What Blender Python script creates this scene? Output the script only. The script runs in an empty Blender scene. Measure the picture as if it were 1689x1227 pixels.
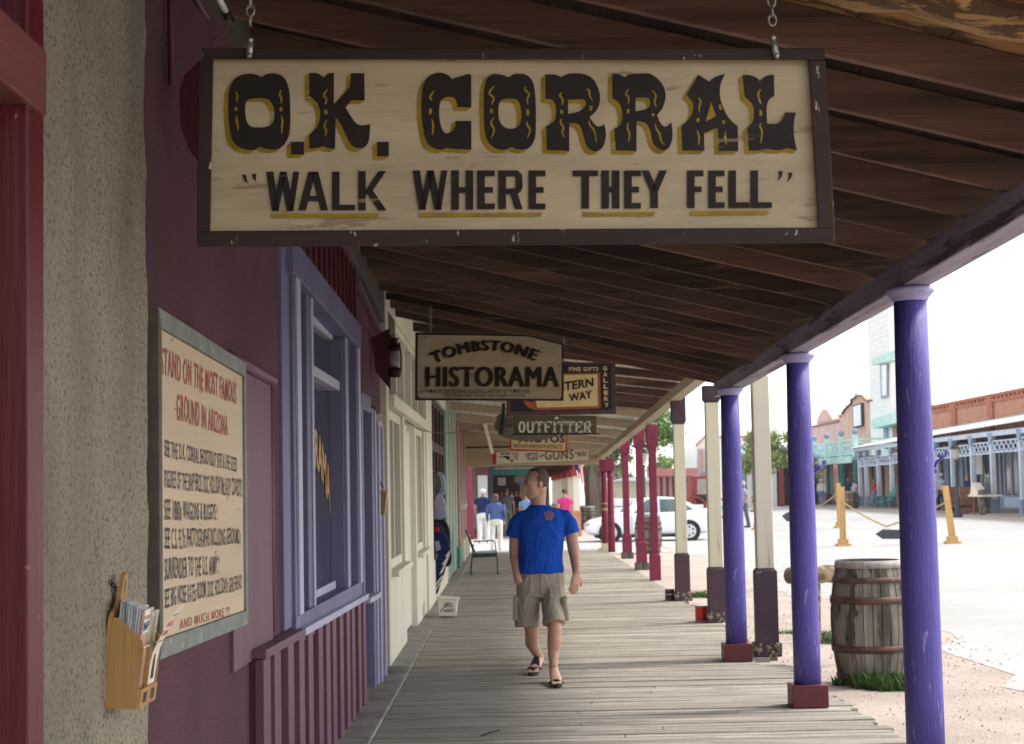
import bpy, math, random
import numpy as np
from mathutils import Vector, Matrix
from mathutils.bvhtree import BVHTree
random.seed(7)
R = math.radians
sc = bpy.context.scene
COL = sc.collection
# ---------------------------------------------------------------- camera
EYE = 1.6
FPX, CX, CY = 2800.0, 844.5, 613.5
_v = np.array([(841.0 - CX) / FPX, (CY - 807.0) / FPX, -1.0]); _Y = _v / np.linalg.norm(_v)
_z = np.array([-math.sin(R(1.1)), math.cos(R(1.1)), 0.0]); _Z = _z - _Y * _z.dot(_Y); _Z /= np.linalg.norm(_Z)
_X = np.cross(_Y, _Z)
ROT = np.stack([_X, _Y, _Z], 1)
cam_d = bpy.data.cameras.new('camera'); cam = bpy.data.objects.new('camera', cam_d); COL.objects.link(cam)
cam.matrix_world = Matrix.Translation((0, 0, EYE)) @ Matrix([list(r) for r in ROT.T]).to_4x4()
cam_d.sensor_width = 36.0; cam_d.lens = 36.0 * FPX / 1689.0
cam_d.clip_start = 0.05; cam_d.clip_end = 4000
cam_d.dof.use_dof = True; cam_d.dof.focus_distance = 7.0; cam_d.dof.aperture_fstop = 9.0
sc.camera = cam

def W(px, py, x=None, y=None, z=None):
    """point of the place seen at photo pixel (px, py) on the plane x=, y= or z="""
    d = ROT.T @ np.array([(px - CX) / FPX, (CY - py) / FPX, -1.0])
    t = x / d[0] if x is not None else y / d[1] if y is not None else (z - EYE) / d[2]
    return Vector((d[0] * t, d[1] * t, EYE + d[2] * t))
# ---------------------------------------------------------------- light
SUN_EL, SUN_AZ = R(52), R(72)          # azimuth measured from +Y (street direction) towards +X
wd = bpy.data.worlds.new("World"); sc.world = wd; wd.use_nodes = True
nt = wd.node_tree; nt.nodes.clear()
sky = nt.nodes.new('ShaderNodeTexSky'); sky.sky_type = 'NISHITA'; sky.sun_disc = False
sky.sun_elevation = SUN_EL; sky.sun_rotation = SUN_AZ; sky.dust_density = 1.0; sky.air_density = 1.0
hsv = nt.nodes.new('ShaderNodeHueSaturation'); hsv.inputs['Saturation'].default_value = 0.22
bg = nt.nodes.new('ShaderNodeBackground'); bg.inputs['Strength'].default_value = 0.15
wo = nt.nodes.new('ShaderNodeOutputWorld')
nt.links.new(sky.outputs[0], hsv.inputs['Color']); nt.links.new(hsv.outputs[0], bg.inputs[0]); nt.links.new(bg.outputs[0], wo.inputs[0])
sl = bpy.data.lights.new('sun', 'SUN'); sl.energy = 1.5; sl.angle = R(12); sl.color = (1.0, 0.96, 0.9)
so = bpy.data.objects.new('sun', sl); COL.objects.link(so)
sdir = Vector((math.sin(SUN_AZ) * math.cos(SUN_EL), math.cos(SUN_AZ) * math.cos(SUN_EL), math.sin(SUN_EL)))
so.rotation_euler = sdir.to_track_quat('Z', 'Y').to_euler()
so.location = (10, 10, 30)
sc.view_settings.view_transform = 'Standard'; sc.view_settings.look = 'None'
sc.view_settings.gamma = 1.0; sc.view_settings.exposure = 1.5
# ---------------------------------------------------------------- materials
def srgb(r, g, b):
    return tuple(((c / 255.0) / 12.92 if c <= 10 else ((c / 255.0 + 0.055) / 1.055) ** 2.4) for c in (r, g, b)) + (1.0,)

def mat(name, col, rough=0.6, var=0.12, scale=3.0, stretch=(1, 1, 1), bump=0.0, bscale=60.0, bstretch=None, chips_pitshade=None,
        chip_t=0.66, chip_s=14.0, island=0.0, objvar=0.0, metal=0.0, coat=0.0, col2=None, emit=None, bdist=0.01, chip_stretch=(1, 1, 1), spec=0.32):
    m = bpy.data.materials.new(name); m.use_nodes = True; chip_t = .5 + (chip_t - .5) * .62
    n = m.node_tree.nodes; l = m.node_tree.links
    b = n['Principled BSDF']
    c = col if len(col) == 4 else tuple(col) + (1,)
    b.inputs['Roughness'].default_value = rough; b.inputs['Metallic'].default_value = metal
    b.inputs['Coat Weight'].default_value = coat; b.inputs['Specular IOR Level'].default_value = spec
    tc = n.new('ShaderNodeTexCoord')
    def noise(s, st, det=4.0, ro=0.6):
        mp = n.new('ShaderNodeMapping'); mp.inputs['Scale'].default_value = st
        l.new(tc.outputs['Object'], mp.inputs[0])
        t = n.new('ShaderNodeTexNoise'); t.inputs['Scale'].default_value = s; t.inputs['Detail'].default_value = det
        t.inputs['Roughness'].default_value = ro
        l.new(mp.outputs[0], t.inputs['Vector']); return t
    t = noise(scale, stretch, 6.0, 0.65)
    rmp = n.new('ShaderNodeMapRange'); rmp.inputs[1].default_value = 0.3; rmp.inputs[2].default_value = 0.7
    l.new(t.outputs['Fac'], rmp.inputs[0])
    mix = n.new('ShaderNodeMix'); mix.data_type = 'RGBA'
    d = col2 if col2 else tuple(x * (1 - var * 2) for x in c[:3]) + (1,)
    if col2 and len(col2) == 3: d = tuple(col2) + (1,)
    a = c if col2 else tuple(min(1, x * (1 + var)) for x in c[:3]) + (1,)
    mix.inputs[6].default_value = a; mix.inputs[7].default_value = d
    l.new(rmp.outputs[0], mix.inputs[0]); out = mix.outputs[2]
    def mul(sock, fac_sock, amt):
        mr = n.new('ShaderNodeMapRange'); mr.inputs[3].default_value = 1 - amt; mr.inputs[4].default_value = 1 + amt
        l.new(fac_sock, mr.inputs[0])
        vm = n.new('ShaderNodeVectorMath'); vm.operation = 'SCALE'
        l.new(sock, vm.inputs[0]); l.new(mr.outputs[0], vm.inputs['Scale']); return vm.outputs[0]
    if island:
        g = n.new('ShaderNodeNewGeometry'); out = mul(out, g.outputs['Random Per Island'], island)
    if objvar:
        g = n.new('ShaderNodeObjectInfo'); out = mul(out, g.outputs['Random'], objvar)
    if chips_pitshade:
        t2 = noise(chip_s, chip_stretch, 8.0, 0.7)
        r2 = n.new('ShaderNodeMapRange'); r2.inputs[1].default_value = chip_t; r2.inputs[2].default_value = chip_t + 0.02
        l.new(t2.outputs['Fac'], r2.inputs[0])
        m2 = n.new('ShaderNodeMix'); m2.data_type = 'RGBA'
        l.new(r2.outputs[0], m2.inputs[0]); l.new(out, m2.inputs[6]); m2.inputs[7].default_value = chips_pitshade if len(chips_pitshade) == 4 else tuple(chips_pitshade) + (1,)
        out = m2.outputs[2]
    l.new(out, b.inputs['Base Color'])
    if bump:
        t3 = noise(bscale, bstretch or stretch, 5.0, 0.7)
        bp = n.new('ShaderNodeBump'); bp.inputs['Strength'].default_value = bump; bp.inputs['Distance'].default_value = bdist
        l.new(t3.outputs['Fac'], bp.inputs['Height']); l.new(bp.outputs[0], b.inputs['Normal'])
    if emit:
        b.inputs['Emission Color'].default_value = emit; b.inputs['Emission Strength'].default_value = 1
    return m
GX, GY, GZ = (0.06, 1, 1), (1, 0.06, 1), (1, 1, 0.06)   # wood grain along x, y, z
M = {}
M['roofwood'] = mat('dark stained timber', (0.125, 0.068, 0.047), 0.8, 0.35, 9, GX, 0.6, 40, (0.05, 1, 1), objvar=0.5, chips_pitshade=(0.155, 0.095, 0.065), chip_t=0.66, chip_s=7, chip_stretch=GX)
M['roofdeck'] = mat('dark roof boards', (0.030, 0.015, 0.011), 0.85, 0.3, 6, GY, 0.4, 30, (1, 0.05, 1), island=0.4)  # deck colour darkened to carry the shadow between the rafters
M['sunlitwood'] = mat('weathered timber coloured as sunlit', (0.40, 0.235, 0.10), 0.8, 0.35, 6, GX, 0.9, 14, (0.2, 1, 1), bdist=0.03, chips_pitshade=(0.10, 0.055, 0.03), chip_t=0.56, chip_s=9, chip_stretch=(0.12, 1, 1))  # golden tone paints sunlight into the wood's base colour
M['beamblue'] = mat('weathered lilac beam paint', (0.34, 0.29, 0.37), 0.6, 0.25, 7, GY, 0.6, 30, (1, 0.05, 1), chips_pitshade=(0.10, 0.075, 0.085), chip_t=0.6, chip_s=8, chip_stretch=GY)
M['blue'] = mat('violet blue column paint', (0.088, 0.068, 0.315), 0.45, 0.12, 4, (1, 1, 0.3), 0.8, 70, (1, 1, 0.12), chips_pitshade=(0.24, 0.21, 0.46), chip_t=0.685, chip_s=26, bdist=0.008, chip_stretch=(1, 1, 0.2))
M['lilac'] = mat('lilac capital paint', (0.36, 0.33, 0.56), 0.5, 0.12, 12, bump=0.3)
M['maroonblock'] = mat('maroon base paint', (0.12, 0.022, 0.028), 0.5, 0.1, 9, bump=0.3, chips_pitshade=(0.4, 0.3, 0.28), chip_t=0.74, chip_s=18)
M['creampost'] = mat('cream post paint', (0.72, 0.66, 0.50), 0.6, 0.08, 5, GZ, 0.3, 50, (1, 1, 0.05), chips_pitshade=(0.35, 0.28, 0.2), chip_t=0.7, chip_s=8, chip_stretch=GZ)
M['plumpost'] = mat('dark plum post paint', (0.075, 0.045, 0.06), 0.6, 0.1, 6, bump=0.3, chips_pitshade=(0.35, 0.27, 0.19), chip_t=0.74, chip_s=12)
M['plumworn'] = mat('flaking plum paint', (0.075, 0.045, 0.06), 0.7, 0.1, 6, bump=0.4, chips_pitshade=(0.38, 0.29, 0.19), chip_t=0.55, chip_s=18)
M['rasp'] = mat('raspberry post paint', (0.235, 0.026, 0.065), 0.5, 0.12, 5, bump=0.2)
M['plumstucco'] = mat('plum stucco', (0.150, 0.060, 0.080), 0.85, 0.16, 1.3, bump=1.0, bscale=170, bdist=0.006, chips_pitshade=(0.07, 0.025, 0.038), chip_t=0.52, chip_s=100)  # dark flecks paint the shade of pits in the stucco
M['plumpaint'] = mat('plum painted board', (0.16, 0.068, 0.105), 0.5, 0.1, 4, GZ, 0.25, 60, (1, 1, 0.08))
M['plumdark'] = mat('plum with recess shade', (0.065, 0.018, 0.028), 0.6, 0.12, 5, GZ, 0.3, 60, (1, 1, 0.08))  # shade between the battens is put into this darker plum
M['tanstucco'] = mat('tan rough stucco', (0.64, 0.55, 0.41), 0.9, 0.24, 1.1, (1, 1, 0.5), 1.0, 60, (1, 1, 1), bdist=0.05, chips_pitshade=(0.27, 0.205, 0.14), chip_t=0.575, chip_s=72)  # dark flecks are painted shade for pits the bump barely shows
M['oxblood'] = mat('oxblood frame paint', (0.10, 0.010, 0.014), 0.4, 0.15, 6, GZ, 0.4, 50, chips_pitshade=(0.35, 0.12, 0.12), chip_t=0.75, chip_s=30)
M['oxpink'] = mat('faded red frame paint', (0.17, 0.05, 0.045), 0.5, 0.15, 6, GY, 0.4, 50)
M['peri'] = mat('periwinkle window paint', (0.165, 0.155, 0.275), 0.5, 0.15, 4, GZ, 0.3, 60, (1, 1, 0.08))
M['perilight'] = mat('pale periwinkle edge paint', (0.46, 0.45, 0.58), 0.5, 0.08, 5, GZ, 0.3, 60, chips_pitshade=(0.25, 0.2, 0.25), chip_t=0.72)
M['glass'] = mat('dark shop glass', (0.045, 0.05, 0.065), 0.06, 0.2, 1.5, spec=0.9, coat=0.6)
M['glassgrey'] = mat('dusty shop glass', (0.16, 0.17, 0.15), 0.15, 0.3, 1.2, GZ, spec=0.8, coat=0.4)
M['gold'] = mat('gold leaf lettering', (0.62, 0.34, 0.06), 0.4, 0.15, 20)
M['cream'] = mat('cream wall paint', (0.66, 0.60, 0.46), 0.75, 0.07, 2, bump=0.3, bscale=40)
M['creamboard'] = mat('cream painted board', (0.70, 0.65, 0.52), 0.6, 0.06, 3, GZ, 0.2, 50, (1, 1, 0.08))
M['creamrafter'] = mat('cream painted rafter', (0.46, 0.375, 0.27), 0.7, 0.12, 5, GX, 0.2, 40, objvar=0.12)
M['deckwhite'] = mat('pale corrugated roofing', (0.62, 0.60, 0.53), 0.6, 0.12, 2)
M['signcream'] = mat('aged cream sign paint', (0.50, 0.40, 0.255), 0.6, 0.15, 5, (0.25, 1, 1), 0.35, 60, (0.05, 1, 1), chips_pitshade=(0.30, 0.22, 0.13), chip_t=0.66, chip_s=16, chip_stretch=(0.15, 1, 1))
M['signframe'] = mat('dark brown sign frame', (0.042, 0.021, 0.017), 0.65, 0.2, 8, (0.1, 1, 1), 0.3, 50, chips_pitshade=(0.5, 0.45, 0.38), chip_t=0.73, chip_s=34, chip_stretch=(1, 1, 0.4))
M['signblack'] = mat('brown black lettering paint', (0.020, 0.011, 0.009), 0.6, 0.2, 12, (0.15, 1, 1), chips_pitshade=(0.20, 0.14, 0.07), chip_t=0.71, chip_s=22, chip_stretch=(0.12, 1, 1))
M['signyellow'] = mat('mustard lettering paint', (0.33, 0.21, 0.012), 0.5, 0.2, 14, chips_pitshade=(0.45, 0.34, 0.18), chip_t=0.68, chip_s=26, chip_stretch=(0.2, 1, 1))
M['boardcream'] = mat('buff painted plywood', (0.60, 0.465, 0.31), 0.6, 0.10, 3, GY, 0.25, 40, (1, 0.06, 1), chips_pitshade=(0.2, 0.14, 0.10), chip_t=0.745, chip_s=24, chip_stretch=(1, 0.3, 1))
M['boardred'] = mat('faded red lettering', (0.42, 0.09, 0.075), 0.6, 0.15, 20, chips_pitshade=(0.60, 0.43, 0.26), chip_t=0.66, chip_s=60)
M['boardink'] = mat('faded black lettering', (0.075, 0.06, 0.065), 0.6, 0.2, 20, chips_pitshade=(0.50, 0.38, 0.25), chip_t=0.67, chip_s=70)
M['greyframe'] = mat('grey green frame paint', (0.21, 0.23, 0.20), 0.6, 0.15, 8, bump=0.3, chips_pitshade=(0.36, 0.35, 0.3), chip_t=0.66)
M['frameside'] = mat('dark olive frame side', (0.10, 0.085, 0.065), 0.6, 0.15, 8, bump=0.3)
M['steel'] = mat('galvanised steel', (0.42, 0.40, 0.36), 0.4, 0.3, 30, metal=0.8)
M['blackiron'] = mat('black iron', (0.012, 0.012, 0.012), 0.5, 0.2, 30, metal=0.3)
M['honeywood'] = mat('honey pine', (0.42, 0.235, 0.085), 0.5, 0.16, 7, GZ, 0.2, 50, chips_pitshade=(0.28, 0.15, 0.055), chip_t=0.68, chip_s=9, chip_stretch=GZ)
M['paper'] = mat('glossy leaflets', (0.55, 0.56, 0.60), 0.35, 0.3, 60, (1, 0.02, 0.02))
M['papercream'] = mat('cream leaflets', (0.80, 0.72, 0.58), 0.5, 0.08, 9)
M['redink'] = mat('red printed ink', (0.62, 0.05, 0.04), 0.5, 0.1, 9)
M['magcover'] = mat('magazine cover', (0.35, 0.06, 0.14), 0.3, 0.3, 14, col2=(0.62, 0.5, 0.28))
M['darkink'] = mat('black printed ink', (0.03, 0.03, 0.035), 0.5, 0.1, 9)
M['white'] = mat('white paint', (0.80, 0.80, 0.78), 0.5, 0.04, 4, bump=0.05)
M['carwhite'] = mat('white car paint', (0.82, 0.83, 0.84), 0.25, 0.01, 2, coat=0.8)
M['carglass'] = mat('car window glass', (0.10, 0.15, 0.16), 0.08, 0.3, 2, coat=0.6)
M['tyre'] = mat('tyre rubber', (0.02, 0.02, 0.022), 0.8, 0.1, 9)
M['rim'] = mat('silver rim', (0.62, 0.63, 0.65), 0.3, 0.05, 9, metal=0.6)
M['blackplastic'] = mat('black plastic', (0.015, 0.015, 0.017), 0.5, 0.1, 9)
M['barrel'] = mat('weathered oak staves', (0.20, 0.17, 0.14), 0.8, 0.4, 8, (1, 1, 0.1), 0.7, 40, (1, 1, 0.08), island=0.35, chips_pitshade=(0.06, 0.05, 0.04), chip_t=0.6, chip_s=7, chip_stretch=(1, 1, 0.25))
M['hoop'] = mat('rusty barrel hoop', (0.12, 0.062, 0.048), 0.6, 0.3, 14, bump=0.3, metal=0.3)
M['hoopgrey'] = mat('grey barrel rim', (0.34, 0.30, 0.28), 0.6, 0.2, 14, bump=0.3)
M['log'] = mat('peeling log', (0.42, 0.31, 0.19), 0.85, 0.35, 5, (0.25, 1, 1), 1.0, 12, (0.3, 1, 1), bdist=0.03, chips_pitshade=(0.13, 0.09, 0.055), chip_t=0.57, chip_s=9)
M['plank'] = mat('grey weathered planks', (0.385, 0.34, 0.28), 0.85, 0.22, 9, (0.12, 1, 1), 0.9, 60, (0.04, 1, 1), island=0.16, chips_pitshade=(0.24, 0.20, 0.165), chip_t=0.60, chip_s=10, chip_stretch=(0.1, 1, 1), bdist=0.02)
M['underplank'] = mat('painted shade under the planks', (0.05, 0.04, 0.03), 0.9, 0.2, 4)
M['curb'] = mat('grey concrete curb', (0.30, 0.275, 0.24), 0.85, 0.2, 2, bump=0.4, bscale=50, chips_pitshade=(0.16, 0.14, 0.12), chip_t=0.62, chip_s=5)
M['dirt'] = mat('pinkish dirt and gravel', (0.50, 0.41, 0.345), 0.95, 0.14, 0.7, bump=1.0, bscale=28, bdist=0.03, chips_pitshade=(0.37, 0.29, 0.24), chip_t=0.645, chip_s=22)
M['asphalt'] = mat('pale worn asphalt', (0.38, 0.37, 0.355), 0.9, 0.07, 0.25, (1, 0.4, 1), 0.5, 30, bdist=0.02, chips_pitshade=(0.42, 0.395, 0.36), chip_t=0.58, chip_s=0.9)
M['grass'] = mat('grass blades', (0.07, 0.14, 0.03), 0.7, 0.3, 8, island=0.4)
M['leaf'] = mat('tree leaves', (0.15, 0.24, 0.06), 0.6, 0.25, 3, island=0.45)
M['leaflight'] = mat('pale tree leaves', (0.30, 0.38, 0.11), 0.6, 0.25, 3, island=0.4)
M['bark'] = mat('grey bark', (0.22, 0.175, 0.135), 0.9, 0.3, 6, GZ, 0.8, 20, bdist=0.03)
M['brick'] = mat('weathered brick', (0.46, 0.215, 0.13), 0.85, 0.12, 1.2, bump=0.3, bscale=20, chips_pitshade=(0.54, 0.30, 0.20), chip_t=0.56, chip_s=7, chip_stretch=(1, 0.6, 1))
M['brickdark'] = mat('brick trim', (0.42, 0.15, 0.08), 0.85, 0.18, 3, bump=0.3, bscale=20)
M['adobe'] = mat('peach adobe plaster', (0.64, 0.43, 0.32), 0.9, 0.10, 0.8, bump=0.2)
M['pinkwall'] = mat('pink brick', (0.66, 0.45, 0.42), 0.9, 0.08, 0.9, bump=0.2, chips_pitshade=(0.56, 0.35, 0.32), chip_t=0.58, chip_s=4)
M['teal'] = mat('pale teal paint', (0.50, 0.74, 0.68), 0.6, 0.12, 2)
M['tealdark'] = mat('dark teal paint', (0.035, 0.17, 0.145), 0.6, 0.12, 2)
M['greyblue'] = mat('grey blue paint', (0.58, 0.66, 0.78), 0.6, 0.1, 3)
M['slate'] = mat('slate blue paint', (0.26, 0.34, 0.46), 0.6, 0.1, 3)
M['whitesiding'] = mat('white clapboard', (0.82, 0.84, 0.82), 0.7, 0.04, 2)
M['tin'] = mat('pale tin roofing', (0.66, 0.68, 0.70), 0.5, 0.12, 1.5)
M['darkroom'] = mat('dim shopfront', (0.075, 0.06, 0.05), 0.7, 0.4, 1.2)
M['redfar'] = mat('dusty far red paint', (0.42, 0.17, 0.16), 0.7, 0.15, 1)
M['redpaint'] = mat('barn red paint', (0.33, 0.05, 0.045), 0.6, 0.15, 3)
M['palewood'] = mat('yellow pine post', (0.58, 0.35, 0.13), 0.7, 0.15, 6, GZ, 0.2)
M['rope'] = mat('tan rope', (0.45, 0.33, 0.18), 0.9, 0.15, 30)
M['slateboard'] = mat('dark slate board', (0.055, 0.065, 0.085), 0.7, 0.1, 9)
M['canvas'] = mat('beige canvas', (0.40, 0.36, 0.31), 0.8, 0.1, 5)
M['canred'] = mat('red can enamel', (0.62, 0.012, 0.018), 0.35, 0.1, 12, coat=0.4)
M['tealstripe'] = mat('sea green pilaster paint', (0.17, 0.30, 0.245), 0.6, 0.1, 4)
M['tanstripe'] = mat('tan pilaster paint', (0.42, 0.32, 0.21), 0.6, 0.1, 4)
M['rust'] = mat('rust brown pilaster paint', (0.22, 0.10, 0.06), 0.6, 0.15, 4)
M['brownwin'] = mat('brown window joinery', (0.07, 0.042, 0.032), 0.6, 0.15, 6)
M['lattern'] = mat('aged copper lantern', (0.10, 0.028, 0.02), 0.5, 0.3, 20, metal=0.4)
M['lampglass'] = mat('frosted lamp glass', (0.45, 0.42, 0.38), 0.15, 0.1, 9)
M['chairgreen'] = mat('dark green tube metal', (0.012, 0.06, 0.045), 0.4, 0.1, 9)
M['mesh'] = mat('grey green chair mesh', (0.20, 0.25, 0.24), 0.7, 0.1, 40)
M['cushion'] = mat('pale chair pad', (0.60, 0.62, 0.66), 0.8, 0.06, 10)
M['bucket'] = mat('white plastic bucket', (0.70, 0.67, 0.58), 0.45, 0.05, 9)
M['skin'] = mat('skin', (0.58, 0.33, 0.235), 0.5, 0.10, 9, bump=0.05, bscale=200)
M['skintan'] = mat('tanned skin', (0.36, 0.19, 0.13), 0.5, 0.10, 9)
M['hairdark'] = mat('cropped dark hair', (0.13, 0.085, 0.062), 0.85, 0.3, 140, bump=0.4, bscale=300)
M['hairwhite'] = mat('white hair', (0.62, 0.62, 0.62), 0.8, 0.1, 60)
M['hairbrown'] = mat('brown hair', (0.12, 0.07, 0.04), 0.7, 0.3, 60)
M['shirt'] = mat('royal blue jersey', (0.012, 0.085, 0.50), 0.85, 0.08, 4, (1, 1, 0.6), 0.55, 5, (1, 1, 0.6), bdist=0.08, spec=0.15)
M['khaki'] = mat('khaki twill', (0.42, 0.36, 0.285), 0.9, 0.10, 6, (1, 1, 0.5), 0.7, 7, (1, 1, 0.5), bdist=0.06, spec=0.2)
M['sandal'] = mat('black sandal foam', (0.018, 0.018, 0.02), 0.7, 0.1, 9)
M['orange'] = mat('orange shirt print', (0.75, 0.27, 0.03), 0.7, 0.05, 9)
M['eyewhite'] = mat('eye white', (0.6, 0.58, 0.55), 0.3, 0.02, 9)
M['iris'] = mat('dark iris', (0.03, 0.02, 0.015), 0.2, 0.02, 9)
def cloth(name, c): return mat(name, c, 0.9, 0.15, 6, (1, 1, 0.4), 0.6, 10, (1, 1, 0.5), bdist=0.05, spec=0.15)
M['navy'] = cloth('navy cloth', (0.018, 0.028, 0.10)); M['denim'] = cloth('mid blue cotton', (0.085, 0.13, 0.30))
M['whitecloth'] = cloth('white cotton', (0.72, 0.70, 0.66)); M['greycloth'] = cloth('charcoal grey cotton', (0.12, 0.12, 0.14))
M['blackcloth'] = cloth('black cotton', (0.02, 0.02, 0.025)); M['pink'] = cloth('hot pink cotton', (0.62, 0.05, 0.20))
M['jean'] = cloth('washed denim', (0.16, 0.25, 0.42)); M['redcloth'] = cloth('red cotton', (0.5, 0.03, 0.04))
M['palegrey'] = cloth('pale grey cotton', (0.38, 0.38, 0.46)); M['olive'] = cloth('olive cotton', (0.16, 0.15, 0.11))
M['flagred'] = cloth('flag red', (0.5, 0.03, 0.05))
# ---------------------------------------------------------------- mesh builder
def _tmp(data):
    ob = bpy.data.objects.new('t', data); COL.objects.link(ob)
    bpy.context.view_layer.update()
    me = bpy.data.meshes.new_from_object(ob.evaluated_get(bpy.context.evaluated_depsgraph_get()))
    vs = [v.co.copy() for v in me.vertices]; fs = [tuple(p.vertices) for p in me.polygons]
    bpy.data.objects.remove(ob); bpy.data.meshes.remove(me); bpy.data.curves.remove(data)
    return vs, fs
_tc = {}
def text_geo(s, bold, space):
    k = (s, bold, space)
    if k not in _tc:
        c = bpy.data.curves.new('t', 'FONT'); c.body = s; c.offset = bold; c.resolution_u = 3; c.space_character = space
        vs, fs = _tmp(c)
        xs = [v.x for v in vs]; ys = [v.y for v in vs]; x0, x1, y0, y1 = min(xs), max(xs), min(ys), max(ys)
        _tc[k] = ([((v.x - x0) / (x1 - x0), (v.y - y0) / (y1 - y0)) for v in vs], fs)
    return _tc[k]
def fill_geo(loops):
    c = bpy.data.curves.new('t', 'CURVE'); c.dimensions = '2D'; c.fill_mode = 'BOTH'
    for lp in loops:
        s = c.splines.new('POLY'); s.points.add(len(lp) - 1)
        for i, p in enumerate(lp): s.points[i].co = (p[0], p[1], 0, 1)
        s.use_cyclic_u = True
    return _tmp(c)
def spl(pts):
    """smooth closed outline; points with a third element are corners"""
    n = len(pts); k0 = next((i for i, p in enumerate(pts) if len(p) > 2), 0)
    pts = pts[k0:] + pts[:k0]; out = []
    for i in range(n):
        a, b, c, d = pts[i - 1], pts[i], pts[(i + 1) % n], pts[(i + 2) % n]
        if len(b) > 2: a = b
        if len(c) > 2: d = c
        if len(b) > 2 and len(c) > 2: out.append((b[0], b[1])); continue
        for k in range(4):
            t = k / 4.0
            out.append(tuple(0.5 * (2 * b[j] + (c[j] - a[j]) * t + (2 * a[j] - 5 * b[j] + 4 * c[j] - d[j]) * t * t + (3 * b[j] - a[j] - 3 * c[j] + d[j]) * t ** 3) for j in (0, 1)))
    return out

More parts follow.
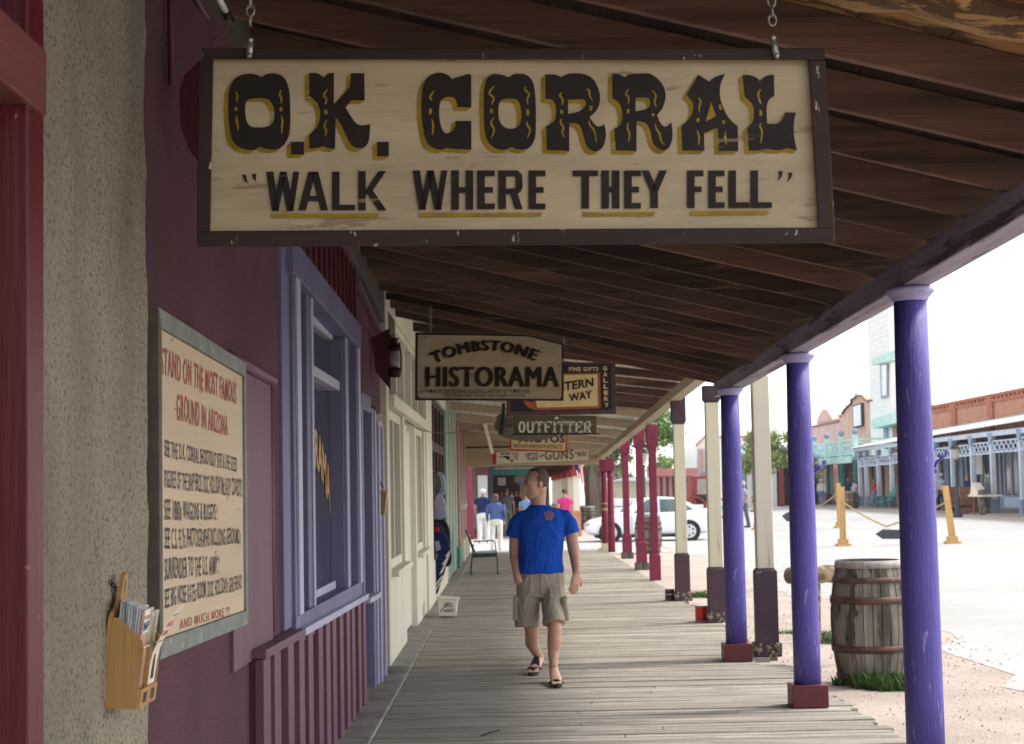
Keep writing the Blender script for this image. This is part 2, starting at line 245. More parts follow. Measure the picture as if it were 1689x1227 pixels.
class MB:
    def __init__(s): s.v = []; s.f = []
    def add(s, vs, fs):
        o = len(s.v); s.v += [Vector(v) for v in vs]; s.f += [tuple(i + o for i in f) for f in fs]; return s
    def box(s, x0, x1, y0, y1, z0, z1):
        return s.hexa([(x0, y0, z0), (x1, y0, z0), (x1, y1, z0), (x0, y1, z0), (x0, y0, z1), (x1, y0, z1), (x1, y1, z1), (x0, y1, z1)])
    def hexa(s, p):
        return s.add(p, [(0, 3, 2, 1), (4, 5, 6, 7), (0, 1, 5, 4), (1, 2, 6, 5), (2, 3, 7, 6), (3, 0, 4, 7)])
    def cbox(s, c, d, rot=None):
        q = [Vector((sx * d[0] / 2, sy * d[1] / 2, sz * d[2] / 2)) for sz in (-1, 1) for sx, sy in ((-1, -1), (1, -1), (1, 1), (-1, 1))]
        if rot is not None: q = [rot @ a for a in q]
        return s.hexa([Vector(c) + a for a in q])
    def bar(s, a, b, w, h, up=(0, 0, 1)):
        a, b = Vector(a), Vector(b); d = (b - a).normalized(); sd = d.cross(Vector(up)).normalized(); u = sd.cross(d)
        q = []
        for p in (a, b):
            q += [p - sd * w / 2 - u * h / 2, p + sd * w / 2 - u * h / 2, p + sd * w / 2 + u * h / 2, p - sd * w / 2 + u * h / 2]
        return s.add(q, [(0, 1, 2, 3), (7, 6, 5, 4), (0, 4, 5, 1), (1, 5, 6, 2), (2, 6, 7, 3), (3, 7, 4, 0)])
    def prism(s, pts, ax, a0, a1):
        """extrude outline; ax 'x': pts are (y,z); 'y': (x,z); 'z': (x,y)"""
        def mk(p, a): return (a, p[0], p[1]) if ax == 'x' else (p[0], a, p[1]) if ax == 'y' else (p[0], p[1], a)
        vs, fs = fill_geo([pts]) if len(pts) > 4 else ([Vector((p[0], p[1], 0)) for p in pts], [tuple(range(len(pts)))])
        s.add([mk(v, a0) for v in vs], fs); s.add([mk(v, a1) for v in vs], [tuple(reversed(f)) for f in fs])
        n = len(pts)
        s.add([mk(p, a0) for p in pts] + [mk(p, a1) for p in pts], [(i, (i + 1) % n, n + (i + 1) % n, n + i) for i in range(n)])
        return s
    def tube(s, path, r, seg=10, cap=True, flat=None):
        path = [Vector(p) for p in path]; n = len(path)
        rs = r if isinstance(r, (list, tuple)) else [r] * n
        t0 = (path[1] - path[0]).normalized()
        ref = Vector(flat) if flat else (Vector((0, 1, 0)) if abs(t0.y) < 0.9 else Vector((1, 0, 0)))
        vs = []
        for i, p in enumerate(path):
            t = ((path[min(i + 1, n - 1)] - p).normalized() + (p - path[max(i - 1, 0)]).normalized())
            t = t.normalized() if t.length > 1e-6 else t0
            a = (ref - t * ref.dot(t)).normalized(); b = t.cross(a)
            ra, rb = rs[i] if isinstance(rs[i], (tuple, list)) else (rs[i], rs[i])
            for k in range(seg):
                g = 2 * math.pi * k / seg; vs.append(p + a * (math.cos(g) * ra) + b * (math.sin(g) * rb))
        fs = [(i * seg + k, i * seg + (k + 1) % seg, (i + 1) * seg + (k + 1) % seg, (i + 1) * seg + k) for i in range(n - 1) for k in range(seg)]
        if cap: fs += [tuple(reversed(range(seg))), tuple((n - 1) * seg + k for k in range(seg))]
        return s.add(vs, fs)
    def rings(s, rg, seg=20):
        """stack of horizontal ellipses (cx, cy, cz, rx, ry)"""
        vs = []
        for cx, cy, cz, rx, ry in rg:
            for k in range(seg):
                g = 2 * math.pi * k / seg; c_, s_ = math.cos(g), math.sin(g)
                vs.append((cx + rx * math.copysign(abs(c_) ** 0.85, c_), cy + ry * math.copysign(abs(s_) ** 0.85, s_), cz))
        n = len(rg)
        fs = [(i * seg + k, i * seg + (k + 1) % seg, (i + 1) * seg + (k + 1) % seg, (i + 1) * seg + k) for i in range(n - 1) for k in range(seg)]
        fs += [tuple(reversed(range(seg))), tuple((n - 1) * seg + k for k in range(seg))]
        return s.add(vs, fs)
    def lathe(s, c, prof, seg=24, cap=True):
        c = Vector(c); vs = [c + Vector((r * math.cos(2 * math.pi * k / seg), r * math.sin(2 * math.pi * k / seg), z)) for r, z in prof for k in range(seg)]
        n = len(prof)
        fs = [(i * seg + k, i * seg + (k + 1) % seg, (i + 1) * seg + (k + 1) % seg, (i + 1) * seg + k) for i in range(n - 1) for k in range(seg)]
        if cap: fs += [tuple(reversed(range(seg))), tuple((n - 1) * seg + k for k in range(seg))]
        return s.add(vs, fs)
    def ball(s, c, r, seg=14, m=None):
        c = Vector(c); r = (r, r, r) if not isinstance(r, (tuple, list)) else r; vs = []
        rows = seg // 2 + 1
        for i in range(rows + 1):
            th = math.pi * i / rows
            for k in range(seg):
                g = 2 * math.pi * k / seg
                q = Vector((r[0] * math.sin(th) * math.cos(g), r[1] * math.sin(th) * math.sin(g), -r[2] * math.cos(th)))
                vs.append(c + (m @ q if m is not None else q))
        fs = [(i * seg + k, i * seg + (k + 1) % seg, (i + 1) * seg + (k + 1) % seg, (i + 1) * seg + k) for i in range(rows) for k in range(seg)]
        return s.add(vs, fs)
    def torus(s, c, R1, r1, a, b, seg=16, s2=6, k=1.0):
        """ring around c in the plane of unit vectors a,b (k stretches b)"""
        c, a, b = Vector(c), Vector(a), Vector(b); n = a.cross(b); vs = []
        for i in range(seg):
            g = 2 * math.pi * i / seg; d = a * math.cos(g) + b * math.sin(g); p = c + a * math.cos(g) * R1 + b * math.sin(g) * R1 * k
            for j in range(s2):
                h = 2 * math.pi * j / s2; vs.append(p + d * math.cos(h) * r1 + n * math.sin(h) * r1)
        return s.add(vs, [(i * s2 + j, ((i + 1) % seg) * s2 + j, ((i + 1) % seg) * s2 + (j + 1) % s2, i * s2 + (j + 1) % s2) for i in range(seg) for j in range(s2)])
    def text(s, t, fn, bold=0.0, space=1.0):
        uv, fs = text_geo(t, bold, space); return s.add([fn(u, v) for u, v in uv], fs)
    def fill(s, loops, fn):
        vs, fs = fill_geo(loops); return s.add([fn(v.x, v.y) for v in vs], fs)
    def stroke(s, pts, w, fn):
        """painted flat stroke through 2-D points, w a number or a list"""
        n = len(pts); ws = w if isinstance(w, list) else [w * (0.35 if i in (0, n - 1) and n > 2 else 1) for i in range(n)]
        L = []; Rr = []
        for i, p in enumerate(pts):
            a, b = pts[max(i - 1, 0)], pts[min(i + 1, n - 1)]; dx, dy = b[0] - a[0], b[1] - a[1]; q = math.hypot(dx, dy) or 1
            L.append(fn(p[0] - dy / q * ws[i] / 2, p[1] + dx / q * ws[i] / 2)); Rr.append(fn(p[0] + dy / q * ws[i] / 2, p[1] - dx / q * ws[i] / 2))
        return s.add(L + Rr, [(i, i + 1, n + i + 1, n + i) for i in range(n - 1)])
    def build(s, name, m, parent=None, smooth=False, bevel=0.0, remesh=0.0, loc=None, smoothit=0, keep=None):
        vs = s.v; fs = s.f
        if parent is not None:
            o = Vector((0, 0, 0)); p = parent
            while p: o = o + p.location; p = p.parent
        else:
            o = Vector(loc) if loc is not None else Vector((sum(v.x for v in vs) / len(vs), sum(v.y for v in vs) / len(vs), min(v.z for v in vs)))
        me = bpy.data.meshes.new(name); me.from_pydata([v - o for v in vs], [], fs); me.update()
        ob = bpy.data.objects.new(name, me); COL.objects.link(ob); ob.location = o if parent is None else (0, 0, 0)
        if remesh:
            rm = ob.modifiers.new('r', 'REMESH'); rm.mode = 'VOXEL'; rm.voxel_size = remesh
            if smoothit:
                sm = ob.modifiers.new('s', 'SMOOTH'); sm.iterations = smoothit; sm.factor = 0.5
            bpy.context.view_layer.update()
            m2 = bpy.data.meshes.new_from_object(ob.evaluated_get(bpy.context.evaluated_depsgraph_get()))
            ob.modifiers.clear(); ob.data = m2; bpy.data.meshes.remove(me); me = m2; me.name = name; smooth = True
        if parent is not None: ob.parent = parent
        me.materials.clear(); me.materials.append(M[m] if isinstance(m, str) else m)
        if smooth:
            me.polygons.foreach_set('use_smooth', [True] * len(me.polygons))
        if bevel:
            b = ob.modifiers.new('b', 'BEVEL'); b.width = bevel; b.segments = 2; b.limit_method = 'ANGLE'; b.angle_limit = R(40)
        return ob

def build_each(mb, name, m, parent, **kw):
    """one object per loose piece"""
    n = len(mb.v); par = list(range(n))
    def find(a):
        while par[a] != a: par[a] = par[par[a]]; a = par[a]
        return a
    for f in mb.f:
        for b in f[1:]: par[find(b)] = find(f[0])
    groups = {}
    for f in mb.f: groups.setdefault(find(f[0]), []).append(f)
    res = []
    for fs in groups.values():
        ids = sorted({i for f in fs for i in f}); mp = {a: k for k, a in enumerate(ids)}
        q = MB(); q.v = [mb.v[i] for i in ids]; q.f = [tuple(mp[i] for i in f) for f in fs]
        res.append(q.build(name, m, parent, **kw))
    return res
def tag(o, label=None, cat=None, group=None, kind=None):
    if label: o['label'] = label
    if cat: o['category'] = cat
    if group: o['group'] = group
    if kind: o['kind'] = kind
    return o
def thing(name, label, cat, loc, group=None):
    o = bpy.data.objects.new(name, None); COL.objects.link(o); o.location = loc; o.empty_display_size = 0.2
    return tag(o, label, cat, group)
def dup(root, loc=None, label=None, rz=None, sc_=None):
    r = root.copy(); COL.objects.link(r)
    if loc is not None: r.location = loc
    if rz is not None: r.rotation_euler = (0, 0, rz)
    if sc_ is not None: r.scale = (sc_, sc_, sc_) if not isinstance(sc_, tuple) else sc_
    if label: r['label'] = label
    for ch in list(root.children):
        c = ch.copy(); COL.objects.link(c); c.parent = r
        for g in list(ch.children):
            d = g.copy(); COL.objects.link(d); d.parent = c
    return r
def plane_fn(o, ux, uy):
    o, ux, uy = Vector(o), Vector(ux), Vector(uy)
    return lambda u, v: o + ux * u + uy * v
def box_obj(name, m, parent, x0, x1, y0, y1, z0, z1, bevel=0.0):
    return MB().box(x0, x1, y0, y1, z0, z1).build(name, m, parent, bevel=bevel)
# ---------------------------------------------------------------- ground
def gz(x, y=0):
    return -0.20 + 0.30 * min(1, max(0, (x - 6) / 15.0)) 
def sheet(name, m, xs, ys, dz, edge=None):
    vs = []; n = len(xs)
    for j, y in enumerate(ys):
        for i, x in enumerate(xs):
            xx = x + (edge(y) if edge and i == 0 else 0); vs.append((xx, y, gz(xx, y) + dz))
    fs = [(j * n + i, j * n + i + 1, (j + 1) * n + i + 1, (j + 1) * n + i) for j in range(len(ys) - 1) for i in range(n - 1)]
    o = MB().add(vs, fs).build(name, m, smooth=True, loc=(0, 0, 0)); return tag(o, kind='structure')
sheet('ground', 'dirt', [-900, -60, 0, 4, 6, 8, 10, 13, 16, 19, 21, 26, 60, 1200], [-60, 0, 20, 60, 150, 400, 1800], 0)
rnd = random.Random(3)
ys = [-40 + 0.9 * i for i in range(95)] + [46 + 4 * i for i in range(60)]
off = {y: rnd.uniform(-0.25, 0.25) + 0.35 * math.sin(y * 0.35) for y in ys}
sheet('street', 'asphalt', [4.7, 6, 8, 10, 13, 16, 18.6], ys, 0.004, lambda y: off[y])
sheet('cross_street', 'asphalt', [-60, -10, 0, 4.4], [46.5, 50, 55, 60.5], 0.008)
# ---------------------------------------------------------------- boardwalk
XL, XR = -0.92, 2.42
mb = MB(); rnd = random.Random(11)
y = 1.5
while y < 44.6:
    w = rnd.choice([0.104, 0.108, 0.112]); far = y > 27
    dz = rnd.uniform(-0.005, 0.003); tilt = rnd.uniform(-0.003, 0.003); sk = rnd.uniform(-0.004, 0.004)
    xr = XR + (0 if far else rnd.uniform(-0.05, 0.05))
    if 15.2 < y < 15.75: xr = 2.2
    joints = [XL, rnd.uniform(0.3, 1.6), xr] if rnd.random() < 0.25 else [XL, xr]
    for a, b in zip(joints[:-1], joints[1:]):
        q = 0.004 if a > XL else 0
        mb.hexa([(a + q, y, -0.045), (b, y + sk, -0.045), (b, y + w + sk, -0.045), (a + q, y + w, -0.045),
                 (a + q, y, dz), (b, y + sk, dz + tilt), (b, y + w + sk, dz + tilt), (a + q, y + w, dz)])
    y += w + rnd.uniform(0.009, 0.014)
tag(mb.build('boardwalk', 'plank', loc=(0, 0, 0), bevel=0.005), kind='structure')
tag(MB().box(XL, XR - 0.16, 1.5, 44.6, -0.19, -0.052).build('under_plank_shade', 'underplank', loc=(0, 0, 0)), kind='structure')  # solid block, its dark colour painted as shade below the plank gaps
mb = MB().hexa([(-1.6, 1, -0.19), (XL - 0.004, 1, -0.19), (XL - 0.004, 44.6, -0.19), (-1.6, 44.6, -0.19), (-1.6, 1, 0.012), (XL - 0.004, 1, 0.012), (XL - 0.004, 44.6, 0.012), (-1.6, 44.6, 0.012)])
tag(mb.build('curb', 'curb', loc=(0, 0, 0), bevel=0.012), kind='structure')
# ---------------------------------------------------------------- near stucco building
XP = -1.12          # face of the tan stucco pier
XW = -1.18          # plum stucco wall face
def XD(px, x, py=800): return W(px, py, x=x).y
d0, d1 = XD(49, XP), XD(247, XP)
b = thing('stucco_building', 'rough tan stucco corner pier with a dark red timber door frame at the left edge', 'building', (-1.4, 3, 0))
wall = MB()
nz, ny = 90, 30
# rough pier face as a displaced grid
vs = []; rnd = random.Random(5)
from mathutils import noise as mn
for j in range(nz + 1):
    for i in range(ny + 1):
        y = d0 + (d1 - d0) * i / ny; z = -0.1 + 4.0 * j / nz
        n_ = mn.noise(Vector((0, y * 5, z * 4))) * 0.010 + mn.noise(Vector((3, y * 16, z * 14))) * 0.005
        vs.append((XP + n_ - (0.02 if i == ny else 0), y + (mn.noise(Vector((7, 0, z * 13))) * 0.012 if i == ny else 0), z))
fs = [(j * (ny + 1) + i, j * (ny + 1) + i + 1, (j + 1) * (ny + 1) + i + 1, (j + 1) * (ny + 1) + i) for j in range(nz) for i in range(ny)]
wall.add(vs, fs); wall.box(-6, XP - 0.03, d0, d1 - 0.005, -0.1, 3.9); wall.box(-6, XP - 0.03, -4, 2.2, -0.1, 3.9); wall.box(-6, XP - 0.03, 2.2, d0, 2.9, 3.9)
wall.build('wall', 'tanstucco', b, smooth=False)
fr = MB(); fr.box(-1.5, XP + 0.035, d0 - 0.135, d0 - 0.004, 0, 2.78); fr.build('door_frame', 'oxblood', b, bevel=0.006)
MB().box(-1.5, XP - 0.03, d0 - 0.19, d0 - 0.137, 0, 2.6).build('door_stop', 'tanstripe', b, bevel=0.004)
MB().box(-1.5, XP - 0.06, 2.2, d0 - 0.192, 0.5, 2.5).build('door_glass', 'glass', b)
MB().box(-1.5, XP + 0.042, 2.2, d0 - 0.002, 2.50, 2.66).build('lintel', 'oxpink', b, bevel=0.008)
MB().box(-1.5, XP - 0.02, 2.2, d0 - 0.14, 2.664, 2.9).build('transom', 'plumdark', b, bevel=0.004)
# ---------------------------------------------------------------- plum building
pb = thing('plum_building', 'plum stucco shopfront with periwinkle bay window, battened base and narrow door', 'building', (-1.5, 10, 0))
D1 = 15.62
wl = MB()
ya, yb_ = 8.95, 13.02     # window bay
wl.box(-6, XW, d1 - 0.004, ya, -0.1, 3.95); wl.box(-6, XW, yb_, 13.06, -0.1, 3.9); wl.box(-6, XW, 15.0, D1, -0.1, 3.9); wl.box(-6, XW, 13.06, 15.0, 2.35, 3.9)
wl.box(-6, XW, ya, yb_, 2.92, 3.92); wl.box(-6, XW, ya, yb_, -0.1, 0.9)
wl.build('wall', 'plumstucco', pb)
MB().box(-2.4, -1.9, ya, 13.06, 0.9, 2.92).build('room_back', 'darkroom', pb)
# plain painted panel between notice board and window, with its half-round moulding
pa, pc = XD(409, XW + 0.02), XD(449, XW + 0.02)
zt = W(448, 632, x=XW + .02).z
MB().box(XW - 0.01, XW + 0.018, pa - 0.4, pc, 0.86, zt).build('panel', 'plumpaint', pb, bevel=0.004)
build_each(MB().tube([(XW + 0.022, pa - 0.5, zt + 0.03), (XW + 0.022, pc + 0.03, zt + 0.015)], 0.03, 10).tube([(XW + 0.015, pc + 0.01, 0.93), (XW + 0.015, pc + 0.01, zt)], 0.014, 8), 'moulding', 'plumpaint', pb, smooth=True)
# battened base
s0, s1 = 7.66, 13.1
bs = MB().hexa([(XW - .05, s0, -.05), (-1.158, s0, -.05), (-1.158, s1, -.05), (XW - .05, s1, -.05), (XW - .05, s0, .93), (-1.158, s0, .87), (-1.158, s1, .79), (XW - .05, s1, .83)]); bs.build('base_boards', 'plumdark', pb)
bt = MB(); y = s0; rnd = random.Random(2)
while y < s1 - 0.05:
    bt.box(-1.157, -1.118 + rnd.uniform(-.004, .004), y, y + 0.215, -0.05 + rnd.uniform(0, .03), 0.868 - .0157 * (y + .2 - s0)); y += 0.44 + rnd.uniform(-.04, .04)
bt.build('battens', 'plumpaint', pb, bevel=0.004)
def sill(y0, y1, m, x1=-1.098, z0=.915, nm='sill'):
    za, zb = z0, z0 - 0.0157 * (y1 - y0)
    return MB().hexa([(XW - .06, y0, za - .045), (x1, y0, za - .05), (x1, y1, zb - .05), (XW - .06, y1, zb - .045), (XW - .06, y0, za), (x1, y0, za - .008), (x1, y1, zb - .008), (XW - .06, y1, zb)]).build(nm, m, pb, bevel=0.005)
sill(s0 - .03, 9.1, 'plumpaint'); sill(9.102, 13.12, 'perilight', z0=.893); sill(13.2, 14.3, 'perilight', -1.09, .79, 'door_sill')
# window joinery
wn = MB(); XT = -1.14
wn.box(XW - .03, XT - .02, 8.72, 9.02, .9, 2.96)
wn.build('side_casing', 'peri', pb, bevel=.004)
build_each(MB().box(XW - .05, XT, 9.022, 9.26, .95, 2.77).box(XW - .05, XT, 12.75, 12.98, .9, 2.70), 'window_casing', 'peri', pb, bevel=.004)
build_each(MB().box(XT + .001, XT + .014, 9.10, 9.262, .955, 2.77).box(XT + .001, XT + .012, 12.82, 12.982, .92, 2.70).box(XT - .06, XT - .028, 9.264, 9.29, .95, 2.74), 'casing_edge', 'perilight', pb, bevel=.002)
MB().hexa([(XW - .1, 8.9, 2.765), (XT + .02, 8.9, 2.765), (XT + .02, 13.0, 2.69), (XW - .1, 13.0, 2.69), (XW - .1, 8.9, 2.955), (XT + .02, 8.9, 2.955), (XT + .02, 13.0, 2.875), (XW - .1, 13.0, 2.875)]).build('head_board', 'peri', pb, bevel=.005)
build_each(MB().box(XT - .10, XT - .062, 9.264, 9.74, .95, 2.75).box(XT - .10, XT - .062, 12.32, 12.748, .92, 2.71), 'side_panel', 'peri', pb, bevel=.003)
ml = MB().box(XT - .13, XT - .015, 9.742, 10.0, .93, 2.75).box(XT - .13, XT - .015, 12.02, 12.318, .92, 2.71); build_each(ml, 'mullion', 'peri', pb, bevel=.004)
build_each(MB().box(XT - .014, XT - .004, 9.93, 10.0, .94, 2.75).box(XT - .014, XT - .004, 12.03, 12.09, .93, 2.70), 'mullion_edge', 'perilight', pb, bevel=.002)
XG = XT - .125
MB().hexa([(XW - .08, 9.0, .80), (XT + .004, 9.0, .80), (XT + .004, 13.0, .78), (XW - .08, 13.0, .78), (XW - .08, 9.0, .952), (XT + .004, 9.0, .952), (XT + .004, 13.0, .925), (XW - .08, 13.0, .925)]).build('bottom_rail', 'peri', pb, bevel=.003)
MB().box(XG - .012, XG, 10.0, 12.02, .93, 2.75).build('pane', 'glass', pb)
MB().box(XG + .001, XT - .05, 10.0, 12.02, 2.32, 2.385).build('transom_bar', 'perilight', pb, bevel=.004)
build_each(MB().box(XG + .001, XG + .03, 10.0, 12.02, .93, .985).box(XG + .001, XG + .03, 10.0, 12.02, 2.68, 2.74), 'pane_frame', 'perilight', pb, bevel=.003)
MB().box(XG + .001, XT - .03, 11.98, 12.018, .985, 2.68).build('reveal', 'peri', pb)
def wf(u, v):      # gold arch of lettering on the glass
    yy = 10.06 + 1.9 * u; base = 1.50 + .30 * math.sin(math.pi * min(1, max(0, u))) - (.06 * u); return Vector((XG + .004, yy, base + v * (.20 + .10 * u)))
MB().text('HISTORAMA', wf, .025, 1.05).build('window_lettering', 'gold', pb)
# battens above the window and stepped trim
up = MB(); y = 9.0
while y < 13.0:
    up.box(XW, XW + .03, y, y + .07, 2.96 - .018 * (y - 8.9), 3.42 - .02 * (y - 9)); y += .30
build_each(up, 'upper_batten', 'oxblood', pb, bevel=.004)
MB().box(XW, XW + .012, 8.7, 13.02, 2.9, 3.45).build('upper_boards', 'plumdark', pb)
build_each(MB().bar((XW + .03, 9.0, 3.43), (XW + .03, 12.9, 3.33), .05, .035).bar((XW + .03, 12.95, 3.22), (XW + .03, 15.55, 3.02), .05, .03), 'top_trim', 'plumpaint', pb, bevel=.004)
# door
MB().box(XW - .05, XT + .01, 13.06, 13.20, -.02, 2.36).box(XW - .05, XT + .01, 14.02, 14.30, -.02, 2.30).box(XW - .05, XT + .005, 13.202, 14.018, 2.25, 2.38).build('door_frame', 'peri', pb, bevel=.005)
MB().box(XW - .10, XW - .06, 13.2, 14.02, .03, 1.2).build('door', 'rust', pb)
MB().box(XW - .10, XW - .065, 13.2, 14.02, 1.202, 2.24).build('door_glass', 'glassgrey', pb)
MB().box(XW - .03, XT + .03, 14.302, 14.9, -.0, 2.16).build('corner_board', 'peri', pb, bevel=.006)
build_each(MB().box(XT + .031, XT + .045, 14.33, 14.40, 0, 2.16).box(XT + .031, XT + .045, 14.8, 14.88, 0, 2.2).box(XW - .03, XT + .045, 14.302, 14.902, 2.162, 2.20).box(XT + .011, XT + .024, 14.22, 14.30, 0, 2.28), 'corner_edge', 'perilight', pb, bevel=.003)
# ---------------------------------------------------------------- lettering board on the plum wall
XB = XW + .075
A = W(262, 505, x=XB); Bq = W(409, 600, x=XB); Cq = W(410, 1030, x=XB); Dq = W(265, 1089, x=XB)
ya, yb2 = A.y, Cq.y
nb = thing('notice_board', 'large buff board of faded red and black hand lettering in a grey green frame', 'sign', (XW, (ya + yb2) / 2, Dq.z))
def bz(u, v):      # u along the street, v up, between the frame's outer corners
    lo = Dq.z + (Cq.z - Dq.z) * u; hi = A.z + (Bq.z - A.z) * u; return lo + (hi - lo) * v
def bp(u, v, x): return Vector((x, ya + (yb2 - ya) * u, bz(u, v)))
tt = .055; uu = .026
def fbar(u0, v0, u1, v1, u2, v2, u3, v3, nm, m, xa=XW, xb=XB):
    MB().hexa([bp(u0, v0, xa), bp(u1, v1, xa), bp(u2, v2, xa), bp(u3, v3, xa), bp(u0, v0, xb), bp(u1, v1, xb), bp(u2, v2, xb), bp(u3, v3, xb)]).build(nm, m, nb, bevel=.004)
fbar(0, 0, 1, 0, 1 - uu, tt, uu, tt, 'frame', 'greyframe'); fbar(uu, 1 - tt, 1 - uu, 1 - tt, 1, 1, 0, 1, 'frame', 'greyframe')
fbar(1 - uu, tt, 1, 0, 1, 1, 1 - uu, 1 - tt, 'frame', 'greyframe'); fbar(0, 0, uu, tt, uu, 1 - tt, 0, 1, 'frame', 'frameside')
fbar(uu, tt, 1 - uu, tt, 1 - uu, 1 - tt, uu, 1 - tt, 'board', 'boardcream', XW + .01, XW + .064)
XS = XW + .066
def line(px0, px1, ytl, ybl, ytr, ybr):
    """text band: left edge (px0: top ytl, bottom ybl), right edge (px1: top ytr, bottom ybr) in photo pixels"""
    a, b_, c, d = W(px0, ybl, x=XS), W(px1, ybr, x=XS), W(px1, ytr, x=XS), W(px0, ytl, x=XS)
    ph = rnd.uniform(0, 6)
    def fn(u, v):
        v = v + .03 * math.sin(u * 23 + ph) + .012 * math.sin(u * 61 + ph); u = u + .0008 * math.sin(v * 5 + u * 90 + ph); return a * (1 - u) * (1 - v) + b_ * u * (1 - v) + c * u * v + d * (1 - u) * v
    return fn
red, ink = MB(), MB()
red.text('STAND ON THE MOST FAMOUS', line(266, 390, 571, 617, 632, 668), .014, 1.15)
red.text('GROUND IN ARIZONA', line(292, 376, 647, 693, 687, 720), .014, 1.15)
red.text('AND MUCH MORE !!!', line(297, 379, 1022, 1038, 1000, 1014), .006, 1.2)
for s_, q in [('SEE THE O.K. CORRAL SHOOTOUT SITE & LIFE SIZED', (272, 391, 725, 753, 754, 778)), ('FIGURES OF THE EARP BROS. DOC HOLLIDAY McLAURY COWBOYS', (272, 399, 775, 805, 790, 820)),
              ('SEE 1880s WAGONS & BUGGYS !', (272, 359, 823, 858, 832, 858)), ('SEE C.S. FLYs PHOTOGRAPHS INCLUDING GERONIMOs', (272, 397, 871, 907, 871, 897)),
              ('SURRENDER TO THE U.S. ARMY !', (272, 362, 920, 957, 916, 947)), ('SEE BIG NOSE KATEs ROOM, DOC HOLLIDAYs GIRLFRIEND', (272, 399, 970, 1008, 948, 976))]:
    ink.text(s_, line(*q), .010, 1.12)
red.build('red_lettering', 'boardred', nb); ink.build('black_lettering', 'boardink', nb)
# ---------------------------------------------------------------- porch of the plum building
RS = .215                      # rise of the rafters towards the wall
def rz(x, y): return 2.775 + RS * (2.1 - x) - .013 * (y - 7)
pr = thing('porch_roof', 'dark brown timber porch roof of closely set rafters on a lilac edge beam', 'porch roof', (0.5, 10, 2.7))
zc = [W(1497, 474, y=8.8).z, W(1315, 580, y=12.38).z, W(1203, 639, y=15.65).z]
kb = (zc[2] - zc[0]) / (15.65 - 8.8)
def zb(y): return zc[0] + kb * (y - 8.8)          # underside of the edge beam
def rafter_obj(parent, y, x0, x1, zf, m, w=.045, h=.15):
    za, zq = zf(x0, y), zf(x1, y)
    return MB().hexa([(x0, y, za), (x1, y, zq), (x1, y + w, zq), (x0, y + w, za), (x0, y, za + h), (x1, y, zq + h), (x1, y + w, zq + h), (x0, y + w, za + h)]).build('rafter', m, parent, bevel=.004)
def rz(x, y): return zb(y) + .135 + (.250 - .002 * (max(y, 5) - 7)) * (2.12 - x)
rnd = random.Random(4)
ry = [5.68 + .625 * k for k in range(18)]
for y in ry: rafter_obj(pr, y + rnd.uniform(-.015, .015), XW, 2.2, rz, 'roofwood')
for y in (1.8, 2.6): rafter_obj(pr, y, XW, 2.2, rz, 'roofwood')  # unseen rafters beneath the near roof stretch added for shade
# rough timber over the near end, sunlight painted into its colour
vs = []; mbk = MB()
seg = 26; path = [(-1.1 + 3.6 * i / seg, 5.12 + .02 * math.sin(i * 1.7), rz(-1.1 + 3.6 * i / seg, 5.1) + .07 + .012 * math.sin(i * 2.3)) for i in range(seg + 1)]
mbk.tube(path, [(.085 + .014 * rnd.uniform(-1, 1), .075 + .014 * rnd.uniform(-1, 1)) for _ in path], 12); mbk.build('end_log', 'sunlitwood', pr)
# roof boards over the rafters, running along the street
dk = MB(); x = XW
while x < 2.3:
    w = .19
    for (ya_, yb3) in (((1.4, 3.0), (5.72, 17.2)) if x > .5 else ((1.4, 17.2),)):  # unseen near stretch of boards added to shade pier and sign
        dk.hexa([(x, ya_, rz(x, ya_) + .152), (x + w, ya_, rz(x + w, ya_) + .152), (x + w, yb3, rz(x + w, yb3) + .152), (x, yb3, rz(x, yb3) + .152),
                 (x, ya_, rz(x, ya_) + .18), (x + w, ya_, rz(x + w, ya_) + .18), (x + w, yb3, rz(x + w, yb3) + .18), (x, yb3, rz(x, yb3) + .18)])
    x += w + .004
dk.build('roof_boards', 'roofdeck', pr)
MB().hexa([(x_, y_, rz(x_, y_) + d_) for d_ in (.186, .20) for x_, y_ in ((XW, 5.72), (2.3, 5.72), (2.3, 17.2), (XW, 17.2))]).build('roofing', 'roofdeck', pr)  # unseen sheet added to stop light leaking between the boards
MB().hexa([(x_, y_, rz(x_, y_) + d_) for d_ in (.186, .20) for x_, y_ in ((XW, 1.4), (.5, 1.4), (.5, 5.72), (XW, 5.72))]).build('roofing', 'roofdeck', pr)  # unseen sheet over the added near stretch, also blocking light leaks
gd = MB(); x = .3
while x < 2.5:
    gd.hexa([(x, 4.3, rz(x, 4.3) + .15), (x + .3, 4.3, rz(x + .3, 4.3) + .15), (x + .3, 5.71, rz(x + .3, 5.71) + .152), (x, 5.71, rz(x, 5.71) + .152),
             (x, 4.3, rz(x, 4.3) + .25), (x + .3, 4.3, rz(x + .3, 4.3) + .25), (x + .3, 5.71, rz(x + .3, 5.66) + .23), (x, 5.71, rz(x, 5.66) + .23)]); x += .305
gd.build('end_boards', 'sunlitwood', pr)
MB().hexa([(2.05, 1.4, zb(1.4)), (2.2, 1.4, zb(1.4)), (2.2, 16.9, zb(16.9)), (2.05, 16.9, zb(16.9)), (2.05, 1.4, zb(1.4) + .134), (2.2, 1.4, zb(1.4) + .134), (2.2, 16.9, zb(16.9) + .134), (2.05, 16.9, zb(16.9) + .134)]).build('edge_beam', 'beamblue', pr, bevel=.008)
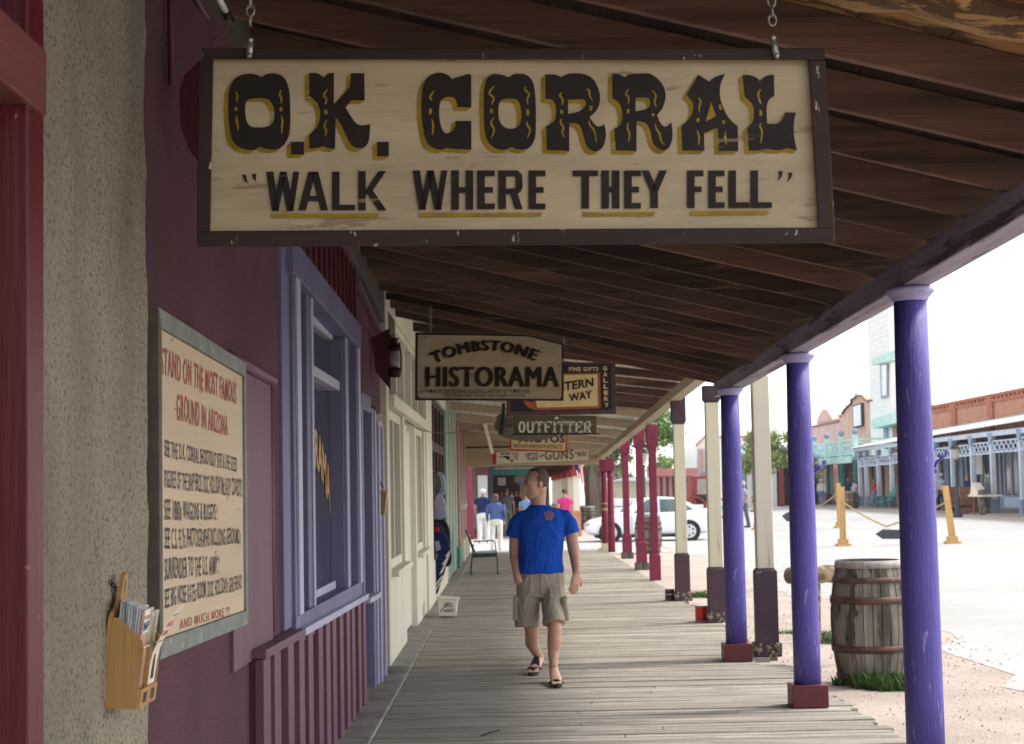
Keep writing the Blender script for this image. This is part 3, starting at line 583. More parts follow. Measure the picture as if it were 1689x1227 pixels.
for ya_, yb3 in ((3.9, 8.5), (8.501, 17.1)):
    za_, zb3 = (rz(XW, 3.9) - .03, rz(XW, 8.5) - .04) if ya_ < 5 else (rz(XW, 8.5) - .04, 3.09)
    MB().hexa([(XW, ya_, za_), (XW + .05, ya_, za_), (XW + .05, yb3, zb3), (XW, yb3, zb3), (XW, ya_, rz(XW, ya_) + .14), (XW + .05, ya_, rz(XW, ya_) + .13), (XW + .05, yb3, rz(XW, yb3) + .13), (XW, yb3, rz(XW, yb3) + .14)]).build('wall_ledger', 'frameside', pr)
MB().hexa([(XW + .02, 17.02, rz(XW, 17) - .0), (2.2, 17.02, rz(2.2, 17)), (2.2, 17.06, rz(2.2, 17)), (XW + .02, 17.06, rz(XW, 17)), (XW + .02, 17.02, rz(XW, 17) + .19), (2.2, 17.02, rz(2.2, 17) + .19), (2.2, 17.06, rz(2.2, 17) + .19), (XW + .02, 17.06, rz(XW, 17) + .19)]).build('end_board', 'roofwood', pr)
# ---------------------------------------------------------------- blue columns
def column(x, y, ztop, label, base=True):
    t = thing('porch_column', label, 'column', (x, y, 0), 'violet blue porch columns')
    z0 = .16
    pf = [(.098, z0), (.097, .5), (.096, 1.2), (.0905, 1.9), (.084, ztop - .075)]
    MB().lathe((x, y, 0), pf, 40).build('shaft', 'blue', t, smooth=True)
    MB().lathe((x, y, 0), [(.086, ztop - .074), (.094, ztop - .068), (.096, ztop - .058), (.104, ztop - .050), (.124, ztop - .030), (.128, ztop - .016), (.120, ztop - .002)], 36).build('capital', 'lilac', t, smooth=True)
    MB().box(x - .128, x + .128, y - .125, y + .125, 0, z0).build('base_block', 'maroonblock', t, bevel=.006)
    return t
cxs = [(W(1526, 1200, y=8.8).x, 8.8, 'nearest violet blue column, cut off by the bottom edge of the photo'), (2.122, 12.38, 'violet blue column on a maroon block just left of the oak barrel'), (2.045, 15.65, 'farthest violet blue column, with its maroon block beside a flaking cream post')]
for (x, y, lb) in cxs: column(x, y, zb(y), lb)
# blue scrolled hooks behind the two nearer columns
def hook(px, py, ycol, lab):
    c = W(px, py, y=ycol + .02); t = thing('scroll_bracket', lab, 'bracket', c, 'blue scrolled iron brackets')
    s = ycol / 8.8 * .6
    MB().tube([c + Vector((-.02, 0, -.06)) * s, c + Vector((.0, 0, -.02)) * s, c + Vector((.05, 0, .025)) * s, c + Vector((.10, 0, .055)) * s], .012 * s, 8).build('arm', 'blue', t, smooth=True)
    build_each(MB().torus(c + Vector((.095, 0, .075)) * s, .012 * s, .008 * s, (1, 0, 0), (0, 0, 1)).torus(c + Vector((.03, 0, .045)) * s, .011 * s, .008 * s, (1, 0, 0), (0, 0, 1)).torus(c + Vector((-.012, 0, -.09)) * s, .011 * s, .008 * s, (1, 0, 0), (0, 0, 1)), 'scroll', 'blue', t, smooth=True)
hook(1342, 777, 12.38, 'blue scrolled iron bracket on the street side of the middle blue column')
hook(1544, 760, 8.8, 'blue scrolled iron bracket on the street side of the nearest blue column')
# ---------------------------------------------------------------- cream porch: roof, beam, posts
def zb2(y): return 2.90 - .0235 * (y - 21)
RS2 = .125
def rz2(x, y): return zb2(y) + .10 + RS2 * (2.34 - x)
p2 = thing('cream_porch_roof', 'cream painted porch roof with pale corrugated sheets over its rafters', 'porch roof', (0.5, 30, 2.7))
MB().hexa([(2.26, 17.2, zb2(17.2) - .04), (2.42, 17.2, zb2(17.2) - .04), (2.42, 44, zb2(44) - .04), (2.26, 44, zb2(44) - .04), (2.26, 17.2, zb2(17.2) + .09), (2.42, 17.2, zb2(17.2) + .09), (2.42, 44, zb2(44) + .09), (2.26, 44, zb2(44) + .09)]).build('edge_beam', 'creamrafter', p2, bevel=.006)
y = 17.5; k = 0
while y < 43.6:
    hh = .10 if y < 29 else .15; rafter_obj(p2, y, -1.35, 2.5, lambda x, y_: rz2(x, y_) + .16 - hh, 'roofwood' if y < 29 else 'creamrafter', .09, hh); y += 1.35 if y < 29 else 3.2
ck = MB(); n = 60
for i in range(n):          # corrugated sheets
    x0 = -1.4 + 3.95 * i / n; x1 = -1.4 + 3.95 * (i + 1) / n; a0 = .01 * (i % 2); a1 = .01 * ((i + 1) % 2)
    ck.hexa([(x0, 17.2, rz2(x0, 17.2) + .162 + a0), (x1, 17.2, rz2(x1, 17.2) + .162 + a1), (x1, 44, rz2(x1, 44) + .162 + a1), (x0, 44, rz2(x0, 44) + .162 + a0),
             (x0, 17.2, rz2(x0, 17.2) + .168 + a0), (x1, 17.2, rz2(x1, 17.2) + .168 + a1), (x1, 44, rz2(x1, 44) + .168 + a1), (x0, 44, rz2(x0, 44) + .168 + a0)])
ck.build('corrugated_sheet', 'deckwhite', p2)
MB().box(-1.15, 2.42, 43.9, 44.0, zb2(44) - .16, zb2(44) + .10).build('end_beam', 'creamrafter', p2, bevel=.006)
MB().hexa([(-1.15, 43.86, zb2(44) + .0), (2.42, 43.86, zb2(44) + .0), (2.42, 43.89, zb2(44) + .0), (-1.15, 43.89, zb2(44) + .0), (-1.15, 43.86, rz2(-1.15, 44) + .165), (2.42, 43.86, rz2(2.42, 44) + .165), (2.42, 43.89, rz2(2.42, 44) + .165), (-1.15, 43.89, rz2(-1.15, 44) + .165)]).build('end_boarding', 'creamrafter', p2)
MB().bar((-.55, 37.5, 3.15), (-.42, 42.5, 2.52), .07, .05).build('brace', 'creamboard', p2)
MB().box(-1.1, 2.3, 43.2, 43.26, 2.66, 2.70).build('dark_rail', 'blackiron', p2)
def post(x, y, zt_, lab, blk, cap, m1='creampost', w=.155):
    t = thing('porch_post', lab, 'post', (x, y, 0), 'square cream porch posts with plum blocks')
    hw = w / 2; bw = .10
    MB().box(x - .125, x + .125, y - .115, y + .115, -.0, .13).build('foot', 'plumworn', t, bevel=.012)
    MB().prism([(x - bw, y - bw), (x + bw, y - bw), (x + bw, y + bw), (x - bw, y + bw)], 'z', .131, blk - .03).hexa([(x - bw, y - bw, blk - .03), (x + bw, y - bw, blk - .03), (x + bw, y + bw, blk - .03), (x - bw, y + bw, blk - .03), (x - hw, y - hw, blk), (x + hw, y - hw, blk), (x + hw, y + hw, blk), (x - hw, y + hw, blk)]).build('base_block', 'plumpost', t, bevel=.005)
    MB().box(x - hw, x + hw, y - hw, y + hw, blk + .0, cap if cap else zt_).build('shaft', m1, t, bevel=.005)
    if cap:
        MB().hexa([(x - hw, y - hw, cap + .001), (x + hw, y - hw, cap + .001), (x + hw, y + hw, cap + .001), (x - hw, y + hw, cap + .001), (x - bw, y - bw, cap + .04), (x + bw, y - bw, cap + .04), (x + bw, y + bw, cap + .04), (x - bw, y + bw, cap + .04)]).box(x - bw, x + bw, y - bw, y + bw, cap + .04, zt_).build('cap_block', 'plumpost', t, bevel=.005)
    return t
post(2.375, 16.0, 2.62, 'cream post with peeling plum foot, right of the farthest blue column', .82, 0)
MB().box(2.30, 2.47, 15.9, 16.1, 2.62, 2.68)
post(2.40, 20.05, W(1175, 636, y=20).z, 'cream post with plum blocks, just left of the farthest blue column', W(1175, 935, y=20).z, W(1175, 664, y=20).z)
post(2.39, 23.9, W(1120, 648, y=23.9).z, 'cream post with plum blocks standing behind the small dark red coffee can', W(1120, 912, y=23.9).z, W(1120, 700, y=23.9).z)
# ---------------------------------------------------------------- raspberry posts
def rpost(px, pyb, pyt, lab, y, w, capb, baseb, worn=True):
    x = W(px, pyb, y=y).x; t = thing('raspberry_post', lab, 'post', (x, y, 0), 'square raspberry red porch posts')
    zt_ = W(px, pyt, y=y).z; zc_ = W(px, capb, y=y).z; zb_ = W(px, baseb, y=y).z; hw = w / 2; bw = w * .74
    z00 = 0
    if worn: MB().box(x - bw - .03, x + bw + .03, y - bw - .03, y + bw + .03, 0, .14).build('foot', 'barrel', t, bevel=.006); z00 = .141
    MB().box(x - bw, x + bw, y - bw, y + bw, z00, zb_ - .06).hexa([(x - bw, y - bw, zb_ - .06), (x + bw, y - bw, zb_ - .06), (x + bw, y + bw, zb_ - .06), (x - bw, y + bw, zb_ - .06), (x - hw, y - hw, zb_), (x + hw, y - hw, zb_), (x + hw, y + hw, zb_), (x - hw, y + hw, zb_)]).build('base_block', 'rasp', t, bevel=.006)
    MB().box(x - hw, x + hw, y - hw, y + hw, zb_, zc_).build('shaft', 'rasp', t, bevel=.006)
    MB().hexa([(x - hw, y - hw, zc_), (x + hw, y - hw, zc_), (x + hw, y + hw, zc_), (x - hw, y + hw, zc_), (x - bw, y - bw, zc_ + .08), (x + bw, y - bw, zc_ + .08), (x + bw, y + bw, zc_ + .08), (x - bw, y + bw, zc_ + .08)]).box(x - bw, x + bw, y - bw, y + bw, zc_ + .08, zt_).build('cap_block', 'rasp', t, bevel=.006)
rpost(1081, 957, 701, 'nearest raspberry post, in front of the right side of the street barrel', 29.2, .125, 742, 911, False)
rpost(1059, 947, 702, 'second nearest raspberry post, wooden foot, in front of the left side of the barrel', 32.9, .135, 740, 890)
rpost(1035, 925, 719, 'third raspberry post, just left of the street barrel', 38.2, .14, 751, 880)
def rround(px, y, lab, band):
    x = W(px, 880, y=y).x; t = thing('round_raspberry_post', lab, 'post', (x, y, 0), 'thin round raspberry posts'); zt_ = zb2(44) - .05
    MB().lathe((x, y, 0), [(.09, .20 if band else 0), (.085, 1), (.072, zt_ - .45), (.078, zt_ - .44), (.078, zt_ - .42), (.072, zt_ - .41), (.072, zt_ - .3)], 18).build('shaft', 'rasp', t, smooth=True)
    MB().box(x - .11, x + .11, y - .11, y + .11, zt_ - .3, zt_).build('cap_block', 'rasp', t, bevel=.006)
    if band:
        MB().box(x - .16, x + .16, y - .16, y + .16, 0, .09).box(x - .1, x + .1, y - .1, y + .1, .09, .2).build('foot', 'creampost', t)
        MB().lathe((x, y, 0), [(.09, 1.02), (.09, 1.08)], 18).lathe((x, y, 0), [(.088, 1.18), (.088, 1.22)], 18).build('band', 'tanstripe', t)
rround(998, 43.0, 'thin round raspberry post with two tan bands and a cream foot', True)
rround(1008.5, 42.2, 'thin round raspberry post without bands, right of the banded one', False)
# ---------------------------------------------------------------- cream shopfront
cb = thing('cream_building', 'cream shopfront with tall narrow windows and a recessed doorway', 'building', (-1.4, 20, 0))
XC = -1.12
MB().box(-6, XC - .12, 15.64, 24.3, -.1, 4.2).build('wall', 'cream', cb)
f = MB()
f.box(XC - .12, XC, 15.64, 15.95, -.05, 4.2)
f.box(XC - .12, XC + .0, 15.95, 18.2, -.05, .80); f.box(XC - .12, XC, 18.05, 18.3, .8, 2.4); f.box(XC - .12, XC, 20.25, 20.5, -.05, 2.4)
f.box(XC - .12, XC, 20.5, 22.6, -.05, .8); f.box(XC - .12, XC, 22.4, 22.7, .8, 2.4); f.box(XC - .12, XC, 15.95, 24.3, 3.32, 4.2); f.box(XC - .12, XC + .02, 22.7, 24.3, -.05, 3.32)
build_each(f, 'pilaster', 'creamboard', cb, bevel=.006)
MB().hexa([(XC - .1, 15.95, 2.40), (XC + .05, 15.95, 2.40), (XC + .05, 22.7, 2.40), (XC - .1, 22.7, 2.40), (XC - .1, 15.95, 2.52), (XC + .05, 15.95, 2.52), (XC + .05, 22.7, 2.52), (XC - .1, 22.7, 2.52)]).build('transom_rail', 'creamboard', cb, bevel=.008)
build_each(MB().box(XC - .08, XC + .07, 16.0, 18.2, .801, .86).box(XC - .08, XC + .07, 20.5, 22.6, .801, .86), 'sill', 'creamboard', cb, bevel=.006)
for (a, c) in ((15.96, 18.04), (20.52, 22.38)):
    w_ = MB().box(XC - .11, XC - .03, a, c, .861, .95).box(XC - .11, XC - .03, a, c, 2.3, 2.39)
    w_.box(XC - .11, XC - .031, a, a + .09, .95, 2.3).box(XC - .11, XC - .031, c - .09, c, .95, 2.3).box(XC - .11, XC - .035, (a + c) / 2 - .03, (a + c) / 2 + .03, .95, 2.3)
    wo_ = w_.build('window', 'creamboard', cb, bevel=.004); MB().box(XC - .10, XC - .09, a + .09, c - .09, .95, 2.3).build('pane', 'glassgrey', wo_)
for i in range(5):
    a = 15.98 + 1.34 * i
    w_ = MB().box(XC - .11, XC - .02, a, a + .1, 2.53, 3.31).box(XC - .11, XC - .02, a + .1, a + 1.3, 3.24, 3.31)
    wo_ = w_.build('transom_window', 'creamboard', cb, bevel=.004); MB().box(XC - .10, XC - .085, a + .1, a + 1.3, 2.53, 3.24).build('pane', 'glassgrey', wo_)
MB().box(XC - .118, XC - .10, 18.3, 20.25, -.05, 2.39).build('door_recess', 'white', cb)
MB().box(XC - .099, XC - .06, 18.5, 20.1, .05, 2.3).build('door', 'creamboard', cb, bevel=.01)
MB().bar((XC + .02, 15.75, 3.62), (XC + .02, 17.6, 3.56), .10, .10).build('cornice', 'creamboard', cb, bevel=.01)
# drooping cable along the cream front
pts = [Vector((XC + .04 + (.75) * (i / 16) ** 2, 16.2 + 12 * i / 16, 2.62 - 1.1 * (i / 16) * (1 - i / 16) * 1.5 + .25 * (i / 16))) for i in range(17)]
tag(MB().tube([W(668, 693, y=17.5), W(690, 708, y=19), W(716, 714, y=20.5), W(745, 714, y=21.5), W(775, 708, y=22.5), W(800, 697, y=23.5), W(815, 690, y=24.2)], .006, 6).build('cable', 'blackiron', smooth=True), 'thin dark cable drooping from the cream window rail towards the hanging signs', 'cable')
# brown windowed shopfront
bb = thing('brown_shopfront', 'shopfront of dark brown joinery with small panes above hanging clothes', 'building', (-1.4, 26, 0))
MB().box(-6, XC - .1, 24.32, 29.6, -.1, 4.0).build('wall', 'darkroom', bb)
MB().box(XC - .1, XC + .02, 24.32, 29.6, -.1, .62).build('base', 'cream', bb, bevel=.01)
MB().box(XC - .1, XC + .02, 24.32, 29.6, 3.0, 3.9).build('fascia', 'creamboard', bb)
j = MB()
for a in (24.34, 25.6, 26.9, 28.2, 29.4): j.box(XC - .1, XC - .01, a, a + .16, .63, 2.99)
j.box(XC - .1, XC - .012, 24.5, 29.4, 2.2, 2.34).box(XC - .1, XC - .012, 24.5, 29.4, 2.9, 2.99).box(XC - .1, XC + .05, 24.32, 29.6, .621, .70)
j.build('joinery', 'brownwin', bb, bevel=.006)
for a in (24.5, 25.76, 27.06, 28.36): MB().box(XC - .09, XC - .07, a, a + 1.1, .70, 2.2).build('pane', 'glass', bb); MB().box(XC - .09, XC - .07, a, a + 1.1, 2.35, 2.9).build('pane', 'glassgrey', bb)
# striped pilasters
gb = thing('green_shopfront', 'narrow shopfront of sea green and tan striped pilasters', 'building', (-1.4, 33, 0))
MB().box(-6, XC - .1, 29.62, 36.6, -.1, 4.0).build('wall', 'creamboard', gb)
g1, g2 = MB(), MB(); y = 29.7; k = 0
while y < 35.9:
    (g1 if k % 2 == 0 else g2).box(XC - .1, XC + (.012 if k % 2 == 0 else 0), y, y + .80, .02, 3.4); y += .82; k += 1
build_each(g1, 'pilaster', 'tealstripe', gb, bevel=.01); g2.build('panel', 'tanstripe', gb)
build_each(MB().box(XC - .1, XC + .07, 35.0, 36.5, 0, .42), 'plinth', 'tealdark', gb, bevel=.02)
ob_ = thing('rust_shopfront', 'narrow shopfront of rust brown and tan pilasters behind the green chair', 'building', (-1.4, 40, 0))
MB().box(-6, XC - .1, 36.62, 44.0, -.1, 4.0).build('wall', 'tanstripe', ob_)
g1, g2, g3 = MB(), MB(), MB(); y = 36.7; k = 0
while y < 43.2:
    (g1, g2, g3)[k % 3].box(XC - .1, XC + (.012, 0, .006)[k % 3], y, y + .80, 0, 3.3); y += .82; k += 1
build_each(g1, 'pilaster', 'rust', ob_, bevel=.01); g2.build('panel', 'tanstripe', ob_); g3.build('pier', 'oxpink', ob_, bevel=.01)
g_ = MB()
for y in (38.0, 40.2, 42.2): g_.box(XC, XC + .10, y, y + .3, .02, .5); g_.box(XC, XC + .05, y, y + .25, 1.15, 1.28)
build_each(g_, 'plinth', 'creamboard', ob_, bevel=.02)
# ---------------------------------------------------------------- hanging signs
def quad(y, tl, tr, br, bl, off=0.0):
    a, b_, c, d = W(*bl, y=y - off), W(*br, y=y - off), W(*tr, y=y - off), W(*tl, y=y - off)
    return lambda u, v: a * (1 - u) * (1 - v) + b_ * u * (1 - v) + c * u * v + d * (1 - u) * v
def rectf(y, x0, y0, x1, y1, off=0.0): return quad(y, (x0, y0), (x1, y0), (x1, y1), (x0, y1), off)
def slab(y, pts, th, nm, m, parent, bevel=.003, fn=None):
    """board with the outline pts (photo pixels) at depth y, th thick"""
    f = fn or (lambda px, py, o: W(px, py, y=y - o)); n = len(pts); fr_ = [f(p[0], p[1], 0) for p in pts]; bk = [v + Vector((0, th, 0)) for v in fr_]
    mb = MB(); vs, fs = fill_geo([[(p[0], -p[1]) for p in pts]])
    mb.add([f(v.x, -v.y, 0) for v in vs], fs); mb.add([f(v.x, -v.y, 0) + Vector((0, th, 0)) for v in vs], [tuple(reversed(q)) for q in fs])
    mb.add(fr_ + bk, [(i, (i + 1) % n, n + (i + 1) % n, n + i) for i in range(n)])
    return mb.build(nm, m, parent)
def chain(a, b, r, wire, parent, name='chain'):
    a, b = Vector(a), Vector(b); L = (b - a).length; step = r * 2.6; n = max(2, int(L / step)); mb = MB(); d = (b - a).normalized()
    for i in range(n):
        c = a + d * (step * (i + .5)); s_ = Vector((1, 0, 0)) if i % 2 else Vector((0, 1, 0)); mb.torus(c, r, wire, s_, d, 14, 6, 1.55)
    return mb.build(name, 'steel', parent, smooth=True)
def S(px, py, off=0.0):
    y = 4.75 + .10 * (408 - py) / 328.0; return W(px, py, y=y - off)
ms = thing('hanging_sign', 'big cream sign with ornate dark brown and mustard lettering in a brown frame', 'sign', S(850, 245))
slab(0, [(348, 96), (1338, 96), (1352, 380), (343, 384)], .02, 'board', 'signcream', ms, fn=lambda a, b_, o: S(a, b_, o))
def sbar(pts, nm):
    mb = MB(); fr_ = [S(p[0], p[1], .028) for p in pts]; bk = [S(p[0], p[1], -.045) for p in pts]
    mb.hexa(fr_ + bk).build(nm, 'signframe', ms, bevel=.004)
sbar([(333, 79), (1360, 79), (1361, 99), (333, 98)], 'frame_top'); sbar([(325, 381), (1376, 375), (1377, 401), (325, 408)], 'frame_bottom')
sbar([(327, 98.3), (352, 98.3), (347, 381), (325, 381)], 'frame_side'); sbar([(1333, 99.3), (1361, 99.3), (1377, 375), (1350, 376)], 'frame_side')
G = {'k1': (5.63, 360, 110), 'k2': (7.668, 680, 110), 'k3': (7.343, 885, 110), 'k4': (7.343, 1105, 110)}
def tr(k, pts): s_, ox, oy = G[k]; return [(p[0] / s_ + ox, p[1] / s_ + oy) + tuple(p[2:]) for p in pts]
c1 = 1
letters = [
 ('k1', [[(105,200),(165,100),(270,65),(350,72),(400,97,1),(450,68),(530,62),(610,100),(655,200),(668,350),(668,550),(650,660),(590,745),(510,768),(440,762),(388,740,1),(340,768),(270,772),(190,745),(130,680),(105,580),(92,420),(95,280)],
         [(262,320),(310,297),(430,292),(490,330),(518,400),(518,480),(500,530),(440,558),(350,563),(290,545),(258,480),(250,390)]]),
 ('k1', [[(845,58,1),(910,58),(950,75),(980,100,1),(1015,65),(1075,55,1),(1073,350,1),(1150,270),(1215,190),(1228,120),(1232,60,1),(1357,60,1),(1360,312,1),(1235,312,1),(1182,378,1),(1220,440),(1260,500),(1290,530),(1340,545),(1410,532,1),(1405,640),(1390,710),(1350,750),(1290,755),(1230,720),(1180,620),(1140,540),(1090,465,1),(1085,762,1),(1020,755),(972,737,1),(930,752),(845,762,1),(845,632,1),(910,570),(940,500),(945,420),(925,350),(890,305),(845,272,1)]]),
 ('k1', [[(675,697,1),(797,695,1),(797,815,1),(678,816,1)]]), ('k1', [[(1475,697,1),(1585,697,1),(1583,832,1),(1475,832,1)]]),
 ('k2', [[(500,155,1),(610,120),(680,98),(730,92),(745,110,1),(748,515,1),(570,512,1),(562,450),(530,395),(470,382),(410,390),(360,440),(342,540),(345,650),(370,770),(410,830),(460,838),(520,800),(545,730),(545,685,1),(748,685,1),(748,1050,1),(640,1045),(560,1040),(420,1028,1),(370,1050),(300,1040),(220,1000),(170,920),(135,760),(115,560),(122,350),(150,220),(200,130),(280,85),(360,75),(430,95),(470,120)]]),
 ('k2', [[(1220,133,1),(1280,95),(1350,88),(1430,98),(1500,150),(1540,240),(1558,400),(1565,600),(1560,850),(1530,960),(1470,1030),(1390,1048),(1320,1040),(1255,1015,1),(1190,1045),(1120,1050),(1040,1025),(970,960),(930,880),(912,760),(905,500),(912,280),(940,160),(1000,100),(1080,92),(1150,105)],
         [(1105,450),(1160,410),(1240,405),(1310,412),(1355,460),(1378,560),(1375,680),(1340,750),(1280,780),(1210,780),(1140,740),(1098,660),(1090,550)]]),
 ('k3', [[(107,92,1),(200,93),(255,105),(300,125,1),(370,90),(470,78),(580,90),(680,145),(740,240),(768,350),(760,460),(710,550),(642,607,1),(690,680),(740,722),(785,715),(818,692,1),(838,770),(840,850),(815,950),(770,1005),(710,1025),(650,1005),(600,940),(570,850),(550,770),(510,700),(450,682),(395,685,1),(397,1025,1),(270,1012),(125,1008,1),(115,722,1),(160,695),(215,655),(235,580),(235,500),(215,430),(170,395),(107,390,1)],
         [(380,400,1),(550,395),(590,415),(597,460),(560,510),(500,545),(385,572,1)]]),
 ('k3', [[(917,90,1),(980,85),(1030,105),(1070,125,1),(1130,90),(1250,80),(1370,85),(1460,140),(1530,220),(1562,320),(1555,420),(1520,510),(1460,585,1),(1490,660),(1530,715),(1580,720),(1633,670,1),(1648,790),(1640,890),(1610,970),(1560,1010),(1500,1005),(1430,950),(1395,870),(1380,780),(1330,690),(1260,660),(1212,662,1),(1212,1022,1),(960,1012,1),(940,745,1),(985,730),(1025,680),(1040,600),(1030,510),(1000,440),(950,400),(920,385,1)],
         [(1200,375,1),(1340,375),(1375,410),(1375,460),(1330,510),(1200,540,1)]]),
 ('k4', [[(345,95,1),(477,180,1),(530,135),(590,108),(668,88,1),(625,180),(607,260),(608,360),(640,480),(700,600),(760,670),(822,720,1),(828,1018,1),(592,1020,1),(580,738,1),(500,765),(412,805,1),(420,1015,1),(150,1015,1),(140,708,1),(200,665),(260,590),(283,510),(270,420),(200,340,1)],
         [(500,425,1),(560,600,1),(430,665,1)]]),
 ('k4', [[(878,100,1),(960,100),(1040,125),(1090,170,1),(1150,120),(1205,100),(1262,98,1),(1264,355,1),(1210,385),(1180,450),(1172,520),(1178,690,1),(1240,690),(1300,685),(1350,650),(1395,552,1),(1527,555,1),(1505,660),(1500,780),(1510,880),(1540,1010,1),(1410,985,1),(1350,1005),(1270,1008),(1160,990,1),(1080,1010),(955,1018,1),(938,735,1),(1000,670),(1015,590),(1010,480),(970,420),(905,358,1)]])]
blk, yel = MB(), MB()
for k, lps in letters:
    lps = [spl(tr(k, lp)) for lp in lps]
    blk.fill([[(x, -y) for x, y in lp] for lp in lps], lambda x, y: S(x, -y, .0055))
    for i in range(6):
        q = (i + 1) / 6.0; yel.fill([[(x - 7 * q, -(y + 6 * q)) for x, y in lp] for lp in lps], lambda x, y: S(x, -y, .0045 - .0004 * i))
sq = {'k1': [[(160,230),(180,270),(172,300),(178,330)],[(165,375),(165,405)],[(175,455),(170,500),(185,560),(178,595)],[(585,210),(570,260),(588,290),(580,340)],[(583,375),(583,412)],[(585,455),(598,510),(590,560),(592,625)],
             [(1015,205),(980,265),(1005,300),(992,350)],[(1000,400),(1000,440)],[(1010,490),(985,550),(1003,590),(992,645)]],
      'k2': [[(1040,240),(975,330),(1030,400),(1000,480)],[(1000,535),(1000,585)],[(1035,640),(995,710),(1035,800),(995,905)],[(1440,245),(1425,290),(1480,350),(1455,400),(1460,480)],[(1460,540),(1460,615)],[(1460,690),(1450,730),(1490,800),(1455,900)],[(280,300),(225,380),(255,430)],[(235,530),(225,600)],[(250,660),(265,760),(255,860)]],
      'k3': [[(315,315),(280,345),(318,400),(305,465)],[(303,525),(303,568)],[(305,630),(290,670),(325,740),(310,800),(345,860)],[(600,270),(640,290),(640,340),(680,415)],[(660,470),(655,530)],[(632,650),(650,710),(700,780),(728,920)],[(1115,270),(1080,330),(1118,370),(1108,455)],[(1110,512),(1110,565)],[(1115,670),(1100,740),(1125,810),(1115,910)],[(1400,285),(1445,350),(1430,420),(1450,490)],[(1410,565),(1412,595)],[(1440,690),(1450,750),(1490,810),(1510,900),(1550,945)]],
      'k4': [[(345,370),(375,430),(355,480),(360,550)],[(345,620),(335,670)],[(330,770),(355,860),(345,950)],[(600,460),(620,520)],[(652,650),(650,690)],[(675,780),(670,860),(685,950)],[(1105,275),(1070,320),(1080,390),(1105,450)],[(1100,525),(1100,595)],[(1105,685),(1090,720),(1115,790),(1100,930)]]}
hl = MB()
for k, ls in sq.items():
    for l_ in ls:
        s_ = G[k][0]; l2 = tr(k, l_)
        if len(l2) == 2: hl.stroke(l2, 4.6, lambda x, y: S(x, y, .007))
        else:
            q = []
            for i in range(len(l2) - 1):
                a, b_, c, d = l2[max(i - 1, 0)], l2[i], l2[i + 1], l2[min(i + 2, len(l2) - 1)]
                for t in (0, .25, .5, .75): q.append(tuple(.5 * (2 * b_[j] + (c[j] - a[j]) * t + (2 * a[j] - 5 * b_[j] + 4 * c[j] - d[j]) * t * t + (3 * b_[j] - a[j] - 3 * c[j] + d[j]) * t ** 3) for j in (0, 1)))
            q.append(l2[-1]); n = len(q); hl.stroke(q, [.9 + 2.6 * math.sin(math.pi * i / (n - 1)) ** .7 for i in range(n)], lambda x, y: S(x, y, .007))
yel.fill([[(1105 + 500 / 7.343, -(110 + 430 / 7.343)), (1105 + 556 / 7.343, -(110 + 598 / 7.343)), (1105 + 434 / 7.343, -(110 + 660 / 7.343))]], lambda x, y: S(x, -y, .0046))
# second line: block capitals as strokes
def ST(poly): blk.fill([[(x, -y) for x, y in poly]], lambda x, y: S(x, -y, .0052))
def seg_(x0, y0, x1, y1, w): ST([(x0 - w / 2, y0), (x0 + w / 2, y0), (x1 + w / 2, y1), (x1 - w / 2, y1)])
def bl(ch, x0, x1, yt, yb):
    w = 12.5 if ch not in 'W' else 11; h = 9.5; xm = (x0 + x1) / 2; ym = (yt + yb) / 2
    def hb(a, b_, y): ST([(a, y), (b_, y), (b_, y + h), (a, y + h)])
    if ch in 'HEFLRK': seg_(x0 + w / 2, yt, x0 + w / 2, yb, w)
    if ch == 'H': seg_(x1 - w / 2, yt, x1 - w / 2, yb, w); hb(x0 + w, x1 - w, ym - h / 2)
    if ch in 'EF': hb(x0 + w, x1, yt); hb(x0 + w, x1 - 3, ym - h / 2)
    if ch in 'EL': hb(x0 + w, x1, yb - h)
    if ch == 'T': hb(x0, x1, yt); seg_(xm, yt + h, xm, yb, w)
    if ch == 'K': seg_(x1 - w / 2, yt, x0 + w + 1, ym + 6, w); seg_(x0 + w + 4, ym - 2, x1 - w / 2, yb, w + 1)
    if ch == 'Y': seg_(x0 + w / 2, yt, xm, ym + 4, w); seg_(x1 - w / 2, yt, xm, ym + 4, w); seg_(xm, ym, xm, yb, w)
    if ch == 'A': seg_(xm - 2, yt, x0 + w / 2, yb, w); seg_(xm + 2, yt, x1 - w / 2, yb, w); ST([(x0 + w, ym + 8), (x1 - w, ym + 8), (x1 - w, ym + 8 + h * .9), (x0 + w, ym + 8 + h * .9)])
    if ch == 'W': seg_(x0 + w / 2, yt, x0 + (x1 - x0) * .27, yb, w + 1); seg_(xm, yt, x0 + (x1 - x0) * .27, yb, w - 1); seg_(xm, yt, x0 + (x1 - x0) * .72, yb, w + 1); seg_(x1 - w / 2, yt, x0 + (x1 - x0) * .72, yb, w - 1)
    if ch == 'R':
        blk.fill([[(x, -y) for x, y in [(x0 + w, yt), (x1 - 8, yt), (x1 - 1, yt + 7), (x1, ym - 5), (x1 - 3, ym + 3), (x1 - 9, ym + 7), (x0 + w, ym + 7)]],
                  [(x, -y) for x, y in [(x0 + w, yt + h), (x1 - 13, yt + h), (x1 - 11.5, yt + h + 4), (x1 - 12, ym - 3), (x0 + w, ym - 2)]]], lambda x, y: S(x, -y, .0052)); seg_(x1 - 15, ym + 5, x1 - w / 2, yb, w)
Z = lambda v: 380 + v / 3.519
Z2 = lambda v: 860 + v / 3.519
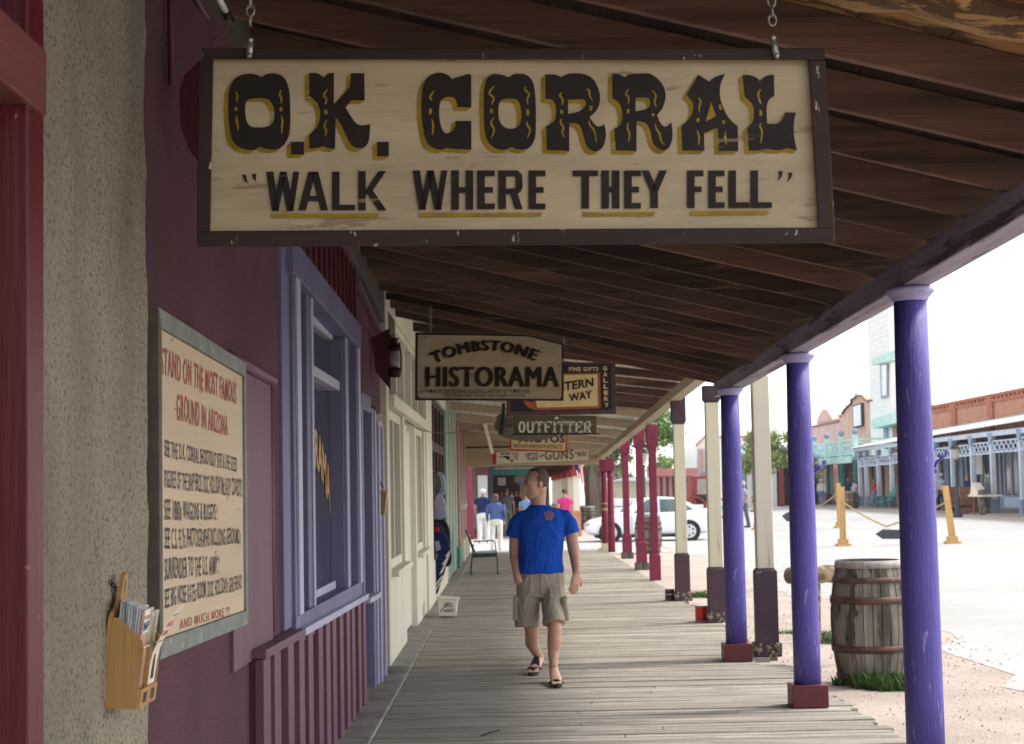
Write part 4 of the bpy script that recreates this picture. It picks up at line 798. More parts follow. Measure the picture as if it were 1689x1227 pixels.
for ch, a, b_, yt, yb in [('W', Z(210), Z(402), 283, 348), ('A', Z(395), Z(568), 283, 347), ('L', Z(590), Z(724), 283, 347), ('K', Z(742), Z(905), 282, 347),
    ('W', Z(1060), Z(1262), 281, 346), ('H', Z(1283), Z(1410), 281, 346), ('E', Z(1433), Z(1535), 281, 345), ('R', Z(1556), Z2(8), 281, 345), ('E', Z2(42), Z2(140), 281, 345),
    ('T', Z2(298), Z2(445), 281, 344), ('H', Z2(465), Z2(570), 281, 344), ('E', Z2(597), Z2(694), 281, 344), ('Y', Z2(697), Z2(845), 281, 343),
    ('F', Z2(962), Z2(1057), 281, 343), ('E', Z2(1085), Z2(1180), 281, 343), ('L', Z2(1202), Z2(1325), 281, 343), ('L', Z2(1330), Z2(1455), 281, 343)]: bl(ch, a, b_, yt, yb)
for q in ([(399, 288), (406, 288), (407, 296), (410, 303), (403, 298)], [(415, 287), (422.5, 286), (422.5, 300), (418, 295)], [(1284, 282), (1291.5, 282), (1289, 292), (1283, 299), (1285.5, 290)], [(1300, 284), (1307.5, 285), (1305, 293), (1299, 300), (1301.5, 291)]): ST(q)
for a, b_, yt in ((446.5, 626, 352.5), (691, 895, 351), (961, 1081, 350), (1138, 1269, 348)):
    yel.fill([[(a, -yt), (b_, -yt + .5), (b_ - 3, -yt - 6), (a + 1, -yt - 7)]], lambda x, y: S(x, -y, .0046))
blk.build('dark_lettering', 'signblack', ms); yel.build('mustard_lettering', 'signyellow', ms); hl.build('letter_flourishes', 'signyellow', ms)
for px in (413, 1275):
    a = S(px, 66 if px < 500 else 62, .04); top = Vector((a.x, a.y + .02, 3.15))
    chain(top, a + Vector((0, 0, .02)), .011, .0035, ms)
    q = S(px - (2 if px < 500 else -6), 92, .04)
    MB().bar(a, q, .017, .009, (0, 1, 0)).ball(a, .010, 8).ball(q, .009, 8).build('hook', 'steel', ms, smooth=True)
# ---------------------------------------------------------------- second sign
def z5(x, y): return (680 + x / 4.543, 520 + y / 4.543)
hs = thing('arched_lettering_sign', 'clipped corner cream sign with an arched line over big brown lettering', 'sign', W(807, 607, y=14.3))
outl = [z5(22, 128), z5(870, 148), z5(1122, 210), z5(1137, 214), z5(1135, 640), z5(20, 636)]
slab(14.32, outl, .03, 'frame', 'signframe', hs)
slab(14.30, [z5(42, 146), z5(868, 158), z5(1118, 222), z5(1118, 612), z5(1105, 625), z5(60, 620), z5(38, 600)], .015, 'board', 'signcream', hs)
q1, q2 = MB(), MB()
def arcf(dx, dy, off):
    def fn(u, v):
        t = (u - .5) * 2; px = 540 + 395 * t * (1 - .0 * v) + t * (1 - v) * -22; base = 262 + 88 * abs(t) ** 1.9 - (12 * t)
        px += t * 30 * v * .6; return W(*z5(px + dx, base - 75 * v + dy), y=14.30 - off)
    return fn
for k_ in (-9, -4.5, 0, 4.5, 9):
    q1.text('TOMBSTONE', arcf(k_ * 1.2, k_ * .3, .006 + k_ * .0001), 0.0, 1.15); q2.text('TOMBSTONE', arcf(-8 + k_, 8, .003 + k_ * .0001), 0.0, 1.15)
    q1.text('HISTORAMA', rectf(14.30, *z5(107 + k_, 384), *z5(1093 + k_, 535), .006 + k_ * .0001), 0.0, 1.1); q2.text('HISTORAMA', rectf(14.30, *z5(98 + k_, 390), *z5(1086 + k_, 541), .003 + k_ * .0001), 0.0, 1.1)
q1.text('A 90 MINUTE FASCINATING COLORFUL HISTORY OF TOMBSTONE', rectf(14.30, *z5(65, 555), *z5(880, 584), .006), .015, 1.2)
q1.text('THE STARTING POINT FOR EVERY VISITOR', rectf(14.30, *z5(237, 589), *z5(845, 614), .006), .015, 1.3)
q1.build('dark_lettering', 'signblack', hs); q2.build('mustard_lettering', 'signyellow', hs)
chain(W(710, 505, y=14.35), W(710, 550, y=14.35), .012, .004, hs); chain(W(930, 555, y=14.35), W(930, 577, y=14.35), .010, .003, hs)
# ---------------------------------------------------------------- black gift sign
YG = 20.0
M['black'] = mat('black sign ground', (0.012, 0.014, 0.014), 0.5, 0.2, 6); M['signorange'] = mat('burnt orange sign border', (0.36, 0.09, 0.035), 0.6, 0.15, 12)
M['paleyellow'] = mat('pale yellow sign ground', (0.66, 0.50, 0.24), 0.6, 0.06, 8); M['plumframe'] = mat('plum brown sign frame', (0.085, 0.04, 0.038), 0.6, 0.15, 8)
gs = thing('framed_black_sign', 'black sign with pale yellow centre panel and a vertical word down its right side', 'sign', W(925, 640, y=YG))
slab(YG, [z5(705, 362), z5(1522, 348), z5(1527, 738), z5(705, 752)], .05, 'frame', 'plumframe', gs)
slab(YG - .006, [z5(738, 378), z5(1490, 366), z5(1493, 706), z5(738, 722)], .01, 'ground', 'black', gs)
slab(YG - .012, [z5(860, 438), z5(1408, 430), z5(1412, 697), z5(920, 712)], .01, 'border', 'signorange', gs)
slab(YG - .018, [z5(900, 452), z5(1388, 443), z5(1390, 678), z5(935, 692)], .01, 'centre_panel', 'paleyellow', gs)
lt = MB(); dkk = MB()
lt.text('FINE GIFTS', rectf(YG, *z5(1175, 387), *z5(1394, 418), .014), .03, 1.15)
for i, ch in enumerate('GALLERY'):
    lt.text(ch, rectf(YG, *z5(1428 + i * 2, 381 + i * 45.7), *z5(1460 + i * 2, 413 + i * 45.7), .014), .035)
dkk.text('WESTERN', quad(YG, z5(960, 528), z5(1358, 465), z5(1358, 532), z5(960, 596), .026), .035, 1.05); dkk.text('WAY', quad(YG, z5(1170, 592), z5(1348, 558), z5(1350, 622), z5(1178, 650), .026), .035, 1.05)
lt.build('pale_lettering', 'paleyellow', gs); dkk.build('dark_lettering', 'signblack', gs)
slab(YG - .014, [z5(830, 640), z5(915, 650), z5(932, 712), z5(890, 700), z5(850, 672)], .004, 'painted_figure', 'signorange', gs)
# ---------------------------------------------------------------- plank sign with slab letters
M['olivewood'] = mat('dark olive planks', (0.10, 0.078, 0.04), 0.7, 0.3, 8, GX, 0.4, 40); M['bone'] = mat('bone white letter paint', (0.62, 0.62, 0.50), 0.6, 0.12, 20)
YO = 24.0
os_ = thing('slab_lettering_sign', 'dark olive plank sign with bone white slab lettering above a thin rod', 'sign', W(915, 702, y=YO))
for i in range(4): slab(YO, [z5(757, 756 + i * 34), z5(1380, 752 + i * 34), z5(1380, 784 + i * 34), z5(757, 788 + i * 34)], .03, 'plank', 'olivewood', os_)
sl_ = MB()
def sp(x, y): return W(*z5(x, y), y=YO - .005)
def sr(x0, y0, x1, y1): sl_.add([sp(x0, y1), sp(x1, y1), sp(x1, y0), sp(x0, y0)], [(0, 1, 2, 3)])
def slb(ch, x0, x1, yt, yb):
    w = 15; h = 10; xm = (x0 + x1) / 2; ym = (yt + yb) / 2
    if ch in 'TI':
        sr(xm - w / 2, yt, xm + w / 2, yb); sr(xm - w, yb - h, xm + w, yb); sl_.add([sp(xm - w, ym), sp(xm, ym - 8), sp(xm + w, ym), sp(xm, ym + 8)], [(0, 1, 2, 3)])
        if ch == 'I': sr(xm - w, yt, xm + w, yt + h)
    if ch == 'T': sr(x0, yt, x1, yt + h); sr(x0, yt + h, x0 + 7, yt + 24); sr(x1 - 7, yt + h, x1, yt + 24)
    if ch in 'FER':
        xs = x0 + 12; sr(xs - w / 2, yt, xs + w / 2, yb); sr(x0, yt, xs + 12, yt + h); sr(x0, yb - h, xs + 14, yb); sr(xs, ym - 5, x1 - 12, ym + 4)
        if ch != 'R': sr(xs, yt, x1, yt + h); sr(x1 - 7, yt + h, x1, yt + 22)
        if ch == 'E': sr(xs, yb - h, x1, yb); sr(x1 - 7, yb - 22, x1, yb - h)
        if ch == 'R': sr(xs, yt, x1 - 8, yt + h); sr(x1 - 17, yt + 4, x1 - 4, ym); sl_.add([sp(xs + 12, ym + 2), sp(xs + 26, ym + 2), sp(x1, yb), sp(x1 - 16, yb)], [(0, 1, 2, 3)])
    if ch == 'U': sr(x0 + 4, yt, x0 + 18, yb - 14); sr(x1 - 18, yt, x1 - 4, yb - 14); sr(x0, yt, x0 + 23, yt + h); sr(x1 - 23, yt, x1, yt + h); sr(x0 + 12, yb - 14, x1 - 12, yb)
    if ch == 'O':
        o_ = [(xm + (x1 - x0) / 2 * math.cos(g), -(ym + (yb - yt) / 2 * math.sin(g))) for g in [2 * math.pi * i / 16 for i in range(16)]]; i_ = [(xm + ((x1 - x0) / 2 - 15) * math.cos(g), -(ym + ((yb - yt) / 2 - 12) * math.sin(g))) for g in [2 * math.pi * i / 16 for i in range(16)]]
        sl_.fill([o_, i_], lambda x, y: sp(x, -y))
xw = 795
for ch, w_ in zip('OUTFITTER', (56, 62, 60, 60, 34, 60, 60, 60, 62)): slb(ch, xw, xw + w_ - 3, 793, 880); xw += w_ + 4.5
sl_.add([sp(1065, 775), sp(1080, 755), sp(1100, 768), sp(1085, 782)], [(0, 1, 2, 3)])
sl_.build('slab_letters', 'bone', os_)
MB().tube([W(*z5(742, 893), y=YO), W(*z5(1408, 889), y=YO)], .010, 6).build('rod', 'blackiron', os_)
# ---------------------------------------------------------------- scalloped grey sign
M['greytan'] = mat('grey tan sign paint', (0.16, 0.125, 0.10), 0.7, 0.12, 7)
YF = 26.5
fs_ = thing('scalloped_sign', 'grey tan sign with a scalloped left end and curved belly behind the plank sign', 'sign', W(870, 700, y=YF))
slab(YF, [z5(*p) for p in [(690, 735), (655, 738), (630, 760), (628, 790), (612, 815), (615, 850), (640, 870), (645, 895), (700, 920), (780, 938), (860, 945), (950, 940), (1040, 918), (1100, 885), (1110, 740)]], .03, 'board', 'greytan', fs_)
MB().bar(W(*z5(686, 660), y=YF - .03), W(*z5(668, 892), y=YF - .03), .05, .03, (0, 1, 0)).build('strap', 'blackplastic', fs_)
MB().text('GIFTS', rectf(YF, *z5(692, 780), *z5(842, 838), .004), .02, 1.1).build('lettering', 'darkink', fs_)
# ---------------------------------------------------------------- red bordered sign
YP = 30.0
ps_ = thing('red_bordered_sign', 'buff sign with red border and navy capitals, low behind the scalloped sign', 'sign', W(887, 725, y=YP))
M['signred'] = mat('bright red sign border', (0.42, 0.02, 0.02), 0.5, 0.1, 9); M['signnavy'] = mat('navy letter paint', (0.02, 0.03, 0.12), 0.5, 0.1, 9)
slab(YP, [z5(730, 860), z5(1160, 860), z5(1158, 1028), z5(730, 1012)], .03, 'border', 'signred', ps_)
slab(YP - .006, [z5(742, 868), z5(1150, 868), z5(1147, 1015), z5(742, 1000)], .01, 'board', 'paleyellow', ps_)
MB().text('PHOTOS', rectf(YP, *z5(800, 895), *z5(1143, 955), .010), .04, 1.05).build('navy_lettering', 'signnavy', ps_)
MB().text('INSTANTANEOUS PORTRAITS', quad(YP, z5(758, 963), z5(1123, 972), z5(1122, 1003), z5(758, 993), .010), .02, 1.15).build('small_lettering', 'darkink', ps_)
# ---------------------------------------------------------------- long sign across the end of the porch
YL = 42.9
ls_ = thing('long_painted_sign', 'long cream sign across the porch end with arrow, pistol and olive capitals', 'sign', W(893, 755, y=YL))
slab(YL, [z5(630, 1027), z5(1320, 1000), z5(1320, 1083), z5(630, 1113)], .03, 'board', 'creamboard', ls_)
slab(YL + .01, [z5(600, 1032), z5(629, 1030), z5(629, 1113), z5(600, 1115)], .03, 'red_end', 'signred', ls_)
def lf(x0, y0, x1, y1, sk=0): return quad(YL, z5(x0, y0), z5(x1, y0 - sk), z5(x1, y1 - sk), z5(x0, y1), .006)
a_, b2, c2_ = MB(), MB(), MB()
for i, s_ in enumerate(('THIS', 'WAY', 'TO.')): a_.text(s_, lf((742, 758, 766)[i], 1030 + i * 19, 797, 1043 + i * 19, 1), .04, 1.1)
b2.text('LEFTYS', lf(848, 1034, 942, 1058, 7), .04, 1.05); b2.text('PLACE', lf(862, 1062, 940, 1088, 6), .04, 1.05)
M['oliveink'] = mat('olive letter paint', (0.12, 0.10, 0.02), 0.5, 0.1, 9)
c2_.text('GUNS', lf(992, 1012, 1210, 1086, 8), .02, 1.1); c2_.text('&', lf(1218, 1018, 1234, 1040), .02); c2_.text('MORE', lf(1240, 1022, 1308, 1060, 4), .02, 1.05)
def pf(pts, mbx, o=.006): mbx.fill([[(p[0], -p[1]) for p in pts]], lambda x, y: W(*z5(x, -y), y=YL - o))
pf([(660, 1037), (682, 1027), (680, 1034), (712, 1034), (712, 1028), (736, 1036), (712, 1046), (712, 1040), (682, 1040), (684, 1047)], a_)
pf([(650, 1058), (685, 1058), (695, 1052), (725, 1055), (732, 1066), (728, 1080), (712, 1084), (700, 1070), (650, 1063)], a_)
gq = MB(); pf([(735, 1080), (755, 1078), (760, 1096), (742, 1104), (732, 1094)], gq); pf([(945, 1055), (985, 1038), (990, 1050), (960, 1066)], gq)
a_.build('black_lettering', 'darkink', ls_); b2.build('navy_lettering', 'signnavy', ls_); c2_.build('olive_lettering', 'oliveink', ls_); gq.build('yellow_marks', 'signyellow', ls_)
# ---------------------------------------------------------------- wall lanterns
def lantern(px, label, yy, zc_):
    t = thing('wall_lantern', label, 'wall lamp', (XW, yy, zc_ - .2), 'dark red wall lanterns')
    MB().prism([(XW - .0, zc_ + .18), (XW + .16, zc_ + .26), (XW + .16, zc_ - .28), (XW + .03, zc_ - .12)], 'y', yy - .012, yy + .012).build('bracket_board', 'oxblood', t)
    x = XW + .195
    MB().lathe((x, yy - .0, zc_), [(.055, -.17), (.058, -.10), (.045, -.09), (.04, -.085)], 14).lathe((x, yy, zc_), [(.05, .06), (.055, .09), (.035, .12), (.03, .15), (.045, .16), (.03, .175)], 14).build('cap', 'lattern', t, smooth=True)
    MB().lathe((x, yy, zc_), [(.03, -.084), (.046, -.05), (.048, 0), (.036, .05), (.03, .059)], 14).build('globe', 'lampglass', t, smooth=True)
    MB().tube([(x - .052, yy, zc_ - .14), (x - .06, yy, zc_), (x - .045, yy, zc_ + .13)], .008, 6).tube([(x + .052, yy, zc_ - .14), (x + .06, yy, zc_), (x + .045, yy, zc_ + .13)], .008, 6).tube([(XW + .1, yy, zc_ + .15), (x, yy, zc_ + .20), (x, yy, zc_ + .17)], .008, 6).build('cage', 'lattern', t, smooth=True)
lantern(0, 'small copper wall lantern on a dark red bracket where plum wall meets cream wall', 14.75, W(650, 590, y=14.75).z)
yl = 5.86; zl = W(318, 185, y=yl).z
t = thing('wall_lantern', 'dark red angular lamp bracket mostly hidden behind the left end of the big sign', 'wall lamp', (XW, yl, zl - .3), 'dark red wall lanterns')
P4 = lambda px, py: W(px, py, y=yl)
mb = MB(); pts = [P4(298, 150), P4(306, 124), P4(331, 100), P4(345, 108), P4(345, 250), P4(328, 264), P4(313, 246), P4(299, 205)]
mb.add(pts + [p + Vector((0, .03, 0)) for p in pts], [tuple(range(8)), tuple(reversed(range(8, 16)))] + [(i, (i + 1) % 8, 8 + (i + 1) % 8, 8 + i) for i in range(8)]).build('bracket_board', 'oxblood', t, bevel=.004)
MB().tube([(XW + .02, yl, zl + .85), (XW + .02, yl, zl + .1)], .011, 8).build('conduit', 'oxblood', t, smooth=True)
# pink conduit and tube lamp high on the wall
tag(MB().tube([W(318, -12, y=6.2), W(371, 78, y=7.6)], .011, 8).build('conduit_pipe', 'plumpaint', smooth=True), 'thin pink painted pipe slanting along the top of the plum wall', 'pipe')
t = thing('tube_lamp', 'white tube lamp with drooping brown wire at the top of the plum wall', 'lamp', W(375, 22, y=6.1))
MB().tube([W(352, -20, y=5.9), W(373, 20, y=6.1)], .012, 10).build('tube', 'white', t, smooth=True)
MB().tube([W(372, 18, y=6.1), W(377, 30, y=6.1)], .017, 10).tube([W(384, 28, y=6.1), W(385, 36, y=6.1)], .006, 6).build('socket', 'signframe', t, smooth=True)
MB().tube([W(374, 32, y=6.1), W(373, 48, y=6.1), W(366, 58, y=6.1), W(350, 67, y=6.1)], .004, 6).build('wire', 'rust', t, smooth=True)
# small notices and leaflet box by the plum door
tag(MB().cbox(W(626, 695, y=14.6), (.055, .012, .13), Matrix.Rotation(R(-8), 3, 'Y')).build('small_notice', 'papercream'), 'small white card pinned above the narrow door frame', 'notice')
t = thing('leaflet_box', 'small yellow wooden leaflet box on the periwinkle door frame', 'leaflet rack', W(628, 848, y=14.6), 'wooden leaflet racks')
c = W(628, 824, y=14.6)
MB().hexa([c + Vector((-.05, -.05, -.13)), c + Vector((.035, -.05, -.13)), c + Vector((.035, .10, -.13)), c + Vector((-.05, .10, -.13)), c + Vector((-.04, -.05, .10)), c + Vector((.055, -.05, .06)), c + Vector((.055, .10, .06)), c + Vector((-.04, .10, .10))]).build('box', 'honeywood', t, bevel=.004)
MB().tube([c + Vector((-.055, .0, .10)), c + Vector((-.06, .0, .15))], .008, 6).tube([c + Vector((.02, .0, .10)), c + Vector((-.01, .0, .18))], .006, 6).build('hanger', 'blackiron', t)
# ---------------------------------------------------------------- leaflet rack on the pier
y0 = 4.70; O = W(170, 1168, y=y0); th = R(6.3)
n_ = Vector((math.cos(th), 0, -math.sin(th) * .6)); u_ = Vector((math.sin(th), 0, math.cos(th))); a_v = Vector((0, 1, 0))
def K(n, a, u): return O + n_ * n + a_v * a + u_ * u
rk = thing('leaflet_rack', 'honey pine leaflet rack with round topped back, full of magazines, hung on the pier', 'leaflet rack', O, 'wooden leaflet racks')
WD = .235
def kprism(outl, a0, a1, nm, m='honeywood'):   # outline in (n,u)
    vs, fs = fill_geo([outl]); mb = MB(); mb.add([K(v.x, a0, v.y) for v in vs], fs); mb.add([K(v.x, a1, v.y) for v in vs], [tuple(reversed(f)) for f in fs]); n = len(outl)
    mb.add([K(p[0], a0, p[1]) for p in outl] + [K(p[0], a1, p[1]) for p in outl], [(i, (i + 1) % n, n + (i + 1) % n, n + i) for i in range(n)]); return mb.build(nm, m, rk, bevel=.0015)
side = [(0, 0), (.091, 0), (.094, .165), (.088, .185), (.070, .205), (.045, .222), (.028, .238), (.012, .247), (0, .247)]
kprism(side, 0, .009, 'side_panel'); kprism(side, WD - .009, WD, 'side_panel'); kprism([(p[0] * .9 + .008, p[1] * .9) for p in side], WD / 2 - .004, WD / 2 + .004, 'divider')
bk = [(0.0, .0), (WD, .0), (WD, .25), (WD - .02, .262), (WD - .055, .275), (WD - .075, .30), (WD - .085, .335), (WD / 2 + .02, .36), (WD / 2, .366), (WD / 2 - .02, .36), (.085, .335), (.075, .30), (.055, .275), (.02, .262), (0, .25)]
hole = [(WD / 2 + .009 * math.cos(g), .325 + .020 * math.sin(g)) for g in [2 * math.pi * i / 12 for i in range(12)]]
mb = MB(); vs, fs = fill_geo([bk, hole])
for nn, rev in ((.0, 1), (.011, 0)): mb.add([K(nn - .012, v.x, v.y) for v in vs], [tuple(reversed(f)) if rev else f for f in fs])
for lp in (bk, hole):
    n = len(lp); mb.add([K(-.012, *p) for p in lp] + [K(-.001, *p) for p in lp], [(i, (i + 1) % n, n + (i + 1) % n, n + i) for i in range(n)])
mb.build('back_board', 'honeywood', rk)
kprism([(.086, 0), (.096, 0), (.098, .052), (.088, .052)], .0095, WD - .0095, 'front_lip')
kprism([(0, 0), (.085, 0), (.085, .008), (0, .008)], .0095, WD - .0095, 'bottom')
MB().tube([K(.084, 0, .165), K(.084, WD, .165)], .0022, 6).build('dowel', 'papercream', rk)
st = MB()
for aa in (.045, .145):
    for w_ in range(4): st.add([K(.0985, aa + w_ * .011, .012), K(.0985, aa + w_ * .011 + .008, .012), K(.0990, aa + w_ * .011 + .008, .042), K(.0990, aa + w_ * .011, .042)], [(0, 1, 2, 3)])
build_each(st, 'stamped_mark', 'darkink', rk)
mgz = thing('magazine_stack', 'stack of glossy magazines in the near half of the pine rack', 'magazines', K(.03, .05, .01))
for i in range(9):
    a0 = .012; nn = .012 + i * .0075; MB().hexa([K(nn, a0, .012), K(nn + .0055, a0, .012), K(nn + .0055, .108, .012), K(nn, .108, .012), K(nn + .004, a0 + .002 * (i % 3), .295 - .003 * i), K(nn + .0095, a0 + .002 * (i % 3), .295 - .003 * i), K(nn + .0095, .106, .295 - .003 * i), K(nn + .004, .106, .295 - .003 * i)]).build('magazine', 'paper' if i < 8 else 'magcover', mgz)
nn = .012 + 8 * .0075 + .0056
def kq(n0, n1): return lambda u, v: K(n0 + (n1 - n0) * v + .0012 + .004 * v, .013 + .093 * u, .012 + .268 * v)
f_ = kq(nn, nn); mb = MB(); mb.add([f_(.1, .72), f_(.9, .72), f_(.9, .86), f_(.1, .86)], [(0, 1, 2, 3)]); mb.add([f_(.1, .90), f_(.9, .90), f_(.9, .96), f_(.1, .96)], [(0, 1, 2, 3)]); mb.build('cover_panel', 'white', mgz)
mb = MB(); f2_ = lambda u, v: f_(u, v) + n_ * .0006; mb.text('MAP', lambda u, v: f2_(.15 + .7 * u, .74 + .10 * v), .03); mb.build('cover_lettering', 'signnavy', mgz)
lf_ = thing('leaflet_stack', 'cream leaflets with red lettering leaning out of the pine rack', 'leaflets', K(.03, .17, .01))
for i in range(3):
    nn = .030 + .016 * i; MB().hexa([K(nn, .128, .012), K(nn + .008, .128, .012), K(nn + .008, .222, .012), K(nn, .222, .012), K(nn + .012, .130, .27 - .006 * i), K(nn + .020, .130, .27 - .006 * i), K(nn + .020, .222, .27 - .006 * i), K(nn + .012, .222, .27 - .006 * i)]).build('bundle', 'papercream', lf_)
def lfn(u, v):   # curling front leaflet
    return K(.086 + .012 * v + .060 * max(0, v - .45) ** 1.3 * 2, .128 + .094 * u, .014 + .262 * v)
g = 8; mb = MB(); mb.add([lfn(i, j / g) for j in range(g + 1) for i in (0, 1)], [(j * 2, j * 2 + 1, j * 2 + 3, j * 2 + 2) for j in range(g)]); mb.build('front_leaflet', 'papercream', lf_)
up_ = lambda u, v: lfn(u, v) + n_ * .0016
mb = MB(); mb.text("TOMBSTONE'S", lambda u, v: up_(.06 + .88 * u, .76 + .07 * v), .02); mb.text('HISTORAMA', lambda u, v: up_(.1 + .8 * u, .66 + .07 * v), .02); mb.build('red_lettering', 'redink', lf_)
mb = MB(); mb.add([up_(.06, .89), up_(.94, .89), up_(.94, .90), up_(.06, .90)], [(0, 1, 2, 3)]); mb.add([up_(.06, .60), up_(.94, .60), up_(.94, .61), up_(.06, .61)], [(0, 1, 2, 3)]); mb.add([up_(.3, .2), up_(.7, .2), up_(.6, .45), up_(.35, .48)], [(0, 1, 2, 3)]); mb.build('black_print', 'darkink', lf_)
ch_ = MB()
for i in range(7):
    p = W(182, 960, x=-1.115); q = K(-.012, WD / 2 - .01, .31); c = p.lerp(q, i / 6); ch_.torus(c, .0045, .0016, (0, 1, 0) if i % 2 else (1, 0, 0), (0, 0, 1), 8, 5, 1.3)
ch_.build('hanging_chain', 'blackiron', rk)
# ---------------------------------------------------------------- people
def V(*a): return Vector(a)
def head(mb, c, fwd, s=1.0, tilt=0.0):
    """head centred at c (middle of the skull), looking along fwd; s = 1 for a 0.24 m head"""
    f = Vector((fwd[0], fwd[1], 0)).normalized(); sd = V(0, 0, 1).cross(f); up = V(0, 0, 1)
    m = Matrix((f, sd, up)).transposed()
    if tilt: m = m @ Matrix.Rotation(tilt, 3, 'Y')
    def p(a, b, d): return c + m @ V(a * s, b * s, d * s)
    def e(a, b, d, r): mb.ball(p(a, b, d), tuple(q * s for q in r), 18, m)
    e(-.012, 0, .028, (.098, .076, .092)); e(.022, 0, .0, (.074, .068, .088)); e(.030, 0, -.055, (.058, .055, .058)); e(.058, 0, -.092, (.030, .032, .024))
    e(.078, 0, .018, (.018, .055, .014)); e(.052, .045, -.018, (.030, .020, .022)); e(.052, -.045, -.018, (.030, .020, .022))
    e(-.02, 0, -.045, (.060, .060, .060))
    mb.tube([p(.086, 0, .012), p(.102, 0, -.014), p(.112, 0, -.034), p(.094, 0, -.044)], [.008 * s, .010 * s, .0135 * s, .010 * s], 10)
    e(.100, .012, -.038, (.010, .008, .008)); e(.100, -.012, -.038, (.010, .008, .008))
    e(.084, 0, -.060, (.014, .026, .0065)); e(.083, 0, -.071, (.012, .022, .0065))
    for q in (-1, 1):
        e(-.008, q * .077, -.008, (.018, .007, .030)); e(-.004, q * .083, -.004, (.013, .006, .022)); e(.0, q * .076, -.030, (.010, .007, .012))
    return p, m
def hand(mb, wrist, direc, palm_n, s=1.0, curl=.35, thumb_side=1):
    """palm and five separate, slightly curled fingers"""
    d = Vector(direc).normalized(); n = Vector(palm_n); n = (n - d * n.dot(d)).normalized(); sd = d.cross(n) * thumb_side
    w = Vector(wrist)
    mb.tube([w - d * .02 * s, w + d * .02 * s, w + d * .055 * s, w + d * .088 * s], [(.017 * s, .024 * s), (.016 * s, .034 * s), (.015 * s, .041 * s), (.012 * s, .038 * s)], 12, flat=n)
    for i, (o, L) in enumerate(((.030, .072), (.0105, .082), (-.0105, .076), (-.030, .060))):
        b = w + d * .080 * s + sd * o * s; p1 = b + (d * math.cos(curl) + n * math.sin(curl)) * L * .42 * s
        p2_ = p1 + (d * math.cos(curl * 2) + n * math.sin(curl * 2)) * L * .33 * s; p3 = p2_ + (d * math.cos(curl * 2.8) + n * math.sin(curl * 2.8)) * L * .25 * s
        mb.tube([b, p1, p2_, p3], [.0095 * s, .0088 * s, .0080 * s, .0062 * s], 8)
    b = w + d * .022 * s + sd * .030 * s; t1 = b + (d * .75 + sd * .6 + n * .25).normalized() * .040 * s; t2 = t1 + (d * .9 + sd * .25 + n * .35).normalized() * .034 * s
    mb.tube([b - sd * .01 * s, b, t1, t2], [.012 * s, .0125 * s, .0105 * s, .0075 * s], 8)
def foot(mb, ankle, toe, s=1.0, toes=True):
    a, t = Vector(ankle), Vector(toe); d = (t - a); L = d.length; dh = V(d.x, d.y, 0).normalized(); sd = V(0, 0, 1).cross(dh)
    heel = a - dh * .045 * s - V(0, 0, (a.z - t.z) * .62)
    mb.tube([a + V(0, 0, .03), a, a + d * .3 + V(0, 0, -.008), a + d * .62, a + d * .84], [(.034 * s, .034 * s), (.036 * s, .036 * s), (.040 * s, .030 * s), (.044 * s, .022 * s), (.042 * s, .016 * s)], 12, flat=sd)
    mb.ball(heel + V(0, 0, .012), (.032 * s, .032 * s, .034 * s), 12)
    if toes:
        for i, (o, l_, r) in enumerate(((-.030, .040, .0125), (-.010, .036, .0095), (.008, .031, .009), (.022, .024, .0085), (.034, .016, .008))):
            q = t - dh * .045 * s + sd * o * s * 1.0; mb.tube([q - dh * .02, q + dh * l_ * s, q + dh * (l_ + .010) * s], [r * s, r * s, r * .7 * s], 8)
# ---- the man walking towards the camera
MYc = 14.45
def m(px, py, dy=0.0): return W(px, py, y=MYc + dy)
base = W(898, 1120, z=0); base.y = 14.5
man = thing('person', 'man in blue t-shirt, khaki cargo shorts and black flip-flops walking forward, head turned left', 'person', base)
bd = MB()
hc = m(884, 797.5); fw = V(-.93, -.37, 0)
hp, hm = head(bd, hc, fw, 1.08, .13)
bd.tube([m(888, 845, .02), m(887, 832, .02), m(888, 812, .02), m(890, 802, .03)], [(.075, .085), (.066, .066), (.064, .066), (.06, .06)], 16)
# torso core under the shirt
bd.rings([(m(892, 950).x, MYc, m(892, 950).z, .15, .09), (m(892, 900).x, MYc, m(892, 900).z, .15, .09), (m(892, 862).x, MYc, m(892, 862).z, .15, .075), (m(889, 840).x, MYc, m(889, 840).z, .09, .07)])
# arms: image right hangs free, image left goes into the pocket
Rr = [m(932, 858), m(942, 878, .01), m(946, 905, -.02), m(949, 922, -.05), m(951, 946, -.14)]
bd.tube(Rr, [(.036, .042), (.050, .053), (.046, .052), (.044, .046), (.027, .033)], 14)
hand(bd, Rr[-1], m(947, 975, -.18) - Rr[-1], V(-.45, .9, 0), 1.15, .30, 1)
Ll = [m(860, 858), m(850, 878, .02), m(849, 905, .04), m(849, 920, .02), m(852, 946, -.08), m(856, 962, -.12)]
bd.tube(Ll, [(.036, .042), (.048, .052), (.044, .050), (.042, .044), (.028, .032), (.03, .035)], 14)
